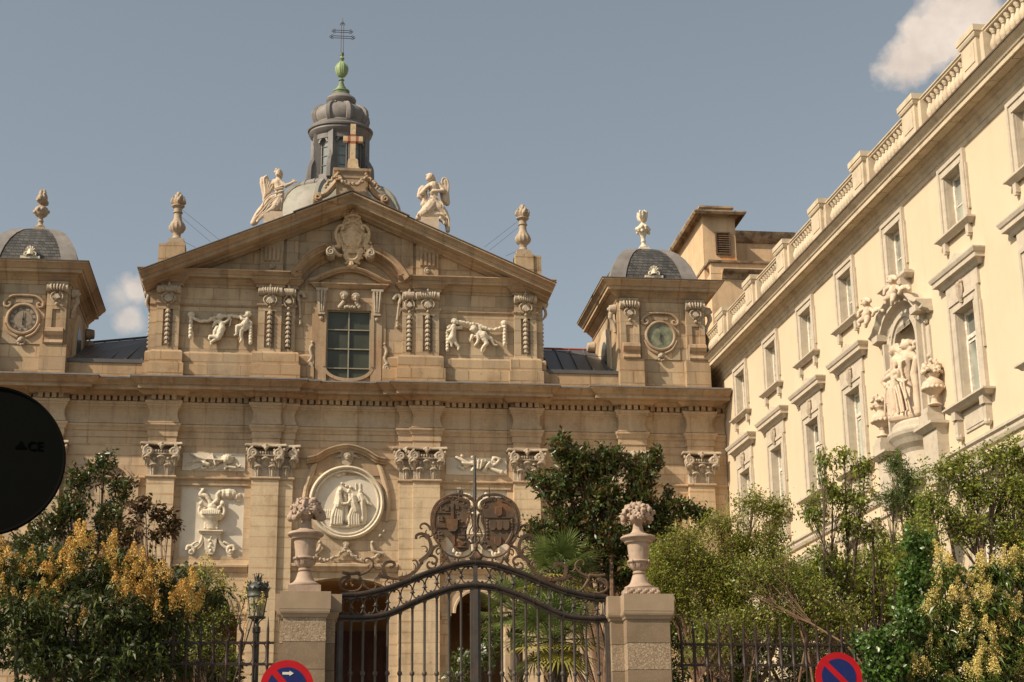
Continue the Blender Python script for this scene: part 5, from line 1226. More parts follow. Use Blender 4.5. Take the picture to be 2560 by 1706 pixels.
# stays of the finials
for s in (-1, 1):
    for (a_, b_) in (((455, 245), (745, 480)), ((450, 300), (685, 500)), ((450, 480), (570, 540))) if s < 0 else (((1790, 285), (1540, 478)), ((1795, 330), (1580, 500)), ((1790, 505), (1700, 545))):
        T_ = Tr(300, 440, 3.015, 50.35) if s < 0 else Tr(700, 460, 3.015, 50.35)
        d = MB(); d.tube([T_.p(*a_), T_.p(*b_)], .006, 4); d.build('stay_wire', M['iron'], church)
d = MB(); d.tube([(X(6.1), 51.5, 17.2), (X(7.3), 51.9, 17.08), (X(8.5), 52.2, 17.1)], .008, 4); d.build('roof_cable', M['iron'], church)
# cartouche on the gable
def cart(mb):
    T_ = Tr(800, 490, 7.8375, 49.85)
    T_.ch(mb, [(640, 900, 150, 10), (640, 820, 150, 10), (640, 980, 140, 10)], 14); 
    a = [T_.p(x, y) for x, y in ((430, 800), (560, 760), (640, 790), (720, 770), (815, 800), (800, 930), (740, 1040), (630, 1030), (520, 1040), (450, 930))]
    mb.prism([(v.x, v.z) for v in a], 49.62, 49.85)
    a = [T_.p(x, y) for x, y in ((470, 470), (560, 430), (720, 430), (800, 480), (860, 640), (880, 800), (850, 960), (800, 1120), (740, 1230), (640, 1290), (530, 1230), (450, 1120), (400, 960), (380, 800), (400, 640))]
    mb.prism([(v.x, v.z) for v in a], 49.74, 49.87)
    T_.ch(mb, [(545, 880, 88, 60), (560, 950, 75, 60)], 12); T_.ch(mb, [(715, 880, 88, 60), (700, 950, 75, 60)], 12)
    T_.ch(mb, [(520, 740, 18, 120), (600, 690, 30, 140), (640, 700, 34, 150), (720, 730, 18, 120)]); T_.ch(mb, [(590, 740, 34, 120), (600, 800, 22, 120)])
    for x, y, r in ((490, 830, 26), (470, 880, 26), (520, 900, 30), (500, 960, 26), (560, 940, 24), (560, 1000, 26), (680, 820, 20), (720, 850, 16)): T_.ch(mb, [(x, y, r, 115)])
    for s in (-1, 1):
        X_ = lambda x: 635+s*(x-635) if s > 0 else 635-(x-635)
        T_.tb(mb, smoothpath([(X_(860), 690, 100), (X_(820), 680, 110), (X_(815), 640, 110), (X_(860), 620, 110), (X_(920), 660, 100), (X_(960), 750, 90), (X_(955), 850, 90), (X_(920), 940, 80), (X_(880), 1010, 70), (X_(930), 1030, 70), (X_(960), 990, 70)], 5), 26)
        T_.tb(mb, smoothpath([(X_(820), 660, 60), (X_(790), 610, 60), (X_(760), 560, 70), (X_(710), 570, 80), (X_(700), 500, 80), (X_(760), 480, 70)], 5), 24)
        T_.tb(mb, smoothpath([(X_(900), 760, 50), (X_(890), 880, 50), (X_(840), 980, 60)], 5), 34)
        T_.tb(mb, smoothpath([(X_(1010), 990, 50), (X_(1000), 1080, 50), (X_(920), 1170, 50), (X_(840), 1190, 60)], 5), [20, 24, 28, 32, 36, 38, 38, 38, 38, 36, 34, 32, 30, 28, 26, 24])
        T_.tb(mb, smoothpath([(X_(820), 1110, 90), (X_(770), 1120, 100), (X_(740), 1200, 100), (X_(700), 1270, 100), (X_(640), 1290, 100)], 5), 24)
        T_.tb(mb, smoothpath([(X_(790), 1160, 70), (X_(740), 1260, 70), (X_(660), 1300, 70)], 5), 40)
        T_.ch(mb, [(X_(760), 1340, 24, 60), (X_(690), 1310, 28, 80)]); T_.ch(mb, [(X_(700), 1400, 22, 40), (X_(650), 1420, 28, 50)])
        T_.ch(mb, [(X_(800), 360, 40, 60), (X_(740), 320, 34, 70), (X_(700), 290, 20, 70)]); T_.ch(mb, [(X_(820), 400, 24, 40)])
        T_.tb(mb, smoothpath([(X_(790), 330, 60), (X_(740), 300, 70), (X_(690), 310, 80), (X_(650), 290, 90)], 4), 17)
        T_.ch(mb, [(X_(700), 240, 34, 30), (X_(660), 210, 36, 40)])
    T_.ch(mb, [(640, 160, 38, 50)]); T_.ch(mb, [(640, 230, 60, 30), (640, 300, 70, 20)], 10); T_.ch(mb, [(500, 380, 50, 20), (640, 400, 62, 40), (780, 380, 50, 20)], 10)
    T_.tb(mb, smoothpath([(480, 450, 60), (560, 425, 110), (640, 415, 120), (720, 425, 110), (790, 450, 60)], 4), 24); T_.ch(mb, [(500, 500, 40, 10), (640, 500, 80, 10), (770, 500, 40, 10)])
    for x in (540, 600, 660, 720): T_.ch(mb, [(x, 375, 18, 110)])
    T_.tb(mb, smoothpath([(640, 210, 60), (630, 280, 90), (640, 340, 110)], 4), 16)
    for k in range(12): T_.ch(mb, [(480+30*k, 1090+20*math.sin(k), 22, 90), (490+30*k, 1140, 20, 90)])
    for x, y in ((990, 950), (940, 1010), (1000, 1050), (930, 1100), (880, 1060), (860, 1120), (900, 1170), (800, 1180), (840, 1000), (960, 1090), (450, 1010), (430, 970), (500, 1060), (820, 1240)): T_.ch(mb, [(x, y, 20, 60), (x-12, y-30, 12, 70)])
    T_.ch(mb, [(560, 1400, 30, 50), (700, 1400, 30, 50)]); T_.ch(mb, [(600, 1380, 22, 90), (600, 1330, 22, 90)]); T_.ch(mb, [(640, 1370, 20, 90), (625, 1320, 22, 90)]); T_.ch(mb, [(575, 1370, 18, 80), (585, 1330, 20, 80)])
relief('cartouche', M['gold'], cart, .010, church, 1)
# putti panels
def putti_l(mb):
    T_ = Tr(460, 770, 11.765, 49.94); C_ = lambda *p: T_.ch(mb, list(p), 9)
    C_((1060, 290, 80, 60)); C_((990, 300, 22, 130)); C_((1040, 410, 60, 40), (1100, 480, 75, 40), (1120, 620, 90, 50), (1060, 740, 95, 50)); C_((1060, 780, 85, 70), (1010, 900, 70, 80), (900, 870, 48, 80), (770, 860, 40, 70), (740, 930, 26, 70), (770, 970, 18, 70)); C_((1000, 900, 60, 50), (880, 970, 42, 50), (800, 1020, 34, 50), (800, 1090, 20, 50))
    C_((1080, 440, 44, 70), (1200, 460, 36, 80), (1290, 390, 30, 80), (1340, 310, 24, 70)); C_((1000, 420, 40, 20), (900, 370, 40, 20), (820, 350, 34, 20))
    C_((930, 460, 50, 20), (880, 520, 40, 10), (850, 560, 26, 5)); C_((980, 600, 60, 50), (920, 720, 60, 50), (900, 820, 44, 50))
    for x, y in ((1010, 240), (1060, 225), (1110, 250), (1130, 300), (1030, 270), (1080, 260)): C_((x, y, 34, 90))
    C_((1880, 210, 78, 60)); C_((1860, 330, 40, 60)); C_((1840, 390, 70, 50), (1780, 500, 90, 60), (1740, 620, 85, 60)); C_((1700, 560, 70, 90), (1570, 580, 50, 100), (1555, 700, 42, 80), (1545, 800, 26, 70), (1490, 830, 20, 80)); C_((1680, 680, 66, 50), (1670, 820, 50, 40), (1700, 940, 32, 40), (1650, 1020, 20, 50))
    C_((1800, 380, 40, 80), (1700, 350, 34, 90), (1660, 270, 28, 80)); C_((1900, 400, 46, 40), (1980, 460, 36, 40), (1970, 540, 30, 40)); C_((1800, 650, 50, 60), (1880, 600, 40, 50), (1920, 520, 30, 40))
    for x, y in ((1830, 160), (1880, 145), (1930, 170), (1950, 220), (1860, 180), (1930, 260)): C_((x, y, 32, 90))
    for k in range(6): C_((205-3*k, 320+k*105, 52, 40), (205-3*k, 360+k*105, 40, 30)); 
    for k in range(6): C_((1960, 600+k*85, 50, 40), (1955, 630+k*85, 40, 30))
    C_((220, 220, 90, 10)); 
    for k in range(8): C_((220+80*math.cos(k*PI/7), 220-70*math.sin(k*PI/7), 22, 40))
    rr = random.Random(5)
    for a_, b_ in zip([(300, 330), (400, 380), (520, 410), (640, 410), (760, 370), (870, 320)], [(400, 380), (520, 410), (640, 410), (760, 370), (870, 320), (960, 300)]):
        for t in (0, .33, .66): C_((a_[0]+(b_[0]-a_[0])*t, a_[1]+(b_[1]-a_[1])*t+rr.uniform(-14, 14), 36, 40+rr.uniform(0, 30)))
    for k in range(18): C_((1180+k*38, 265+rr.uniform(-14, 14)-8*math.sin(k/3), 36, 40+rr.uniform(0, 30)))
    C_((1380, 340, 20, 30), (1340, 540, 14, 20))
relief('putti_relief', M['marble'], putti_l, .010, church, 1)
def putti_r(mb):
    T_ = Tr(1100, 780, 11.765, 49.94); C_ = lambda *p: T_.ch(mb, list(p), 9)
    C_((420, 320, 72, 60)); C_((400, 440, 60, 50), (380, 540, 80, 60), (370, 660, 76, 60), (360, 760, 80, 60)); C_((330, 790, 70, 80), (270, 850, 46, 90), (330, 930, 40, 70), (340, 1030, 24, 70)); C_((400, 820, 64, 50), (460, 950, 48, 50), (550, 1050, 34, 50), (530, 1130, 20, 60))
    C_((370, 470, 40, 90), (290, 570, 36, 100), (210, 590, 30, 90)); C_((440, 470, 50, 20), (540, 480, 44, 15), (610, 450, 40, 10), (620, 500, 24, 10))
    for x, y in ((370, 270), (410, 250), (460, 265), (490, 310), (350, 320), (490, 360), (430, 290)): C_((x, y, 30, 90))
    C_((980, 540, 82, 80)); C_((1060, 620, 60, 50), (1150, 660, 90, 50), (1270, 720, 120, 50), (1310, 820, 90, 60)); C_((1330, 860, 66, 80), (1370, 950, 52, 90), (1280, 1040, 40, 70), (1230, 1110, 30, 60), (1220, 1180, 22, 60)); C_((1400, 760, 56, 50), (1490, 800, 44, 50), (1550, 930, 30, 50), (1600, 990, 22, 50), (1680, 1000, 14, 60))
    C_((1100, 680, 46, 90), (1120, 820, 36, 90), (1090, 920, 30, 80), (1020, 1000, 24, 70)); C_((1190, 600, 50, 20), (1170, 480, 44, 20), (1130, 380, 30, 30), (1060, 380, 40, 20)); C_((950, 720, 50, 20), (930, 780, 44, 20), (890, 860, 18, 20)); C_((1040, 640, 20, 60), (1030, 740, 16, 60))
    for x, y in ((930, 490), (970, 465), (1020, 480), (900, 560), (1040, 520)): C_((x, y, 34, 110))
    for k in range(6): C_((1895, 460+k*98, 50, 40), (1895, 500+k*98, 40, 30))
    for k in range(6): C_((212, 640+k*95, 44, 30), (212, 670+k*95, 34, 25))
    C_((250, 470, 50, 20), (290, 420, 40, 20)); C_((1880, 350, 80, 10))
    for k in range(8): C_((1880+75*math.cos(k*PI/7), 350-65*math.sin(k*PI/7), 22, 40))
    rr = random.Random(6)
    for k in range(14): C_((520+k*38, 310+k*6+rr.uniform(-14, 14), 38, 40+rr.uniform(0, 30)), (530+k*38, 350+k*8, 30, 30))
    for k in range(18):
        t = k/17; C_((1200+t*640, 430+100*math.sin(t*PI)+30*t+rr.uniform(-10, 10), 38, 40+rr.uniform(0, 30)), (1210+t*640, 470+90*math.sin(t*PI)+10*t, 30, 30))
relief('putti_relief', M['marble'], putti_r, .010, church, 1)
# ================================================================ PALACE WING
WP = Vector((13.24, 50, 0)); WD = Vector((.02928, -1, 0)).normalized(); WN = Vector((-1, -.02928, 0)).normalized()
def wt(mb):
    mb.v = [tuple(WP + WD*x - WN*y + Vector((0, 0, z))) for x, y, z in mb.v]; return mb
class TrW(Tr):
    def __init__(s, x0, y0, sc, off): s.x0, s.y0, s.s, s.off = x0, y0, sc, off; s.k = 1; s.k = (s.p(50, 50)-s.p(50, 80)).length/30*.95
    def p(s, x, y, d=0):
        dr_ = Vector(RM @ np.array([s.x0+x/s.s-CX, s.y0+y/s.s-CY, F])); o = WP + WN*s.off; c = Vector(CAM)
        t = (o-c).dot(WN)/dr_.dot(WN); return c + dr_*t + WN*d*s.k
wing = thing('palace_wing', WP + WD*12, 'cream rendered palace wing with roof balustrade and rows of tall windows on the right', 'building')
SC_ = [1.96, 5.04, 8.17, 11.29, 14.58, 18.03, 21.5, 24.9]
SL = [1.96, 5.04, 8.17, 11.29, 18.03, 21.5, 24.9]
def whole(u, z):
    u = u - UC if False else u
    for c in SC_:
        if abs(u-c) < .43 and 14.16 < z < 15.48: return True
    for c in SL:
        if abs(u-c) < .46 and 10.42 < z < 12.42: return True
        if abs(u-c) < .46 and 6.0 < z < 8.2: return True
    if abs(u-14.87) < .67 and 10.7 < z < 13.12: return True
    return False
us = sorted(set([-3., 28.] + [c+d for c in SC_ for d in (-.43, .43)] + [c+d for c in SL for d in (-.46, .46)] + [14.87-.67, 14.87+.67]))
w = MB(); _X = X
X = lambda u: u
gridwall(w, us, [0, 6.0, 8.2, 10.42, 10.7, 12.42, 13.12, 14.16, 15.48, 16.2], whole, 0, .34)
spandrel(w, 14.87, .67, 12.47, 13.12, .64, 0, .3)
X = _X
w.box(-3, 28, .42, 6, 0, 16.2); w.box(-3, 28, .35, .42, 13.13, 14.1)
wt(w).build('rendered_wall', M['wall'], wing)
w = MB(); w.mould([(-3, 0), (28, 0)], [(0, 15.76), (.03, 15.77), (.03, 15.88), (.055, 15.89), (.055, 16.00), (.09, 16.03), (.13, 16.09), (.13, 16.12), (.19, 16.17), (.21, 16.20), (.44, 16.20), (.46, 16.155), (.50, 16.155), (.50, 16.26), (.53, 16.27), (.56, 16.33), (.63, 16.38), (.66, 16.42), (0, 16.50)])
wt(w).build('wing_cornice', M['wtrim'], wing)
w = MB()
for k in range(31): w.box(-3+k+.012, -2+k-.012, -.42, -.24, 16.175, 16.197); w.box(-3+k+.012, -2+k-.012, -.30, -.15, 16.0, 16.022) if False else None
wt(w).build('soffit_slab', M['wtrim'], wing)
w = MB(); w.mould([(-3, 0), (28, 0)], [(0, 16.505), (.66, 16.425), (.685, 16.42), (.685, 16.455), (0, 16.56)]); wt(w).build('cornice_flashing', M['brown'], wing)
w = MB(); w.mould([(-3, 0), (28, 0)], [(0, 9.30), (.06, 9.31), (.09, 9.38), (.09, 9.44), (.14, 9.48), (.14, 9.54), (0, 9.58)]); w.mould([(-3, 0), (28, 0)], [(0, 8.95), (.05, 8.96), (.05, 9.02), (0, 9.04)])
wt(w).build('string_course', M['wgrey'], wing)
# balustrade
peds = [-.9, 2.12, 5.12, 8.1, 11.1, 14.15, 17.35, 20.6, 23.9, 27.2]
w = MB(); w.box(-3, 28, -.52, -.22, 16.45, 16.62); w.mould([(-3, -.25), (28, -.25)], [(0, 17.19), (.20, 17.19), (.23, 17.21), (.23, 17.24), (.26, 17.26), (.26, 17.29), (0, 17.31)])
w.box(-3, 28, -.25, -.18, 17.19, 17.30)
wt(w).build('balustrade_rail', M['wtrim'], wing)
for c in peds:
    w = MB(); w.box(c-.36, c+.36, -.62, -.12, 16.50, 17.22); w.box(c-.52, c+.52, -.54, -.2, 16.51, 17.2)
    w.mould([(c-.36, -.15), (c-.36, -.62), (c+.36, -.62), (c+.36, -.15)], [(0, 17.16), (.03, 17.17), (.05, 17.22), (.05, 17.26), (.07, 17.27), (.07, 17.40), (0, 17.42)]); w.box(c-.40, c+.40, -.66, -.12, 17.26, 17.41)
    w.box(c-.25, c+.25, -.635, -.615, 16.66, 17.08)
    wt(w).build('balustrade_pedestal', M['wtrim'], wing)
bal = MB(); bal.lathe((0, 0, 0), [(.08, 0), (.08, .05), (.048, .065), (.052, .09), (.09, .15), (.105, .22), (.085, .30), (.052, .38), (.046, .43), (.066, .45), (.048, .46), (.055, .49), (.085, .53), (.085, .575)], 12)
bme = bal.build('baluster', M['wtrim'], wing, smooth=True); first = True
for a, b_ in zip(peds[:-1], peds[1:]):
    n = 10; 
    for k in range(n):
        if a < -2 : continue
        p_ = WP + WD*(a+.56+(b_-a-1.12)*(k+.5)/n) + WN*.37 + Vector((0, 0, 16.62))
        if first: bme.location = p_; bme.parent = None; setp(bme, wing); first = False
        else: link('baluster', bme.data, wing, p_)
# windows
def win_set(c, lo):
    """surround, casements, glass, sill and hood of one window in wing coordinates centred on 0"""
    out = []
    zb_, zt_, hw, ow = (10.42, 12.42, .46, .76) if lo else (14.16, 15.48, .43, .68)
    m_ = MB(); y = -.055
    ft = zt_+.26
    for s in (-1, 1):
        a_, b_ = sorted((s*hw, s*ow)); m_.box(a_, b_, y, .02, zb_, ft); a_, b_ = sorted((s*(ow-.09), s*ow)); m_.box(a_, b_, y-.03, y, zb_, ft)
        a_, b_ = sorted((s*(ow-.02), s*(ow+.04))); m_.box(a_, b_, y, .02, zb_+.9 if lo else zb_+.2, ft-.35)
        m_.box(*sorted((s*(hw-.008), s*(hw+.01))), .0, .3, zb_, zt_)
    m_.box(-hw, hw, y, .02, zt_, ft); m_.box(-ow+.09, ow-.09, y-.03, y, ft-.09, ft); m_.box(-hw-.06, hw+.06, y-.02, y, zt_+.0, zt_+.05); m_.box(-hw, hw, .0, .3, zt_-.008, zt_+.01)
    out.append(('window', m_, 'wgrey'))
    m_ = MB(); f0 = .15
    for s in (-1, 1):
        m_.box(*sorted((s*(hw-.09), s*hw)), f0, f0+.09, zb_, zt_); m_.box(*sorted((s*.0, s*.055)), f0+.02+.004*(s > 0), f0+.08, zb_, zt_-(.62 if lo else 0))
        m_.box(*sorted((s*.055, s*(hw-.09))), f0+.03, f0+.07, zb_+.0, zb_+.10)
    tz_ = zt_-.62
    if lo: m_.box(-hw+.09, hw-.09, f0, f0+.085, tz_, tz_+.09); m_.box(-hw+.09, hw-.09, f0+.03, f0+.07, tz_-.07, tz_)
    m_.box(-hw+.09, hw-.09, f0+.01, f0+.08, zt_-.09, zt_)
    if not lo: m_.box(-hw+.09, hw-.09, f0+.035, f0+.06, zb_+.62, zb_+.65)
    out.append(('casement', m_, 'wpaint'))
    m_ = MB(); m_.box(-hw+.03, hw-.03, f0+.05, f0+.06, zb_+.02, zt_-.02); out.append(('pane', m_, 'wglass'))
    m_ = MB(); o_ = .22 if lo else .14; sw = 1.03 if lo else .87
    m_.mould([(-sw+o_-.0, 0), (-sw+o_, -.06), (sw-o_, -.06), (sw-o_, 0)], [(0, zb_-.14), (o_-.10, zb_-.13), (o_-.06, zb_-.08), (o_, zb_-.05), (o_, zb_-.01), (0, zb_+.01)])
    for s in (-1, 1):
        c_ = s*(.70 if lo else .60)
        if lo: m_.prismz([(c_-.09, 0), (c_-.09, -.19), (c_+.09, -.19), (c_+.09, 0)], zb_-.30, zb_-.13); m_.prismz([(c_-.07, 0), (c_-.07, -.14), (c_+.07, -.14), (c_+.07, 0)], zb_-.66, zb_-.30); m_.ball((c_, -.08, zb_-.66), .09, 8)
        else: m_.box(c_-.07, c_+.07, -.10, 0, zb_-.33, zb_-.13); m_.box(c_-.045, c_+.045, -.10, 0, zb_-.38, zb_-.33)
    if lo: m_.box(-.5, .5, -.03, .01, zb_-.62, zb_-.22); m_.box(-.42, .42, -.045, -.03, zb_-.56, zb_-.28)
    out.append(('sill', m_, 'wgrey'))
    if lo:
        m_ = MB(); m_.box(-.80, .80, -.06, .02, 12.68, 13.10)
        m_.mould([(-.95, 0), (-.95, -.06), (.95, -.06), (.95, 0)], [(0, 13.04), (.04, 13.05), (.07, 13.11), (.09, 13.14), (.16, 13.15), (.16, 13.24), (.19, 13.26), (.22, 13.33), (.22, 13.36), (0, 13.42)])
        m_.prism([(-1.0, 13.37), (1.0, 13.37), (.7, 13.43), (.35, 13.47), (0, 13.60), (-.35, 13.47), (-.7, 13.43)], -.16, .02)
        out.append(('window_hood', m_, 'wgrey'))
        k = MB(); k.ball((0, -.10, 12.86), .10, 8, (1, .6, 1)); k.ball((-.07, -.10, 12.94), .05, 7); k.ball((.07, -.10, 12.94), .05, 7); k.tube([(0, -.1, 12.9), (0, -.12, 12.7), (0, -.09, 12.5)], [.09, .07, .04], 8); k.ball((0, -.12, 12.72), .07, 7)
        for q in (-1, 1): k.tube(smoothpath([(q*.04, -.1, 12.6), (q*.1, -.1, 12.75), (q*.09, -.1, 12.9)], 3), [.025]*7, 6)
        out.append(('keystone_ornament', k, 'carve'))
    return out
proto = {}
def place_window(c, lo, dz_=0.):
    global proto
    if lo not in proto:
        L = []
        for n_, m_, mt in win_set(0, lo):
            wt(m_); m_.v = [(x-WP.x, y-WP.y, z) for x, y, z in m_.v]
            L.append((n_, m_.build(n_, M[mt]).data))
        for o in [o for o in COL.objects if o.data in [d for _, d in L]]: D.objects.remove(o)
        proto[lo] = L
    loc = WP + WD*c + Vector((0, 0, dz_)); root = None
    for n_, me in proto[lo]:
        o = link(n_, me, wing if root is None else root, loc)
        if root is None: root = o
for c in SC_: place_window(c, False)
for c in SL: place_window(c, True); place_window(c, True, -4.42)
# niche
NC = 14.87; w = MB()
w.sweep([(NC-.67, 10.7)] + list(reversed(arc(NC, 12.47, .67, 0, PI, 16, .64))) + [(NC+.67, 10.7)], [(.0, .0), (.08, .0), (.10, .05), (.14, .06), (.14, .14), (.0, .16)], 0)
w.box(NC-1.12, NC-.84, -.10, .02, 10.5, 12.95); w.box(NC+.84, NC+1.12, -.10, .02, 10.5, 12.95)
w.box(NC-1.02, NC-.92, -.22, -.10, 10.5, 12.8); w.box(NC+.92, NC+1.02, -.22, -.10, 10.5, 12.8); w.box(NC-1.3, NC-1.12, -.05, .02, 10.6, 12.6); w.box(NC+1.12, NC+1.3, -.05, .02, 10.6, 12.6)
for s in (-1, 1):
    for z in (11.0, 11.9, 12.7): w.ball((NC+s*1.21, -.06, z), .06, 7)
nw = wt(w).build('statue_niche', M['wgrey'], wing)
w = MB(); pts = arc(0, 0, .67, 0, PI, 12)
v = []; 
for z in (10.7, 12.47): v += [(NC+.67*math.cos(a_), .3*math.sin(a_)+.0, z) for a_ in [PI*k/12 for k in range(13)]]
fs = [(k, k+1, k+14, k+13) for k in range(12)]; o_ = len(v)
for j in range(1, 5):
    q = j/4*PI/2
    v += [(NC+.67*math.cos(a_)*math.cos(q), .3*math.sin(a_)*math.cos(q), 12.47+.64*math.sin(q)) for a_ in [PI*k/12 for k in range(13)]]
for j in range(1, 5):
    b0 = 13*j; b1 = 13*(j+1); fs += [(b0+k, b0+k+1, b1+k+1, b1+k) for k in range(12)]
w.add(v, fs); wt(w).build('niche_shell', M['wgrey'], nw)
hp = smoothpath([(NC-1.5, 13.02, 0), (NC-1.35, 13.02, 0), (NC-1.05, 13.16, 0), (NC-.7, 13.42, 0), (NC, 13.56, 0), (NC+.7, 13.42, 0), (NC+1.05, 13.16, 0), (NC+1.35, 13.02, 0), (NC+1.5, 13.02, 0)], 4)
w = MB(); w.sweep([(p[0], p[1]) for p in hp], [(0, -.16), (.08, -.16), (.12, -.11), (.26, -.07), (.26, .0), (.31, .03), (.38, .08), (.38, .11), (0, .13)], 0)
w.prism([(p[0], p[1]-.1) for p in hp] + [(NC+.9, 12.9), (NC+.66, 12.9), (NC+.5, 13.02), (NC-.5, 13.02), (NC-.66, 12.9), (NC-.9, 12.9)], -.08, .02)
w.box(NC-1.35, NC-1.0, -.34, 0, 12.9, 13.05); w.box(NC+1.0, NC+1.35, -.34, 0, 12.9, 13.05)
w.box(NC-.45, NC+.45, -.26, .0, 13.6, 13.98); w.mould([(NC-.55, 0), (NC-.55, -.12), (NC+.55, -.12), (NC+.55, 0)], [(0, 13.95), (.06, 13.97), (.12, 14.04), (.12, 14.09), (0, 14.12)])
wt(w).build('niche_pediment', M['wgrey'], nw)
w = MB()
w.lathe((NC, .1, 9.35), [(.50, 0), (.50, .62), (.56, .70), (.68, .80), (.76, .90), (.84, .98), (.87, 1.05), (.87, 1.10), (.80, 1.14)], 32, sy=.8); w.lathe((NC, .1, 10.49), [(.78, 0), (.78, .12), (.70, .18), (.6, .20)], 28, sy=.75)
for s in (-1, 1):
    a_, b_ = sorted((NC+s*.95, NC+s*1.75)); w.box(a_+.02, b_-.02, -.26, 0, 9.2, 10.2)
    w.mould([(a_+.06, 0), (a_+.06, -.28), (b_-.06, -.28), (b_-.06, 0)], [(0, 10.14), (.04, 10.16), (.10, 10.22), (.14, 10.24), (.14, 10.30), (0, 10.32)]); m1 = (a_+b_)/2+s*.05
    w.box(m1-.24, m1+.24, -.40, -.02, 10.3, 10.52); w.box(m1-.19, m1+.19, -.36, -.04, 10.52, 10.64); w.box(a_+.1, b_-.1, -.28, 0, 9.0, 9.2)
wt(w).build('niche_corbel', M['wgrey'], nw)
# couple in the niche
T_ = TrW(2120, 660, 3.267, .12)
root = thing('statue_group', T_.p(480, 1250), 'pale stone statue of robed man and woman embracing in the niche of the wing', 'statue')
mb = MB(); C_ = lambda *p: T_.ch(mb, list(p), 10)
C_((425, 705, 36, 40), (418, 720, 30, 46)); T_.ch(mb, [(396, 725, 7, 62)]); C_((440, 740, 22, 30), (450, 770, 30, 30)); C_((420, 790, 30, 30), (450, 800, 44, 30), (480, 790, 30, 20)); C_((440, 800, 44, 40), (430, 880, 40, 40), (440, 940, 42, 40))
C_((500, 660, 38, 10), (488, 668, 30, 26)); T_.ch(mb, [(470, 680, 8, 45)]); C_((515, 700, 22, 0), (510, 730, 32, 0)); C_((480, 740, 30, 20), (510, 760, 46, 0), (535, 760, 26, -10)); C_((505, 780, 46, 10), (500, 870, 46, 10), (500, 960, 46, 10))
C_((480, 780, 26, 40), (500, 860, 26, 60), (480, 930, 20, 60), (440, 930, 16, 60)); C_((470, 880, 20, 60), (400, 930, 16, 70), (345, 965, 12, 70)); C_((430, 860, 18, 60), (390, 900, 16, 70), (350, 960, 12, 70)); C_((350, 965, 12, 70), (375, 1000, 20, 60), (410, 980, 20, 60))
C_((440, 960, 44, 40), (440, 1060, 50, 50), (450, 1180, 56, 40), (450, 1240, 56, 40)); C_((400, 1000, 30, 50), (410, 1120, 34, 50), (410, 1240, 28, 40)); C_((500, 980, 44, 10), (530, 1080, 44, 10), (560, 1200, 40, 10)); C_((550, 780, 24, -10), (545, 900, 30, 0), (560, 1000, 26, 0), (580, 1210, 24, 0))
for pts in ([(405, 1010), (395, 1120), (395, 1245)], [(425, 1010), (425, 1130), (430, 1245)], [(450, 1010), (455, 1130), (465, 1240)], [(470, 1010), (490, 1130), (505, 1230)], [(500, 990), (530, 1110), (550, 1215)], [(520, 970), (560, 1090), (585, 1205)], [(480, 1000), (510, 1100), (535, 1220)], [(540, 920), (560, 1040), (575, 1110)]): T_.tb(mb, smoothpath([(x, y, 92) for x, y in pts], 5), 9, n=6)
for pts in ([(480, 790), (500, 850), (490, 900)], [(520, 790), (510, 850), (520, 940)], [(470, 930), (500, 960), (560, 950)], [(425, 800), (430, 860), (420, 920)], [(450, 810), (455, 870), (445, 920)]): T_.tb(mb, smoothpath([(x, y, 74) for x, y in pts], 5), 9, n=6)
sculpt(mb, 'body', M['statue'], root, .018, 1)
mb = MB()
for x, y, d_ in ((500, 635, 10), (520, 640, 0), (535, 655, -8), (535, 680, -8), (480, 635, 25), (540, 640, -10)): T_.ch(mb, [(x, y, 17, d_)])
T_.ch(mb, [(430, 690, 34, 30), (450, 715, 26, 20), (460, 740, 18, 15)]); sculpt(mb, 'hair', M['statue'], root, .014, 1)
mb = MB(); T_.ch(mb, [(400, 1265, 30, 40), (450, 1255, 36, 60), (520, 1240, 36, 40), (570, 1225, 30, 10)]); sculpt(mb, 'rock_base', M['statue'], root, .02, 1)
# cherubs on the pediment
def cherub(T_, x, y, sc, label, both=True):
    root = thing('cherub_statue', T_.p(x, y+90*sc), label, 'statue'); mb = MB(); C_ = lambda *p: T_.ch(mb, [(x+a*sc, y+b*sc, r*sc, d*sc+30) for a, b, r, d in p], 9)
    C_((0, 0, 32, 40)); C_((-22, 12, 9, 60)); C_((0, 34, 18, 20), (0, 60, 34, 20), (0, 100, 38, 30), (-4, 130, 36, 36)); C_((-20, 55, 16, 40), (-45, 85, 13, 60), (-40, 120, 11, 70)); C_((24, 55, 16, 20), (52, 80, 13, 20), (48, 110, 11, 30)); C_((-10, 140, 24, 50), (-35, 165, 17, 70), (-28, 195, 12, 70)); C_((14, 140, 24, 40), (22, 175, 17, 60), (18, 205, 12, 60))
    C_((40, 60, 20, -10), (75, 50, 16, -20), (90, 70, 12, -20))
    for k in range(8): C_((30*math.cos(k*PI/7), -14-22*math.sin(k*PI/7), 14, 36)); C_((22*math.cos(k*PI/7), -16-16*math.sin(k*PI/7), 12, 52))
    sculpt(mb, 'body', M['statue'], root, .016, 1)
T2 = TrW(2120, 660, 3.267, .30)
cherub(T2, 428, 140, .95, 'seated stone cherub at the right of the curved pediment above the niche')
cherub(T2, 212, 320, .95, 'small stone cherub at the left end of the curved pediment above the niche')
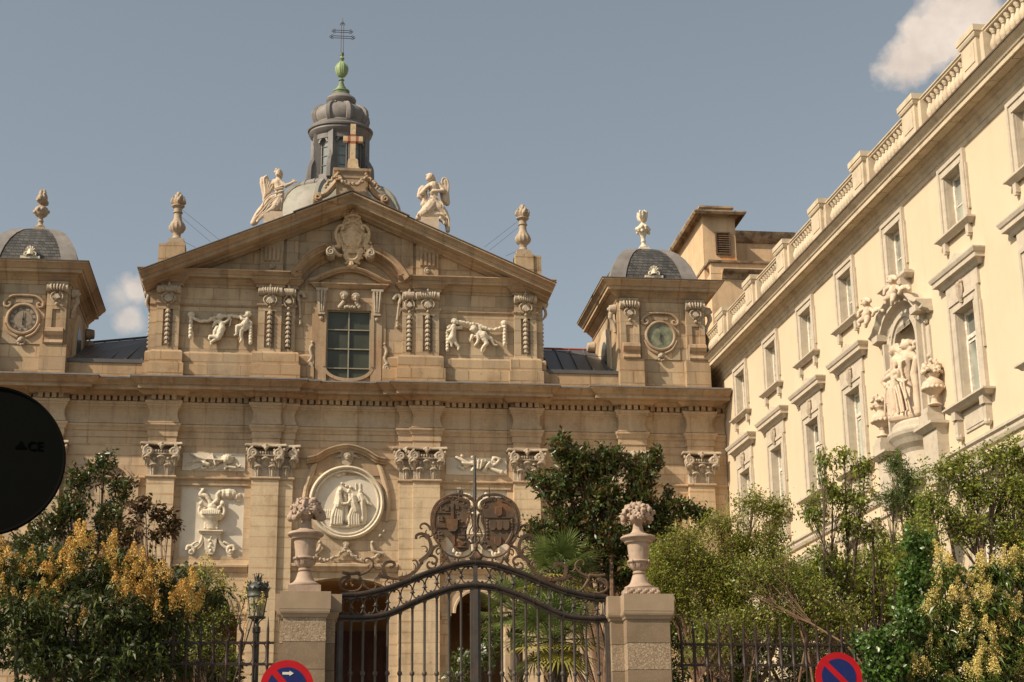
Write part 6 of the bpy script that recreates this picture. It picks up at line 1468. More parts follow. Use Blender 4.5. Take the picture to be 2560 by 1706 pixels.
def garden_vase(T_, x, yb, label):
    base = T_.p(x, yb); k = T_.k; root = thing('flower_urn', base, label, 'urn', 'flower urns beside the niche'); d = MB()
    pr = [(.16, 0), (.15, .03), (.08, .06), (.06, .16), (.09, .19), (.08, .22), (.16, .28), (.235, .36), (.25, .44), (.22, .52), (.14, .57), (.12, .62), (.17, .68), (.19, .70)]
    d.lathe(tuple(base), pr, 24); 
    for q in range(16): d.ball((base.x+.24*math.cos(q*PI/8), base.y+.24*math.sin(q*PI/8), base.z+.37), .045, 6)
    sculpt(d, 'bowl', M['statue'], root, .015, 1); d = MB(); rr = random.Random(int(x))
    for q in range(46):
        a_ = rr.uniform(0, 2*PI); e_ = rr.uniform(0, 1); r_ = .20*math.sqrt(1-e_*e_*.8)+.02; d.ball((base.x+r_*math.cos(a_), base.y+r_*math.sin(a_), base.z+.70+.30*e_), rr.uniform(.035, .065), 6, (1, 1, rr.uniform(.7, 1.3)))
    d.ball((base.x, base.y, base.z+.78), .17, 8); sculpt(d, 'flowers', M['statue'], root, .014, 1)
T3 = TrW(2120, 660, 3.267, .20)
garden_vase(T3, 710, 1158, 'pale stone urn heaped with flowers on the pedestal right of the niche')
garden_vase(T3, 288, 1415, 'pale stone urn heaped with flowers on the pedestal left of the niche')
# ================================================================ REAR ATTIC BLOCK
BY = 64.; T_ = Tr(1340, 480, 3.137, BY); q = lambda x, y: T_.p(x, y)
rear = thing('attic_building', q(1700, 1200), 'ochre rendered attic block with rusty louvred vent rising behind the right turret', 'building')
d = MB(); x0 = q(1315, 500).x; x1 = q(1572, 500).x; xr = q(2150, 400).x
d.box(x0, x1, BY, BY+16, 8, q(1400, 175).z); d.box(x1, xr, BY+2.2, BY+16, 8, q(1700, 290).z+.66); d.box(q(1335, 700).x, xr, BY-.8, BY+16, 8, q(1400, 690).z); d.box(q(1335, 700).x+.0, xr, BY-.81, BY-.6, q(1400, 690).z, q(1400, 600).z)
d.build('ochre_wall', M['back'], rear)
d = MB(); P = [(x0, BY+16), (x0, BY), (x1, BY), (x1, BY+3)]; z1 = q(1400, 245).z; z2 = q(1400, 180).z
d.mould(P, [(0, z1+.3), (.05, z1+.34), (.08, z1+.42), (.30, z1+.46), (.36, z2-.1), (.42, z2), (.42, z2+.05), (0, z2+.1)]); d.box(x0-.05, x1-.1, BY-.05, BY+16, z2, q(1400, 132).z+.0); d.box(x0-.12, x1-.04, BY-.12, BY+16, q(1400, 132).z, q(1400, 132).z+.08)
z1 = q(1700, 350).z; z2 = q(1700, 285).z
d.mould([(x1+.0, BY+2.2), (xr, BY+2.2)], [(0, z1+.5), (.08, z1+.55), (.2, z1+.7), (.28, z2+.5), (.32, z2+.6), (0, z2+.66)])
xl = q(1335, 700).x; z1 = q(1400, 735).z; z2 = q(1400, 672).z
d.mould([(xl+.45, BY-.8), (xr, BY-.8)], [(0, z1), (.06, z1+.04), (.12, z1+.2), (.3, z1+.26), (.36, z2), (0, z2+.05)])
d.mould([(xl-.0, BY+2), (xl-.0, BY-.8), (xr, BY-.8)], [(0, q(1400, 612).z), (.10, q(1400, 606).z), (.12, q(1400, 592).z), (0, q(1400, 588).z)])
d.build('attic_cornice', plain('weathered_brown_cornice', (.44, .32, .205), (.34, .24, .15), 2, dirt=(.13, .085, .055), dsc=2.5, damt=.8, dthr=(.45, .6)), rear)
d = MB(); xa, xb = q(1418, 400).x, q(1512, 400).x; za, zb2 = q(1460, 485).z, q(1460, 330).z
d.box(xa, xb, BY-.01, BY+.0, za, zb2); ve = d.build('vent', M['black'], rear)
d = MB()
for a_, b_, c_, e_ in ((xa-.06, xa, za-.06, zb2+.06), (xb, xb+.06, za-.06, zb2+.06), (xa, xb, za-.06, za), (xa, xb, zb2, zb2+.06)): d.box(a_, b_, BY-.08, BY, c_, e_)
d.build('vent_frame', M['rust'], ve)
d = MB()
for k in range(9): z = za+(zb2-za)*(k+.5)/9; d.add([(xa, BY-.07, z-.06), (xb, BY-.07, z-.06), (xb, BY-.01, z+.05), (xa, BY-.01, z+.05)], [(0, 1, 2, 3)])
d.build('louvre', M['rust'], ve)
d = MB(); d.prism([(xa+.1, za-.12), (xb+.3, za-.15), (xb+.45, za-1.1), (xb+.1, za-1.25), (xa+.5, za-.9)], BY-.012, BY-.004); d.prism([(xa+.2, q(1440, 585).z), (xa+1.1, q(1440, 585).z), (xa+.65, q(1440, 553).z)], BY-.2, BY-.01)
d.build('rust_streak', M['ruststain'], rear)
# cloudless backdrop : a distant line of roofs low on the horizon keeps the ground closed
# ================================================================ GATE PILLARS
GY = 27.
def gate_pillar(s, label):
    f0, f1, c0, c1 = ((-.204, .466, -.27, .539) if s < 0 else (5.345, 6.057, 5.298, 6.129)); b0, b1 = ((-.26, .62) if s < 0 else (5.14, 6.13)); k0, k1 = ((-.345, .722) if s < 0 else (5.09, 6.215))
    root = thing('gate_pillar', ((f0+f1)/2, GY+.5, 0), label, 'pillar', 'gate pillars'); Yb = GY+.3
    zs = [0, .9, 1.6, 2.3, 3.0, 3.7, 4.39, 4.82, 5.215]
    for i, (za, zb3) in enumerate(zip(zs[:-1], zs[1:])):
        d = MB(); e_ = .003*(i % 2); d.box(f0-e_, f1+e_, GY+.035-e_, GY+1, za+.004, zb3-.004); d.box(b0-e_, b1+e_, Yb-e_, GY+.95, za+.004, zb3-.004)
        d.build('pillar_block', M['granite'] if (s < 0 and i == 7) or (s > 0 and i in (6,)) else M['pillar'], root)
    d = MB(); d.box(f0+.02, f1-.02, GY+.055, GY+.95, 0, 5.215); d.build('pillar_core', M['brown'], root)
    P = [(f0, Yb), (f0, GY+.03), (f1, GY+.03), (f1, Yb)]; d = MB()
    pr = [(0, 5.20), (.02, 5.21), (.03, 5.24), (.055, 5.27), (.062, 5.30), (.062, 5.325), (0, 5.328)]
    PP = [(b0, GY+.95), (b0, Yb), (f0, Yb), (f0, GY+.03), (f1, GY+.03), (f1, Yb), (b1, Yb), (b1, GY+.95)]
    d.mould(PP, pr); d.build('pillar_moulding', M['pilcap'], root)
    d = MB(); d.prismz([(k0, GY+1), (k0, Yb-.03), (c0, Yb-.03), (c0, GY-.03), (c1, GY-.03), (c1, Yb-.03), (k1, Yb-.03), (k1, GY+1)], 5.332, 5.612); d.build('pillar_cap', M['pilcap'], root)
gate_pillar(-1, 'brown granite gate pillar left of the iron gate, its top block rough and speckled'); gate_pillar(1, 'brown granite gate pillar right of the iron gate, with smooth upper blocks')
def gate_urn(s, label):
    cx_ = .117 if s < 0 else 5.66; cy_ = GY+.42; z = 5.614; S_ = 1/868*(GY+.42)/GY
    root = thing('pillar_urn', (cx_, cy_, z), label, 'urn', 'urns on the gate pillars')
    d = MB(); d.box(cx_-.262, cx_+.262, cy_-.262, cy_+.262, z, z+.13)
    if s > 0:
        for k in range(14): d.ball((cx_-.26+.04*k, cy_-.25, z+.03+.05*((k*7) % 3)/2), .04, 6)
    d.build('plinth', M['urn'], root, smooth=(s > 0))
    yy = lambda y: (1390-y)*S_+.13
    pr = [(215, 1390), (222, 1375), (215, 1355), (170, 1335), (135, 1300), (115, 1250), (100, 1200), (95, 1185), (62, 1182), (88, 1165), (92, 1150), (85, 1132), (70, 1128), (95, 1115), (125, 1080), (140, 1035), (142, 1015), (165, 1008), (172, 995), (165, 980), (138, 975), (138, 950), (150, 850), (160, 745), (160, 735), (195, 725), (205, 705), (212, 690), (240, 680), (255, 660), (250, 640), (230, 625), (180, 612), (120, 590), (85, 555), (72, 510), (66, 450), (60, 430)]
    d = MB(); d.lathe((cx_, cy_, z), [(r*S_, yy(y)) for r, y in pr], 36, lump=lambda a, zz: 1-(.07 if (yy(935) < zz+0 < yy(750)) and math.cos(a*8+.4) > .55 else 0))
    d.build('vase', M['urn'], root, smooth=True)
    d = MB()
    for q in range(8):
        a_ = q*PI/4; 
        if q % 2: d.ball((cx_+170*S_*math.cos(a_), cy_+170*S_*math.sin(a_), z+yy(1000)), .028, 7)
        for e_ in (-1, 0, 1): d.tube([(cx_+148*S_*math.cos(a_+e_*.13), cy_+148*S_*math.sin(a_+e_*.13), z+yy(1030)), (cx_+126*S_*math.cos(a_+e_*.1), cy_+126*S_*math.sin(a_+e_*.1), z+yy(1085))], [.012, .006], 5)
    d.build('acanthus_band', M['urn'], root, smooth=True)
    d = MB(); rr = random.Random(11+s); zc_ = z+yy(330)
    d.ball((cx_, cy_, zc_-.02), .15, 10, (1, 1, .8))
    for q in range(26):
        ph = rr.uniform(0, 2*PI); th = rr.uniform(.1, 1.9); n_ = Vector((math.sin(th)*math.cos(ph), math.sin(th)*math.sin(ph), math.cos(th)*.85)); c_ = Vector((cx_, cy_, zc_)); t_ = n_.orthogonal().normalized()*.03
        d.tube([c_+n_*.12, c_+n_*.2+t_, c_+n_*rr.uniform(.27, .33)+t_*1.5], [.02, .034, .008], 6, flat=.5); d.tube([(cx_, cy_, z+yy(470)), (cx_, cy_, zc_)], [.07, .12], 10)
    for q in range(44):
        u = (q+.5)/44; th = math.acos(1-1.45*u); ph = q*2.39996; r_ = .25
        n_ = Vector((math.sin(th)*math.cos(ph), math.sin(th)*math.sin(ph), math.cos(th)*.85)); c_ = Vector((cx_, cy_, zc_))+n_*r_*rr.uniform(.85, 1.05); kind = rr.random()
        if kind < .4: d.ball(c_, rr.uniform(.042, .062), 8, (1, 1, rr.uniform(.8, 1.3)))
        elif kind < .7: d.tube([c_-n_*.08, c_, c_+n_*.06], [.03, .05, .012], 7); [d.ball(c_+Vector((rr.uniform(-1, 1), rr.uniform(-1, 1), rr.uniform(-1, 1)))*.04, .028, 6) for _ in range(4)]
        else:
            t_ = n_.orthogonal().normalized(); b2_ = n_.cross(t_)
            for k in range(6): d.ball(c_+(t_*math.cos(k*PI/3)+b2_*math.sin(k*PI/3))*.045, .026, 6)
            d.ball(c_+n_*.02, .02, 6)
    if s < 0: d.ball((cx_+.24, cy_-.05, zc_-.10), .095, 10, (1, .8, .75)); d.ball((cx_-.25, cy_-.08, zc_-.12), .07, 8); d.ball((cx_-.17, cy_-.14, zc_-.13), .065, 8)
    sculpt(d, 'fruit_and_flowers', M['urn'], root, .0095, 1)
gate_urn(-1, 'pinkish stone urn crowned with carved fruit and flowers on the left gate pillar'); gate_urn(1, 'pinkish stone urn crowned with carved fruit and flowers on the right gate pillar')
# ================================================================ IRON GATE
gate = thing('iron_gate', (2.87, GY+.5, 0), 'dark wrought iron double gate with curved scrollwork crest bearing two rusty coats of arms', 'gate')
IY = GY+.5
def ipx(x, y): v = onY(x, y, IY); return v
cxg = 2.865*(IY/GY)
cxg = ipx(1188, 1450).x
def mirror(v): return Vector((2*cxg-v.x, v.y, v.z))
topc = [(852, 1494.5), (896.5, 1491.8), (934.8, 1485), (973, 1475), (1003.6, 1463.9), (1064.8, 1439.4), (1126, 1420), (1158, 1413.6), (1188, 1411.8)]
lowc = [(846, 1547.5), (896, 1549), (942, 1546), (980.7, 1535.8), (1026.6, 1514.7), (1064.8, 1497.5), (1126, 1476.5), (1158, 1470.5), (1188, 1468.8)]
def curve_of(c):
    L = [ipx(*p) for p in c]; L = L + [mirror(v) for v in reversed(L[:-1])]; return smoothpath(L, 5)
top = curve_of(topc); low = curve_of(lowc)
def zat(P, x):
    for a, b_ in zip(P[:-1], P[1:]):
        if a.x <= x <= b_.x: return a.z + (b_.z-a.z)*(x-a.x)/max(1e-6, b_.x-a.x)
    return P[0].z if x < P[0].x else P[-1].z
for nm, P in (('top_rail', top), ('lower_rail', low)):
    d = MB(); d.sweep([(p.x, p.z) for p in P], [(-.05, -.03), (.05, -.03), (.055, -.012), (.04, 0), (.06, .012), (.075, .035), (.075, .055), (.05, .072), (-.05, .072)], IY)
    for k in range(4, len(P)-2, 9): d.ball(P[k]+Vector((0, -.03, .035)), .045, 6, (.35, 1.3, 1.3))
    d.build(nm, M['iron'], gate)
barx = [ipx(1188, 0+1600).x + (k+.5)*.2005*IY/GY*(1 if k >= 0 else 1) for k in range(-11, 11)]
barx = [cxg + sgn*(.235+.2*k) for sgn in (-1, 1) for k in range(11)]; barx.sort()
x0g, x1g = ipx(850, 1600).x, 2*cxg-ipx(850, 1600).x
bar = None
for x in barx:
    if not x0g+.03 < x < x1g-.03: continue
    zt_ = zat(low, x)-.02; d = MB()
    d.lathe((x, IY, 0), [(.021, .1), (.021, 4.33), (.036, 4.345), (.042, 4.37), (.036, 4.395), (.021, 4.41), (.021, zt_-.05), (.03, zt_-.035), (.038, zt_-.01), (.04, zt_)], 8)
    d.build('bar', M['ironbar'], gate, smooth=True)
for x, w_ in ((cxg, .085), (x0g+.0, .05), (x1g-.0, .05)):
    d = MB(); zt_ = zat(low, x); d.box(x-w_, x+w_, IY-.04, IY+.04, 0, zt_); d.box(x-w_*.45, x+w_*.45, IY-.065, IY-.04, 0, zt_-.04); d.build('gate_post', M['ironbar'], gate)
d = MB(); d.box(x0g, x1g, IY-.03, IY+.03, .5, .58); d.box(x0g, x1g, IY-.03, IY+.03, 2.4, 2.48); d.build('cross_rail', M['iron'], gate)
d = MB()      # chain of ovals between the rails
xs_ = [x0g+.02] + [x for x in barx if x0g+.12 < x < x1g-.12] + [x1g-.02]
xs_ = sorted(xs_ + [cxg])
for a, b_ in zip(xs_[:-1], xs_[1:]):
    c = (a+b_)/2; hw = (b_-a)/2-.006; zl = zat(low, c)+.075; zh = zat(top, c)-.03; zm = (zl+zh)/2; rz = (zh-zl)/2
    sl2 = (zat(top, b_)-zat(top, a))/(b_-a)
    n = 20; pts = []
    for k in range(n+1):
        t_ = 2*PI*k/n; ct, st_ = math.cos(t_), math.sin(t_); e_ = .82
        xx = hw*math.copysign(abs(ct)**e_, ct); zz = rz*math.copysign(abs(st_)**e_, st_); pts.append((c+xx, IY, zm+zz+sl2*xx))
    d.tube(pts, .0115, 6); d.ball((c, IY, zh-.02), .026, 6); d.ball((c, IY, zl+.02), .022, 6)
for x in xs_[1:-1]: zm = (zat(low, x)+.075+zat(top, x)-.03)/2; d.lathe((x, IY, zm-.03), [(.02, 0), (.045, .004), (.045, .014), (.026, .02), (.026, .04), (.02, .05)], 10)
d.build('oval_chain', M['ironbar'], gate, smooth=True)
# scrollwork above the rail : traced on the left, mirrored on the right
TA = Tr(840, 1340, 8.71, IY); TB = Tr(1040, 1200, 6.817, IY)
def leafscroll(mb, T_, pts, r0, r1, n=4, d=0, k=6, curl=True):
    P = [T_.p(x, y, d) for x, y in pts]; S = smoothpath(P, k); m = len(S)
    rs = [(r0+(r1-r0)*i/(m-1))*T_.k for i in range(m)]
    mb.tube(S, rs, 7, flat=.7)
    if n:     # grooved leaf ribs on the face
        for j in range(n):
            o_ = (j-(n-1)/2)*.55
            Q = []
            for i in range(m):
                t = (S[min(i+1, m-1)]-S[max(i-1, 0)]).normalized(); nn_ = Vector((-t.z, 0, t.x)); Q.append(S[i]+nn_*rs[i]*o_+Vector((0, -rs[i]*.55, 0)))
            mb.tube(Q, [r*.22 for r in rs], 5)
    return S
def both(name, fn, mat_):
    L = MB(); fn(L); L.build(name, mat_, gate, smooth='full')
    R = MB(); R.v = [(2*cxg-x, y, z) for x, y, z in L.v]; R.f = [tuple(reversed(f)) for f in L.f]; R.build(name, mat_, gate, smooth='full')
def sc_outer(mb):
    leafscroll(mb, TA, [(230, 870), (300, 900), (200, 950), (120, 1020), (90, 1080)], 30, 36, 2); leafscroll(mb, TA, [(140, 800), (300, 830), (480, 820), (520, 880)], 36, 34, 2)
    leafscroll(mb, TA, [(240, 890), (130, 930), (95, 1040), (120, 1130), (220, 1190), (340, 1210), (480, 1180), (560, 1090), (530, 1000), (440, 960)], 34, 16, 2)
    leafscroll(mb, TA, [(440, 960), (360, 970), (330, 1040), (380, 1110), (400, 1080)], 20, 12, 0); leafscroll(mb, TA, [(190, 1050), (220, 1020), (250, 1060), (230, 1090)], 12, 10, 0)
    for x, y in ((370, 1085), (230, 1065)): mb.ball(TA.p(x, y), 32*TA.k, 7)
    leafscroll(mb, TA, [(510, 900), (580, 1010), (640, 1100), (740, 1170), (840, 1150), (880, 1070), (830, 1030)], 36, 14, 2)
    leafscroll(mb, TA, [(500, 850), (620, 810), (730, 740), (800, 650), (800, 560), (720, 490), (640, 500), (620, 560), (650, 600)], 34, 14, 2)
    for x, y, x2, y2 in ((540, 830, 500, 780), (580, 815, 570, 760), (160, 800, 150, 760), (240, 800, 240, 770), (440, 800, 420, 760), (480, 800, 480, 755)): leafscroll(mb, TA, [(x, y), ((x+x2)/2+6, (y+y2)/2), (x2, y2)], 16, 6, 0)
    leafscroll(mb, TA, [(810, 640), (840, 700), (900, 740), (970, 720), (1000, 660), (970, 620)], 20, 12, 0)
    leafscroll(mb, TA, [(720, 740), (700, 660), (760, 630)], 18, 12, 0)
both('outer_scroll', sc_outer, M['rust'])
def sc_mid(mb):
    leafscroll(mb, TA, [(1090, 900), (1040, 780), (1030, 680), (1080, 600), (1170, 570), (1260, 590), (1270, 650), (1200, 690), (1160, 670)], 42, 26, 4)
    leafscroll(mb, TA, [(1500, 950), (1400, 950), (1250, 930), (1130, 910), (1000, 880), (930, 830)], 26, 44, 3)
    for a_ in (850, 880, 910, 940): leafscroll(mb, TA, [(940, 850), (a_, 930), (a_-5, 990)], 18, 10, 0)
    leafscroll(mb, TA, [(1150, 930), (1080, 1000), (1070, 1070), (1130, 1110), (1190, 1070), (1170, 1010), (1130, 1030)], 16, 12, 0); leafscroll(mb, TA, [(1250, 960), (1240, 1020), (1280, 1060), (1320, 1020), (1290, 980)], 18, 12, 0)
    leafscroll(mb, TA, [(1350, 930), (1500, 900), (1620, 850), (1740, 760), (1830, 640), (1900, 520), (2000, 450), (2110, 440), (2190, 500), (2180, 590), (2110, 610), (2080, 560)], 38, 26, 4)
    leafscroll(mb, TA, [(1740, 760), (1780, 660), (1770, 580), (1720, 530), (1660, 550)], 32, 16, 3); leafscroll(mb, TA, [(1720, 730), (1730, 650), (1680, 600)], 18, 8, 0)
    for x in (1440, 1520): leafscroll(mb, TA, [(x-60, 900), (x, 860), (x+10, 790)], 18, 6, 0)
    leafscroll(mb, TA, [(1640, 850), (1640, 800), (1680, 770), (1700, 830)], 18, 18, 0); leafscroll(mb, TA, [(1700, 870), (1760, 880), (1760, 830)], 30, 22, 0)
    leafscroll(mb, TA, [(2050, 560), (1990, 600), (1990, 680), (2060, 740), (2160, 730), (2260, 690)], 22, 18, 0)
    leafscroll(mb, TB, [(60, 1400), (190, 1290), (250, 1180), (240, 1060), (180, 960), (90, 920), (10, 950), (0, 1010)], 36, 22, 4)
    leafscroll(mb, TB, [(190, 1010), (150, 970), (80, 970), (60, 1000)], 20, 10, 0); leafscroll(mb, TB, [(170, 1230), (190, 1180), (150, 1130), (90, 1140)], 18, 8, 0); leafscroll(mb, TB, [(250, 860), (215, 790), (150, 745), (85, 765), (75, 820), (110, 840)], 24, 14, 2)
    leafscroll(mb, TB, [(230, 960), (180, 930), (165, 880), (190, 850)], 20, 8, 2); leafscroll(mb, TB, [(280, 900), (260, 960), (220, 960), (215, 920)], 16, 10, 0)
    leafscroll(mb, TB, [(250, 1290), (280, 1200), (330, 1140), (380, 1120)], 30, 24, 3); leafscroll(mb, TB, [(350, 1440), (300, 1500), (220, 1490), (190, 1430), (230, 1390)], 16, 14, 0)
    leafscroll(mb, TB, [(350, 1510), (430, 1440), (480, 1370)], 18, 18, 0); leafscroll(mb, TB, [(440, 1290), (490, 1330), (460, 1380), (430, 1340)], 36, 22, 3)
    leafscroll(mb, TB, [(430, 1180), (380, 1170), (345, 1220), (370, 1270), (400, 1240)], 18, 12, 0); leafscroll(mb, TB, [(430, 1190), (440, 1260), (470, 1300)], 24, 30, 2)
    leafscroll(mb, TB, [(520, 1300), (560, 1400), (630, 1440), (700, 1410), (715, 1340), (670, 1320), (655, 1360)], 26, 16, 2)
    leafscroll(mb, TA, [(1700, 850), (1850, 660), (2080, 380), (2120, 200)], 6, 6, 0)
both('crest_scroll', sc_mid, M['rust'])
# coats of arms
def ell(cx_, cy_, a, b_, n=40): return [(cx_+a*math.cos(2*PI*k/n), cy_+b_*math.sin(2*PI*k/n)) for k in range(n)]
def arms(left):
    cx_ = 625 if left else 1395
    X_ = lambda x: x if left else 2020-x
    d = MB(); pl = [(X_(x), y) for x, y in ([(620, 300), (760, 320), (860, 400), (900, 520), (880, 640), (850, 760), (830, 880), (850, 1000), (920, 1080), (900, 1180), (800, 1230), (700, 1220), (640, 1160), (620, 1080), (560, 1000), (520, 960), (480, 1010), (430, 1060), (370, 1030), (310, 930), (275, 800), (270, 640), (310, 480), (400, 370), (500, 310)] if left else [(620, 300), (760, 320), (860, 400), (900, 520), (880, 640), (850, 760), (820, 880), (860, 1000), (930, 1100), (850, 1190), (740, 1180), (690, 1230), (600, 1140), (530, 1090), (450, 1080), (370, 1030), (310, 930), (275, 800), (270, 640), (310, 480), (400, 370), (500, 310)])]
    P = [TB.p(*p) for p in pl]; d.prism([(p.x, p.z) for p in P], IY-.02, IY+.03)
    o = d.build('coat_of_arms', M['rust'], gate)
    m_ = MB()
    fr_ = [(X_(x), y) for x, y in ((960, 330), (880, 280), (760, 255), (620, 260), (490, 310), (360, 400), (280, 540), (262, 700), (280, 880), (340, 1030), (420, 1130))]
    leafscroll(m_, TB, fr_, 26, 22, 3, 10); leafscroll(m_, TB, [(X_(x), y) for x, y in ((900, 300), (980, 370), (990, 460), (950, 530), (900, 510))], 30, 14, 3, 14)
    leafscroll(m_, TB, [(X_(x), y) for x, y in ((960, 500), (900, 600), (900, 680), (860, 800), (840, 900), (860, 1010), (930, 1080), (990, 1060), (975, 1010))], 24, 16, 3, 10)
    leafscroll(m_, TB, [(X_(x), y) for x, y in ((940, 600), (960, 700), (960, 780), (920, 860), (900, 940))], 14, 12, 0, 6); leafscroll(m_, TB, [(X_(x), y) for x, y in ((400, 1120), (470, 1220), (560, 1285), (680, 1318), (800, 1320), (920, 1270), (980, 1200))], 17, 17, 0, 0)
    leafscroll(m_, TB, [(X_(x), y) for x, y in ((720, 330), (820, 350), (900, 400), (860, 470), (800, 440))], 40, 24, 3, 8)
    leafscroll(m_, TB, [(X_(x), y) for x, y in ((345, 900), (300, 780), (310, 620), (360, 480), (480, 380), (560, 360))], 22, 30, 3, 14)
    rr = random.Random(17+left)
    for q in range(46):      # acanthus curls crowding the frame
        a_ = rr.uniform(0, 2*PI); ex, ey = 330*math.cos(a_), 440*math.sin(a_); bx, by = cx_+ex, 740+ey
        if by > 1150 or (abs(bx-1015) < 90): continue
        t1 = a_+PI/2+rr.uniform(-.3, .3); r_ = rr.uniform(40, 75); sg2 = rr.choice((-1, 1))
        leafscroll(m_, TB, [(bx, by), (bx+r_*.6*math.cos(t1), by+r_*.6*math.sin(t1)), (bx+r_*math.cos(t1+sg2*.5), by+r_*math.sin(t1+sg2*.5)), (bx+r_*1.1*math.cos(t1+sg2*.9), by+r_*1.1*math.sin(t1+sg2*.9))], rr.uniform(14, 22), 8, 1, 22, k=3)
    m_.build('scroll_frame', M['rust'], o, smooth='full')
    m_ = MB(); B = lambda x0, y0, x1, y1, d0=6, d1=16: m_.box(*sorted((TB.p(x0, y0).x, TB.p(x1, y1).x)), IY-.02-d1*TB.k, IY-.02+.01, *sorted((TB.p(x0, y0).z, TB.p(x1, y1).z)))
    if left:
        B(360, 555, 610, 575); B(345, 800, 530, 822); B(590, 400, 640, 680, 6, 22); B(700, 790, 850, 815); B(520, 675, 712, 700, 6, 26); B(640, 900, 660, 1120, 6, 20)
        v = [TB.p(*p) for p in ((520, 680), (710, 680), (700, 840), (660, 890), (570, 890), (530, 830))]; m_.prism([(p.x, p.z) for p in v], IY-.07, IY-.01)
        for x, y in ((575, 740), (650, 740), (610, 820)): TB.tb(m_, [(x, y-30, 44), (x, y+26, 44)], [6, 12]); TB.tb(m_, [(x-20, y+4, 44), (x, y-10, 46), (x+20, y+4, 44)], 7)
        def castle(x, y, s_): B(x-s_, y-s_, x+s_, y+s_, 0, 20); [B(x+e_*s_*.75-s_*.22, y-s_*1.5, x+e_*s_*.75+s_*.22, y-s_, 0, 20) for e_ in (-1, 0, 1)]; B(x-s_*.3, y-s_*1.9, x+s_*.3, y-s_, 0, 22)
        castle(520, 500, 36); castle(770, 950, 60); B(700, 930, 840, 945, 0, 30); B(690, 1140, 860, 1160, 0, 30)
        def lion(x, y, s_): TB.ch(m_, [(x-30*s_, y, 16*s_, 12), (x+20*s_, y+6*s_, 18*s_, 14)], 7); TB.ch(m_, [(x-34*s_, y-30*s_, 16*s_, 18)], 7); [TB.ch(m_, [(x+e_*s_, y+10*s_, 7*s_, 12), (x+(e_-6)*s_, y+44*s_, 5*s_, 12)], 6) for e_ in (-34, -14, 10, 26)]; TB.tb(m_, [(x+34*s_, y, 12), (x+52*s_, y-20*s_, 12), (x+44*s_, y-44*s_, 12)], 5*s_)
        lion(430, 690, 1.15); lion(770, 720, 1.1); lion(450, 500, .8); lion(700, 580, .7); lion(420, 930, 1.0); castle(700, 480, 26); castle(430, 650, 22)
        TB.ch(m_, [(720, 1040, 26, 10), (800, 1100, 30, 10)])
    else:
        def shield(x, y):
            v = [TB.p(*p) for p in ((x-54, y-70), (x+54, y-70), (x+52, y+50), (x+20, y+88), (x-20, y+88), (x-52, y+50))]; m_.prism([(p.x, p.z) for p in v], IY-.05, IY-.01)
            TB.tb(m_, [(x-54, y-70, 22), (x+54, y-70, 22), (x+52, y+50, 22), (x+20, y+88, 22), (x-20, y+88, 22), (x-52, y+50, 22), (x-54, y-70, 22)], 6)
            for a_, b_ in ((-24, -38), (24, -38), (0, 4), (-22, 42), (22, 42)): m_.ball(TB.p(x+a_, y+b_, 24), 13*TB.k, 7)
        for x, y in ((1405, 535), (1303, 775), (1417, 775), (1530, 775), (1392, 1048)): shield(x, y)
        B(1160, 635, 1640, 655); 
        for k in range(16):
            x = 1240+k*26; TB.tb(m_, [(x, 600+((k*37) % 40)-180*(k > 4), 10), (x-60, 650-180*(k > 4)+((k*37) % 40), 10)], 6); TB.tb(m_, [(x+20, 900, 10), (x-60, 970, 10)], 6); TB.tb(m_, [(x+10, 1080+((k*13) % 20), 8), (x-40, 1120, 8)], 6) if 1240 < x < 1480 else None
        for k in range(6): TB.ch(m_, [(1215, 690+60*k, 20, 10)], 7); TB.ch(m_, [(1635, 690+50*k, 22, 10)], 7)
        leafscroll(m_, TB, [(1640, 900), (1600, 1000), (1540, 1090)], 44, 40, 2, 8)
    m_.build('heraldic_relief', M['rust'], o)
arms(True); arms(False)
d = MB()
for k in range(7):
    a_ = (k-3)*.27; TB.tb(d, [(1015, 1200, 20), (1015+150*math.sin(a_)*.6, 1200+120*math.cos(a_*.5), 26), (1015+150*math.sin(a_), 1200+190*math.cos(a_*.9), 20)], [10, 22, 30], n=7)
TB.ch(d, [(1015, 1180, 26, 24), (1015, 1120, 30, 14)])
for s in (-1, 1): TB.tb(d, smoothpath([(1015+s*10, 1080, 10), (1015+s*60, 1040, 10), (1015+s*55, 980, 10), (1015+s*20, 950, 10)], 4), 14); TB.tb(d, smoothpath([(1015, 900, 10), (1015+s*40, 860, 10), (1015+s*30, 820, 10), (1015+s*20, 700, 10), (1015+s*45, 600, 10), (1015+s*90, 590, 10)], 4), 14)
d.build('shell_boss', M['rust'], gate, smooth='full')
d = MB(); zt_ = ipx(1188, 1138).z; zb_ = zat(top, cxg)
d.lathe((cxg, IY, 0), [(.03, zb_), (.028, zb_+.9), (.032, zt_-.55), (.03, zt_-.5), (.018, zt_-.02), (.004, zt_)], 8); d.box(cxg-.035, cxg+.035, IY-.05, IY+.02, zat(low, cxg), zb_); d.build('centre_spike', M['ironbar'], gate)
for x in (779, 1248): 
    d = MB(); v = TB.p(x, 250); d.lathe(tuple(v), [(.016, -.05), (.016, .02), (.011, .08), (.002, .16)], 6); d.build('small_spike', M['ironbar'], gate)
d = MB(); v = TB.p(755, 208); d.lathe((v.x, v.y+.12, v.z-.055), [(.03, 0), (.06, .012), (.065, .055), (.055, .10), (.02, .11)], 12); d.build('round_fitting', M['iron'], gate, smooth=True)
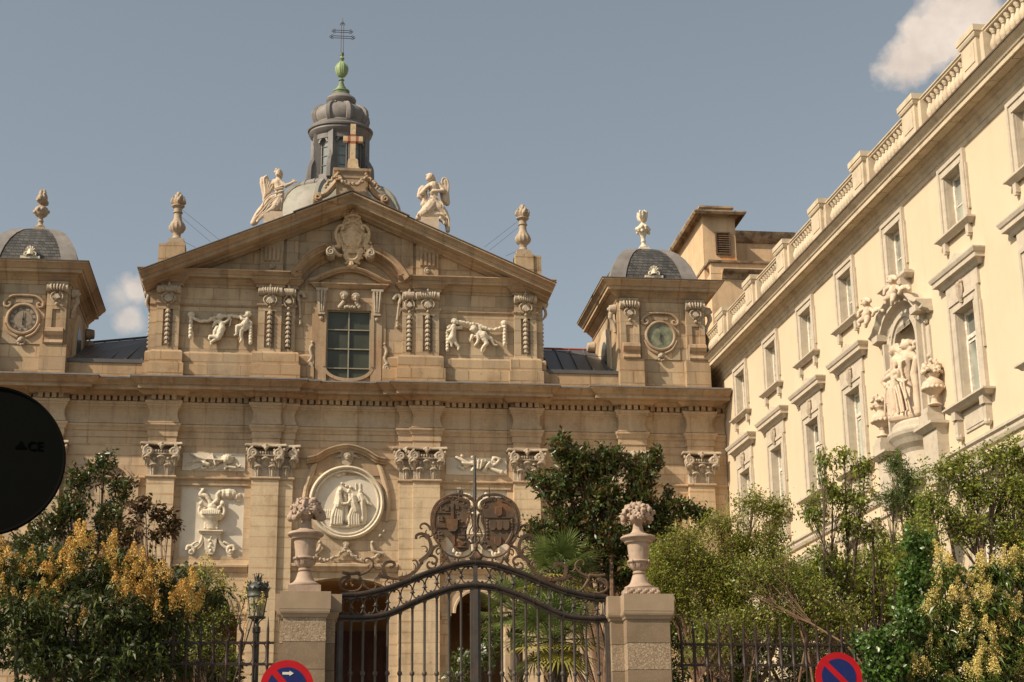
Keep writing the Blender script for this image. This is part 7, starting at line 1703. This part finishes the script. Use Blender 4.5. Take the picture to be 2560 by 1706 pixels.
# bracket clamp holding the gate to the pillars
# ================================================================ RAILINGS
def railing(px0, px1, n, label, waves):
    root = thing('railing', ((px0+px1)/2, GY+.3, 0), label, 'fence', 'garden railings'); y = GY+.3
    d = MB()
    for z, t_ in ((4.83, .018), (4.49, .018), (.75, .02)): d.box(px0, px1, y-.02, y+.02, z-t_, z+t_)
    d.build('rail', M['fence'], root); rr = random.Random(n); dx_ = (px1-px0)/n
    for k in range(n):
        x = px0+dx_*(k+.5); d = MB(); wv = rr.random() < waves; ht = 5.22+rr.uniform(-.03, .03)
        d.lathe((x, y, 0), [(.018, .3), (.018, 4.42), (.032, 4.47), (.032, 4.49), (.026, 4.5), (.026, 4.8), (.034, 4.83), (.034, 4.86)], 7)
        lean = rr.uniform(-.02, .02)
        pts = [(x, y, 4.85), (x+lean*.3+(.03 if wv else 0), y, 4.97), (x+lean*.6+(-.02 if wv else 0), y, 5.08), (x+lean, y, ht)]
        d.tube(smoothpath(pts, 4), [.022]*8+[.018, .014, .01, .006, .003], 6)
        d.build('paling', M['fence'], root, smooth=True)
        d = MB(); c = x+dx_/2; hw = dx_/2-.02
        if k < n-1:
            pts = [(c+hw*math.copysign(abs(math.cos(t))**.6, math.cos(t)), y, 4.66+.155*math.copysign(abs(math.sin(t))**.6, math.sin(t))) for t in [2*PI*q/20 for q in range(21)]]
            d.tube(pts, .009, 5); d.build('oval_loop', M['fence'], root, smooth=True)
    d = MB(); d.box(px0, px1, y-.2, y+.2, 0, .7); d.build('railing_base', M['pillar'], root)
railing(-3.95, -.34, 17, 'brown spiked iron railing left of the gate, partly overgrown by the flowering shrub', .45)
railing(6.2, 12.5, 30, 'brown spiked iron railing right of the gate in front of the leafy garden', .2)
# ================================================================ STREET LAMP
LYp = 29.2; T_ = Tr(590, 1420, 5.482, LYp)
v0 = T_.p(285, 700); lamp = thing('street_lamp', (v0.x, LYp, 0), 'green black ornate street lamp with crowned lantern behind the left railing', 'street lamp'); lx_ = v0.x; k = T_.k
yv = lambda y: T_.p(285, y).z
def LT(prof, name, mt, n=24, parent=lamp, smooth=True, lump=None): d = MB(); d.lathe((lx_, LYp, 0), [(r*k, yv(y)) for r, y in prof], n, lump=lump); return d.build(name, M[mt], parent, smooth=smooth)
d = MB(); d.lathe((lx_, LYp, 0), [(.14, 0), (.14, .3), (.10, .4), (.09, 1.0), (.065, 1.2), (.055, yv(900)), (.07, yv(885)), (.07, yv(815)), (.05, yv(805)), (.035, yv(780)), (.03, yv(700))], 20, lump=lambda a, z: 1+.06*math.cos(a*10)*(1.2 < z < yv(900))); d.build('post', M['lampg'], lamp, smooth=True)
LT([(92, 690), (120, 690), (128, 680), (118, 668), (88, 668)], 'lower_ring', 'lampg')
LT([(100, 668), (138, 400)], 'lantern_glass', 'frost', 8, smooth=False)
LT([(138, 410), (150, 405), (152, 385), (146, 375), (150, 320), (158, 310), (158, 300), (140, 298)], 'collar', 'lampg')
LT([(148, 300), (146, 280), (130, 250), (105, 222), (70, 200), (45, 190), (42, 182)], 'hood', 'lampg', 32)
d = MB()
for q in range(8): a_ = q*PI/4+.39; d.tube([(lx_+100*k*math.cos(a_), LYp+100*k*math.sin(a_), yv(668)), (lx_+140*k*math.cos(a_), LYp+140*k*math.sin(a_), yv(400))], .008, 5)
for q in range(4):
    a_ = q*PI/2+.5; d.tube(smoothpath([(lx_+.03*math.cos(a_), LYp+.03*math.sin(a_), yv(790)), (lx_+.06*math.cos(a_), LYp+.06*math.sin(a_), yv(730)), (lx_+.13*math.cos(a_), LYp+.13*math.sin(a_), yv(690))], 3), .01, 5)
d.build('lantern_frame', M['lampg'], lamp, smooth=True)
def crown(rb, rt, y0, y1, n, name):
    d = MB()
    for q in range(n):
        a_ = 2*PI*q/n; w_ = PI/n*.95; R0, R1 = rb*k, rt*k
        d.add([(lx_+R0*math.cos(a_-w_), LYp+R0*math.sin(a_-w_), yv(y0)), (lx_+R0*math.cos(a_+w_), LYp+R0*math.sin(a_+w_), yv(y0)), (lx_+(R0+R1)/2*math.cos(a_+w_*.8), LYp+(R0+R1)/2*math.sin(a_+w_*.8), yv((y0+y1)/2)), (lx_+R1*math.cos(a_), LYp+R1*math.sin(a_), yv(y1)), (lx_+(R0+R1)/2*math.cos(a_-w_*.8), LYp+(R0+R1)/2*math.sin(a_-w_*.8), yv((y0+y1)/2))], [(0, 1, 2, 3, 4)])
        d.ball((lx_+R1*math.cos(a_), LYp+R1*math.sin(a_), yv(y1)), .011, 5); d.ball((lx_+R0*math.cos(a_+w_), LYp+R0*math.sin(a_+w_), yv(y0)+.02), .012, 5)
    d.build(name, M['lampg'], lamp)
crown(150, 178, 330, 272, 14, 'large_crown'); crown(45, 72, 185, 95, 8, 'small_crown'); crown(20, 34, 170, 80, 5, 'inner_crown')
for q in range(4):
    a_ = q*PI/2+.2; d = MB(); c_ = (lx_+118*k*math.cos(a_), LYp+118*k*math.sin(a_), yv(235)); d.ball(c_, .045, 8, (1, 1, .9))
    for e_ in range(5): d.tube([c_, (c_[0]+.05*math.cos(e_*1.26), c_[1]+.05*math.sin(e_*1.26), c_[2]+.07)], [.015, .006], 5)
    d.build('chimney_cap', M['lampg'], lamp, smooth=True)
# ================================================================ ROAD SIGNS
def disc(mb, c, r, y0, y1, n=64): mb.prism([(c[0]+r*math.cos(2*PI*q/n), c[1]+r*math.sin(2*PI*q/n)) for q in range(n)], y0, y1)
def no_parking(px, py, Y, R, label, arrow):
    v = onY(px, py, Y); c = (v.x, v.z); root = thing('road_sign', (v.x, Y+.05, 0), label, 'road sign', 'no parking signs')
    d = MB(); disc(d, c, R, Y-.004, Y+.012); d.build('red_ring', M['red'], root)
    d = MB(); disc(d, c, R*.735, Y-.008, Y-.0045); d.build('blue_disc', M['blue'], root)
    d = MB(); a_ = math.radians(-45 if not arrow else -48); w_ = R*.115; L = R*.76; ux, uz = math.cos(a_), math.sin(a_)
    d.prism([(c[0]-ux*L-uz*w_, c[1]-uz*L+ux*w_), (c[0]+ux*L-uz*w_, c[1]+uz*L+ux*w_), (c[0]+ux*L+uz*w_, c[1]+uz*L-ux*w_), (c[0]-ux*L+uz*w_, c[1]-uz*L-ux*w_)], Y-.012, Y-.0085); d.build('red_bar', M['red'], root)
    if arrow:
        d = MB(); x0, z0 = onY(706, 1684, Y).x, onY(720, 1684, Y).z; x1 = onY(734.5, 1684, Y).x; h_ = R*.085; xm = x0+(x1-x0)*.62
        d.prism([(x0, z0-h_*.55), (xm, z0-h_*.55), (xm, z0-h_*1.15), (x1, z0), (xm, z0+h_*1.15), (xm, z0+h_*.55), (x0, z0+h_*.55)], Y-.012, Y-.0085); d.build('white_arrow', M['white'], root)
    d = MB(); d.lathe((v.x, Y+.05, 0), [(.03, 0), (.03, v.z+R*.7), (.0, v.z+R*.72)], 14); d.build('post', M['galv'], root, smooth=True)
    d = MB(); d.box(v.x-.05, v.x+.05, Y+.012, Y+.03, v.z-.12, v.z-.08); d.box(v.x-.05, v.x+.05, Y+.012, Y+.03, v.z+.08, v.z+.12); d.build('bracket', M['galv'], root)
no_parking(717.5, 1718, 19.5, .302, 'round red and blue no parking sign with white arrow near the left gate pillar', True)
no_parking(2097, 1692, 20.7, .302, 'round red and blue no parking sign without arrow, in front of the right railing', False)
v = onY(-33, 1150, 6.5); root = thing('sign_back', (v.x, 6.55, 0), 'black back of a large round road sign cut by the left edge of the picture', 'road sign')
Rs = 193*(onY(1, 1150, 6.5)-onY(0, 1150, 6.5)).length
d = MB(); disc(d, (v.x, v.z), Rs, 6.5, 6.52, 96); pl_ = d.build('sign_plate', M['black'], root)
d = MB(); ring(d, (v.x, v.z), [(Rs-.004, -.02), (Rs-.004, .006), (Rs+.004, .008), (Rs+.006, -.02)], 6.5, 96); d.build('rim', M['black'], root, smooth=True)
d = MB(); d.lathe((v.x-.12, 6.57, 0), [(.03, 0), (.03, v.z+.2)], 14); d.build('post', M['galv'], root, smooth=True)
c = onY(88, 1117, 6.5); text_mesh('CE', .050, .0008, M['ce'], 'stamped_mark', pl_, Matrix.Translation((c.x, 6.498, c.z)) @ Matrix.Rotation(PI/2, 4, 'X'))
c = onY(52, 1115, 6.5); d = MB(); d.prism([(c.x-.02, c.z-.012), (c.x+.02, c.z-.012), (c.x+.02, c.z-.006), (c.x+.01, c.z+.004), (c.x, c.z+.02), (c.x-.01, c.z+.004), (c.x-.02, c.z-.006)], 6.4975, 6.4995); d.build('stamped_emblem', M['ce'], pl_)
# ================================================================ VEGETATION
def leaves_mesh(name, C_, N_, L_, Wd, mt, parent, droop=.15, fold=.25):
    """C centres, N direction of each leaf, L length, W width : one kite of two folded faces per leaf"""
    n = len(C_); N_ = N_/np.linalg.norm(N_, axis=1, keepdims=True)
    ref = rng.normal(size=(n, 3)); B = np.cross(N_, ref); B /= np.linalg.norm(B, axis=1, keepdims=True)+1e-9
    U = np.cross(B, N_)
    L_ = L_[:, None]; Wd = Wd[:, None]
    base = C_; mid = C_ + N_*L_*.5 + U*L_*.05; tip = C_ + N_*L_ - np.array([0, 0, 1])*L_*droop
    a = mid + B*Wd*.5 - U*Wd*fold; b = mid - B*Wd*.5 - U*Wd*fold
    V = np.stack([base, a, tip, b, mid], 1).reshape(-1, 3)
    i = np.arange(n)*5
    T4 = np.stack([i, i+1, i+2, i, i+2, i+3], 1).reshape(-1, 3)
    me = D.meshes.new(name); me.vertices.add(len(V)); me.vertices.foreach_set('co', V.ravel().astype(np.float32))
    me.loops.add(T4.size); me.loops.foreach_set('vertex_index', T4.ravel().astype(np.int32))
    me.polygons.add(len(T4)); me.polygons.foreach_set('loop_start', (np.arange(len(T4))*3).astype(np.int32)); me.polygons.foreach_set('loop_total', np.full(len(T4), 3, np.int32))
    me.update(calc_edges=True); me.validate(); me.materials.append(mt); return link(name, me, parent)
DEN = 3.6
def in_ell(n, c, r, shell=.35):
    v = rng.normal(size=(n, 3)); v /= np.linalg.norm(v, axis=1, keepdims=True); q = rng.random(n)**shell
    return np.array(c) + v*q[:, None]*np.array(r)
def tree(name, label, cat, base, clumps, leaf, mt, bark, group=None, twigs=22, per=16, spread=.22, up=.5, wid=.4, lname='crown', tr=.09, wander=.12, flowers=None, bare=.0, drop=.15):
    """clumps: (x,y,z, rx,ry,rz) world ; a limb runs to each clump, twigs fan out in it and carry the leaves"""
    base = Vector(base); root = thing(name, base, label, cat, group)
    cz = sum(c[2] for c in clumps)/len(clumps); cxm = sum(c[0] for c in clumps)/len(clumps); cym = sum(c[1] for c in clumps)/len(clumps)
    fork = Vector((base.x*.5+cxm*.5, base.y*.5+cym*.5, base.z+(min(c[2] for c in clumps)-base.z)*.55))
    tk = MB(); tk.tube(smoothpath([base, base.lerp(fork, .5)+Vector((rng.normal()*.06, 0, 0)), fork], 4), [tr*1.25-(tr*.5)*i/8 for i in range(9)], 8)
    Cs, Ns = [], []; tips = []
    for (x, y, z, rx, ry, rz) in clumps:
        c = Vector((x, y, z)); m1 = fork.lerp(c, .45)+Vector((rng.normal()*wander*2.2, rng.normal()*wander*2, rng.normal()*wander)); low_ = c-Vector((0, 0, rz*.7))
        limb = smoothpath([fork, m1, low_, c], 4); tk.tube(limb, [max(.010, tr*.5*(1-i/14)) for i in range(len(limb))], 6)
        nt_ = max(6, int(DEN*twigs*rx*rz/(.5*.5)))
        E_ = in_ell(nt_, (x, y, z), (rx, ry, rz), .45)
        for e_ in E_:
            st_ = limb[rng.integers(len(limb)//2, len(limb))]; e_ = Vector(e_); mdl = st_.lerp(e_, .55)+Vector((rng.normal()*.05, rng.normal()*.05, rng.normal()*.04+.03))
            tk.tube([st_, mdl, e_], [.008, .005, .003], 4, caps=False)
            dirn = (e_-mdl).normalized(); tips.append((e_, dirn))
            if rng.random() < bare: continue
            k = int(per*(.6+.8*rng.random())); t = rng.random(k)[:, None]
            P = np.array(mdl)*(1-t) + np.array(e_)*t + rng.normal(size=(k, 3))*spread*.25
            nn = np.array(dirn)*.6 + rng.normal(size=(k, 3))*.75 + np.array([0, 0, up]); Cs.append(P); Ns.append(nn)
    C_ = np.concatenate(Cs); N_ = np.concatenate(Ns); n = len(C_)
    tk.build('trunk', bark, root); L_ = leaf*(.6+.7*rng.random(n))
    leaves_mesh(lname, C_, N_, L_, L_*wid*(.8+.4*rng.random(n)), mt, root, drop)
    return root, tips
def T0(px, py, Y, rpx, rpy=None, ry=None):
    v = onY(px, py, Y); k = (onY(px+1, py, Y)-v).length
    return (v.x, v.y, v.z, rpx*k, (ry if ry is not None else rpx*k*.9), (rpy or rpx)*k)
def panicles(root, spots, mt, h=.22, w=.09, n=60, name='blossom', s0=.016):
    """upright cone shaped flower heads"""
    Cs, Ns = [], []
    for p, d in spots:
        hh = h*(.6+.8*rng.random()); d = np.array(d); d = d/np.linalg.norm(d)
        k = int(n*(.6+.8*rng.random())); t = rng.random(k)**.8; r_ = w*(1-t*.85)*np.sqrt(rng.random(k)); a_ = rng.random(k)*2*PI
        side = np.cross(d, [.3, 1, .2]); side /= np.linalg.norm(side); s2 = np.cross(d, side)
        P = np.array(p) + d*hh*t[:, None] + side*(r_*np.cos(a_))[:, None] + s2*(r_*np.sin(a_))[:, None]
        Cs.append(P); Ns.append(rng.normal(size=(k, 3))+np.array([0, 0, .3]))
    C_ = np.concatenate(Cs); N_ = np.concatenate(Ns); m = len(C_); L_ = s0*(1+rng.random(m))
    return leaves_mesh(name, C_, N_, L_, L_*.9, mt, root, 0, .1)
# magnolia on the left, loose bronze tipped branches
tree('magnolia_tree', 'loose magnolia tree with reddish leaf tips in front of the left of the church', 'tree', (onY(245, 1700, 37).x, 37, 0),
     [T0(200, 1190, 37, 42, 45), T0(262, 1160, 37, 38, 32), T0(305, 1225, 37, 40, 48), T0(180, 1275, 37, 60, 48), T0(275, 1300, 37, 52, 45), T0(120, 1320, 37, 60, 40), T0(60, 1360, 37, 70, 40), T0(210, 1360, 37, 70, 40), T0(290, 1370, 37, 50, 36)],
     .135, M['lf_mag'], M['barkr'], 'magnolias in the garden', twigs=20, per=15, wid=.38, tr=.10, up=.7)
tree('magnolia_tree', 'small dark magnolia with bronze leaves before the vase relief', 'tree', (onY(360, 1700, 36).x, 36, 0),
     [T0(365, 1265, 36, 36, 22), T0(402, 1290, 36, 34, 28), T0(340, 1270, 36, 26, 24), T0(420, 1325, 36, 26, 24), T0(390, 1340, 36, 26, 22), T0(330, 1330, 36, 30, 34), T0(440, 1310, 36, 12, 14), T0(300, 1350, 36, 30, 34)],
     .125, M['lf_magr'], M['barkr'], 'magnolias in the garden', twigs=20, per=13, wid=.4, tr=.05, up=.5)
# big centre magnolia
tree('magnolia_tree', 'tall dense glossy magnolia between the iron gate and the church', 'tree', (onY(1500, 1700, 37).x, 37, 0),
     [T0(1405, 1120, 37, 40, 36), T0(1450, 1160, 37, 62, 55), T0(1395, 1210, 37, 66, 46), T0(1350, 1200, 37, 30, 22), T0(1520, 1150, 37, 50, 50), T0(1600, 1180, 37, 50, 46), T0(1640, 1145, 37, 22, 24), T0(1500, 1250, 37, 80, 60), T0(1590, 1260, 37, 60, 50), T0(1420, 1300, 37, 80, 55), T0(1350, 1330, 37, 50, 36), T0(1520, 1350, 37, 80, 60), T0(1630, 1300, 37, 40, 50), T0(1430, 1390, 37, 100, 50), T0(1560, 1430, 37, 80, 50), T0(1700, 1275, 37, 56, 30), T0(1670, 1240, 37, 12, 30), T0(1760, 1290, 37, 30, 20)],
     .135, M['lf_mag'], M['barkr'], 'magnolias in the garden', twigs=26, per=17, wid=.4, tr=.16, up=.5)
# flowering privet left
r_, tips = tree('flowering_privet', 'large dark privet shrub covered in orange yellow blossom at the lower left', 'tree', (onY(150, 1700, 28).x, 28.2, 0),
     [T0(60, 1420, 27.5, 110, 60), T0(200, 1430, 27.5, 110, 56), T0(330, 1420, 27.5, 90, 60), T0(430, 1450, 28, 80, 50), T0(90, 1520, 27, 130, 80), T0(260, 1530, 27, 130, 80), T0(400, 1540, 27.5, 100, 80), T0(120, 1640, 27, 140, 90), T0(300, 1650, 27, 140, 90), T0(420, 1650, 27.5, 70, 80), T0(-60, 1560, 27, 110, 150), T0(520, 1490, 28.5, 40, 36)],
     .135, M['lf_priv'], M['bark'], 'flowering privets', twigs=15, per=13, wid=.36, tr=.12, up=-.25, drop=.35)
sp = []
for i in range(150):      # flower heads crowd the sunlit top of the shrub
    px = rng.uniform(-40, 500); top_ = 1350+30*math.sin(px*.021)+(max(0, px-360)*.85); py = top_+abs(rng.normal())*95
    if py > 1560: continue
    sp.append((onY(px, py+26, 26.9+rng.random()*.9), (rng.normal()*.2, rng.normal()*.2-.1, 1)))
for e_, d_ in tips:
    if e_.y < 27.2 and rng.random() < .012: sp.append((e_, (rng.normal()*.25, -.2, 1)))
panicles(r_, sp, M['fl_or'], .28, .13, 230, s0=.016)
r_, tips = tree('flowering_shrub', 'airy twig shrub with fading yellow blossom beside the street lamp', 'shrub', (onY(540, 1700, 29.6).x, 29.8, 0),
     [T0(500, 1440, 29.6, 50, 40), T0(560, 1470, 29.6, 40, 30), T0(480, 1520, 29.6, 60, 50), T0(560, 1540, 29.6, 50, 40), T0(610, 1500, 29.5, 26, 14), T0(640, 1512, 28.7, 26, 14), T0(500, 1610, 29.6, 70, 60), T0(560, 1640, 29.6, 50, 50)],
     .05, M['lf_mid'], M['bark'], twigs=30, per=13, wid=.5, tr=.04, up=.2, spread=.3)
panicles(r_, [(e, (0, 0, 1)) for e, d in tips if e.z > 5.6 and rng.random() < .2], M['fl_yel'], .2, .08, 60, s0=.018)
# right side garden
def TT(L, Y): return [T0(a, b, Y, c, d) for a, b, c, d in L]
tree('olive_green_tree', 'low spreading tree with fine olive green leaves just right of the gate', 'tree', (onY(1790, 1700, 31).x, 31, 0),
     TT([(1660, 1385, 60, 40), (1720, 1350, 70, 46), (1660, 1450, 70, 46), (1760, 1420, 80, 50), (1800, 1310, 66, 34), (1880, 1260, 60, 30), (1945, 1270, 50, 34), (1850, 1370, 70, 46), (1700, 1500, 80, 40), (1820, 1480, 90, 50), (1930, 1350, 50, 50)], 31),
     .055, M['lf_olive'], M['barkr'], twigs=30, per=28, wid=.5, tr=.09, up=.3, spread=.35)
tree('slender_tree', 'slender upright tree with drooping two tone leaves before the cream wing', 'tree', (onY(2150, 1700, 32).x, 32, 0),
     TT([(2060, 1150, 36, 32), (2110, 1140, 34, 30), (2160, 1170, 36, 34), (2080, 1220, 56, 40), (2150, 1240, 50, 40), (2040, 1280, 46, 40), (2120, 1310, 50, 46), (2060, 1390, 50, 44), (2180, 1330, 44, 44), (2210, 1420, 40, 50), (2020, 1440, 40, 50), (2110, 1450, 50, 50)], 32),
     .088, M['lf_mid'], M['bark'], twigs=20, per=13, wid=.45, tr=.065, up=-.2, drop=.4)
tree('bare_twig_tree', 'half bare twiggy tree behind the railing, branches showing against the cream wall', 'tree', (onY(1990, 1700, 30.5).x, 30.5, 0),
     TT([(1880, 1440, 80, 60), (1960, 1420, 60, 60), (2030, 1480, 70, 60), (1900, 1540, 90, 50), (2010, 1560, 90, 50), (2100, 1540, 70, 60), (1800, 1560, 90, 50), (1760, 1620, 90, 50)], 30.5),
     .065, M['lf_mid'], M['barkr'], twigs=22, per=16, wid=.5, tr=.06, up=.2, spread=.35, bare=.1, wander=.3)
tree('broad_tree', 'broad fine leaved tree rising against the wing at the right edge', 'tree', (onY(2440, 1700, 30).x, 30, 0),
     TT([(2480, 1140, 50, 36), (2540, 1130, 60, 46), (2400, 1160, 50, 30), (2440, 1220, 70, 46), (2530, 1230, 70, 60), (2350, 1180, 60, 30), (2330, 1260, 60, 46), (2420, 1310, 80, 50), (2530, 1330, 80, 60), (2300, 1340, 60, 50), (2270, 1420, 60, 50), (2620, 1250, 90, 110)], 30),
     .078, M['lf_mid'], M['bark'], twigs=26, per=20, wid=.45, tr=.10, up=.3, spread=.3)
tree('dark_conifer_shrub', 'dark narrow leaved shrub in front of the niche corbel', 'shrub', (onY(2260, 1700, 33).x, 33, 0),
     TT([(2240, 1160, 34, 40), (2270, 1200, 44, 40), (2230, 1240, 50, 40), (2290, 1260, 46, 44)], 33), .10, M['lf_privr'], M['bark'], twigs=30, per=20, wid=.18, tr=.05, up=.8)
tree('ivy_bush', 'bright ivy bush spilling over the railing left of the yellow privet', 'shrub', (onY(2240, 1700, 27.6).x, 27.9, 0),
     TT([(2190, 1600, 56, 30), (2240, 1640, 60, 46), (2200, 1680, 60, 40), (2270, 1560, 50, 40)], 27.2) + TT([(2290, 1440, 50, 60), (2300, 1360, 50, 40), (2280, 1510, 60, 50)], 28.6),
     .085, M['lf_ivy'], M['bark'], twigs=26, per=20, wid=.85, tr=.05, up=.3)
r_, tips = tree('flowering_privet', 'bright privet shrub heavy with cream yellow blossom at the lower right', 'tree', (onY(2450, 1700, 26.6).x, 27.6, 0),
     TT([(2370, 1440, 50, 40), (2480, 1440, 80, 44), (2560, 1420, 60, 50), (2350, 1520, 70, 50), (2470, 1530, 90, 60), (2350, 1610, 80, 60), (2470, 1630, 100, 60), (2320, 1690, 80, 50), (2440, 1710, 120, 60), (2580, 1600, 90, 130)], 27.4),
     .13, M['lf_privr'], M['bark'], 'flowering privets', twigs=22, per=16, wid=.26, tr=.10, up=-.2, drop=.45)
panicles(r_, [(e, (rng.normal()*.4, rng.normal()*.3-.2, 1)) for e, d in tips if e.y < 27.5 and rng.random() < .34], M['fl_yel'], .34, .15, 260, s0=.016)
tree('garden_tree', 'dense green tree mass filling the garden right of the gate below the wing', 'tree', (onY(2000, 1700, 35).x, 35, 0),
     TT([(1640, 1420, 80, 60), (1740, 1420, 80, 60), (1830, 1430, 80, 60), (1930, 1440, 80, 60), (2030, 1450, 80, 60), (2130, 1440, 80, 70), (2230, 1400, 80, 80), (2330, 1330, 90, 90), (2440, 1330, 90, 90), (2550, 1300, 90, 100), (1700, 1540, 90, 60), (1830, 1560, 90, 60), (1960, 1560, 90, 60), (2090, 1550, 90, 60), (2210, 1500, 90, 60)], 35),
     .085, M['lf_mid'], M['bark'], twigs=24, per=24, wid=.5, tr=.12, up=.2, spread=.3)
tree('garden_hedge', 'dark mass of foliage low behind the right railing', 'shrub', (onY(1900, 1700, 33.5).x, 33.5, 0),
     TT([(1600, 1560, 90, 60), (1720, 1600, 100, 60), (1860, 1620, 100, 60), (2000, 1640, 100, 60), (2120, 1620, 90, 60), (1650, 1680, 100, 60), (1850, 1700, 120, 60), (2050, 1710, 120, 60)], 33.5), .08, M['lf_priv'], M['bark'], twigs=22, per=18, wid=.5, tr=.06)
tree('garden_hedge', 'dark mass of foliage low behind the left railing', 'shrub', (onY(480, 1700, 33.5).x, 33.5, 0),
     TT([(100, 1420, 140, 70), (300, 1440, 120, 60), (420, 1500, 90, 60), (480, 1600, 90, 70), (330, 1620, 150, 90), (100, 1600, 150, 90), (560, 1680, 60, 60)], 33.5), .10, M['lf_priv'], M['bark'], twigs=20, per=17, wid=.5, tr=.06)
# fan palm
def palm(px, py, Y, label, R, n, lean_y=None):
    c = onY(px, py, Y); root = thing('fan_palm', (c.x, Y, 0), label, 'palm', 'fan palms behind the gate')
    tk = MB(); tk.tube([(c.x, Y, 0), (c.x, Y, c.z)], [.16, .13], 10); rr = random.Random(int(px))
    for k in range(60): a_ = rr.uniform(0, 2*PI); z = c.z*rr.uniform(.3, 1.0); tk.tube([(c.x+.14*math.cos(a_), Y+.14*math.sin(a_), z), (c.x+.2*math.cos(a_), Y+.2*math.sin(a_), z+.12)], [.03, .015], 4)
    tk.build('trunk', M['bark'], root); G_ = MB(); Yl = MB(); st_ = MB()
    for i in range(n):
        a_ = i*2.39996+.4; el_ = 1.25-2.0*(i/n)+rr.uniform(-.12, .12); d = Vector((math.cos(a_)*math.cos(el_), math.sin(a_)*math.cos(el_), math.sin(el_)))
        s0 = c; s1 = c+d*R*.5+Vector((0, 0, .03)); st_.tube([s0, s1], [.018, .012], 5)
        side = d.cross(Vector((0, 0, 1))); side = side.normalized() if side.length > .1 else Vector((1, 0, 0)); upv = side.cross(d).normalized()
        tgt = Yl if (i > n*.72 and rr.random() < .75) else G_; m_ = 26
        tilt = rr.uniform(-.3, .3)
        for j in range(m_):
            b_ = (j/(m_-1)-.5)*2*2.2; q = (d*math.cos(b_)+side*math.sin(b_)).normalized(); q = (q+upv*.12*math.cos(b_*2)+side*tilt*.1).normalized()
            L = R*.62*(1-.25*abs(b_)/2.2)*rr.uniform(.9, 1.05); w_ = .020; nrm = q.cross(upv).normalized()*w_
            p1 = s1+q*L*.55; p2 = s1+q*L-Vector((0, 0, L*L*.22))
            tgt.add([s1+nrm*.3, s1-nrm*.3, p1-nrm+upv*.008, p1+nrm+upv*.008, p2], [(0, 1, 2, 3), (3, 2, 4)])
    st_.build('petiole', M['lf_palm'], root); G_.build('green_fronds', M['lf_palm'], root); 
    if Yl.v: Yl.build('yellow_fronds', M['lf_palmy'], root)
palm(1395, 1440, 33, 'tall fan palm with pale green fronds fanning above the gate rail', 1.05, 26)
palm(1385, 1600, 31.5, 'lower fan palm with yellowing drooping fronds seen through the gate bars', 1.15, 30)
palm(1290, 1530, 34.5, 'fan palm with dense green fronds close behind the gate centre post', 1.0, 24)
r_, tips = tree('oleander', 'small white flowering oleander seen through the gate bars', 'shrub', (onY(1190, 1700, 32).x, 32, 0),
     TT([(1170, 1650, 40, 30), (1210, 1640, 36, 40), (1150, 1690, 50, 30), (1230, 1600, 24, 40)], 32), .10, M['lf_privr'], M['bark'], twigs=24, per=13, wid=.2, tr=.03, up=.6)
panicles(r_, [(e, (0, -.3, 1)) for e, d in tips if rng.random() < .12], M['fl_white'], .06, .05, 26, name='white_flowers', s0=.03)
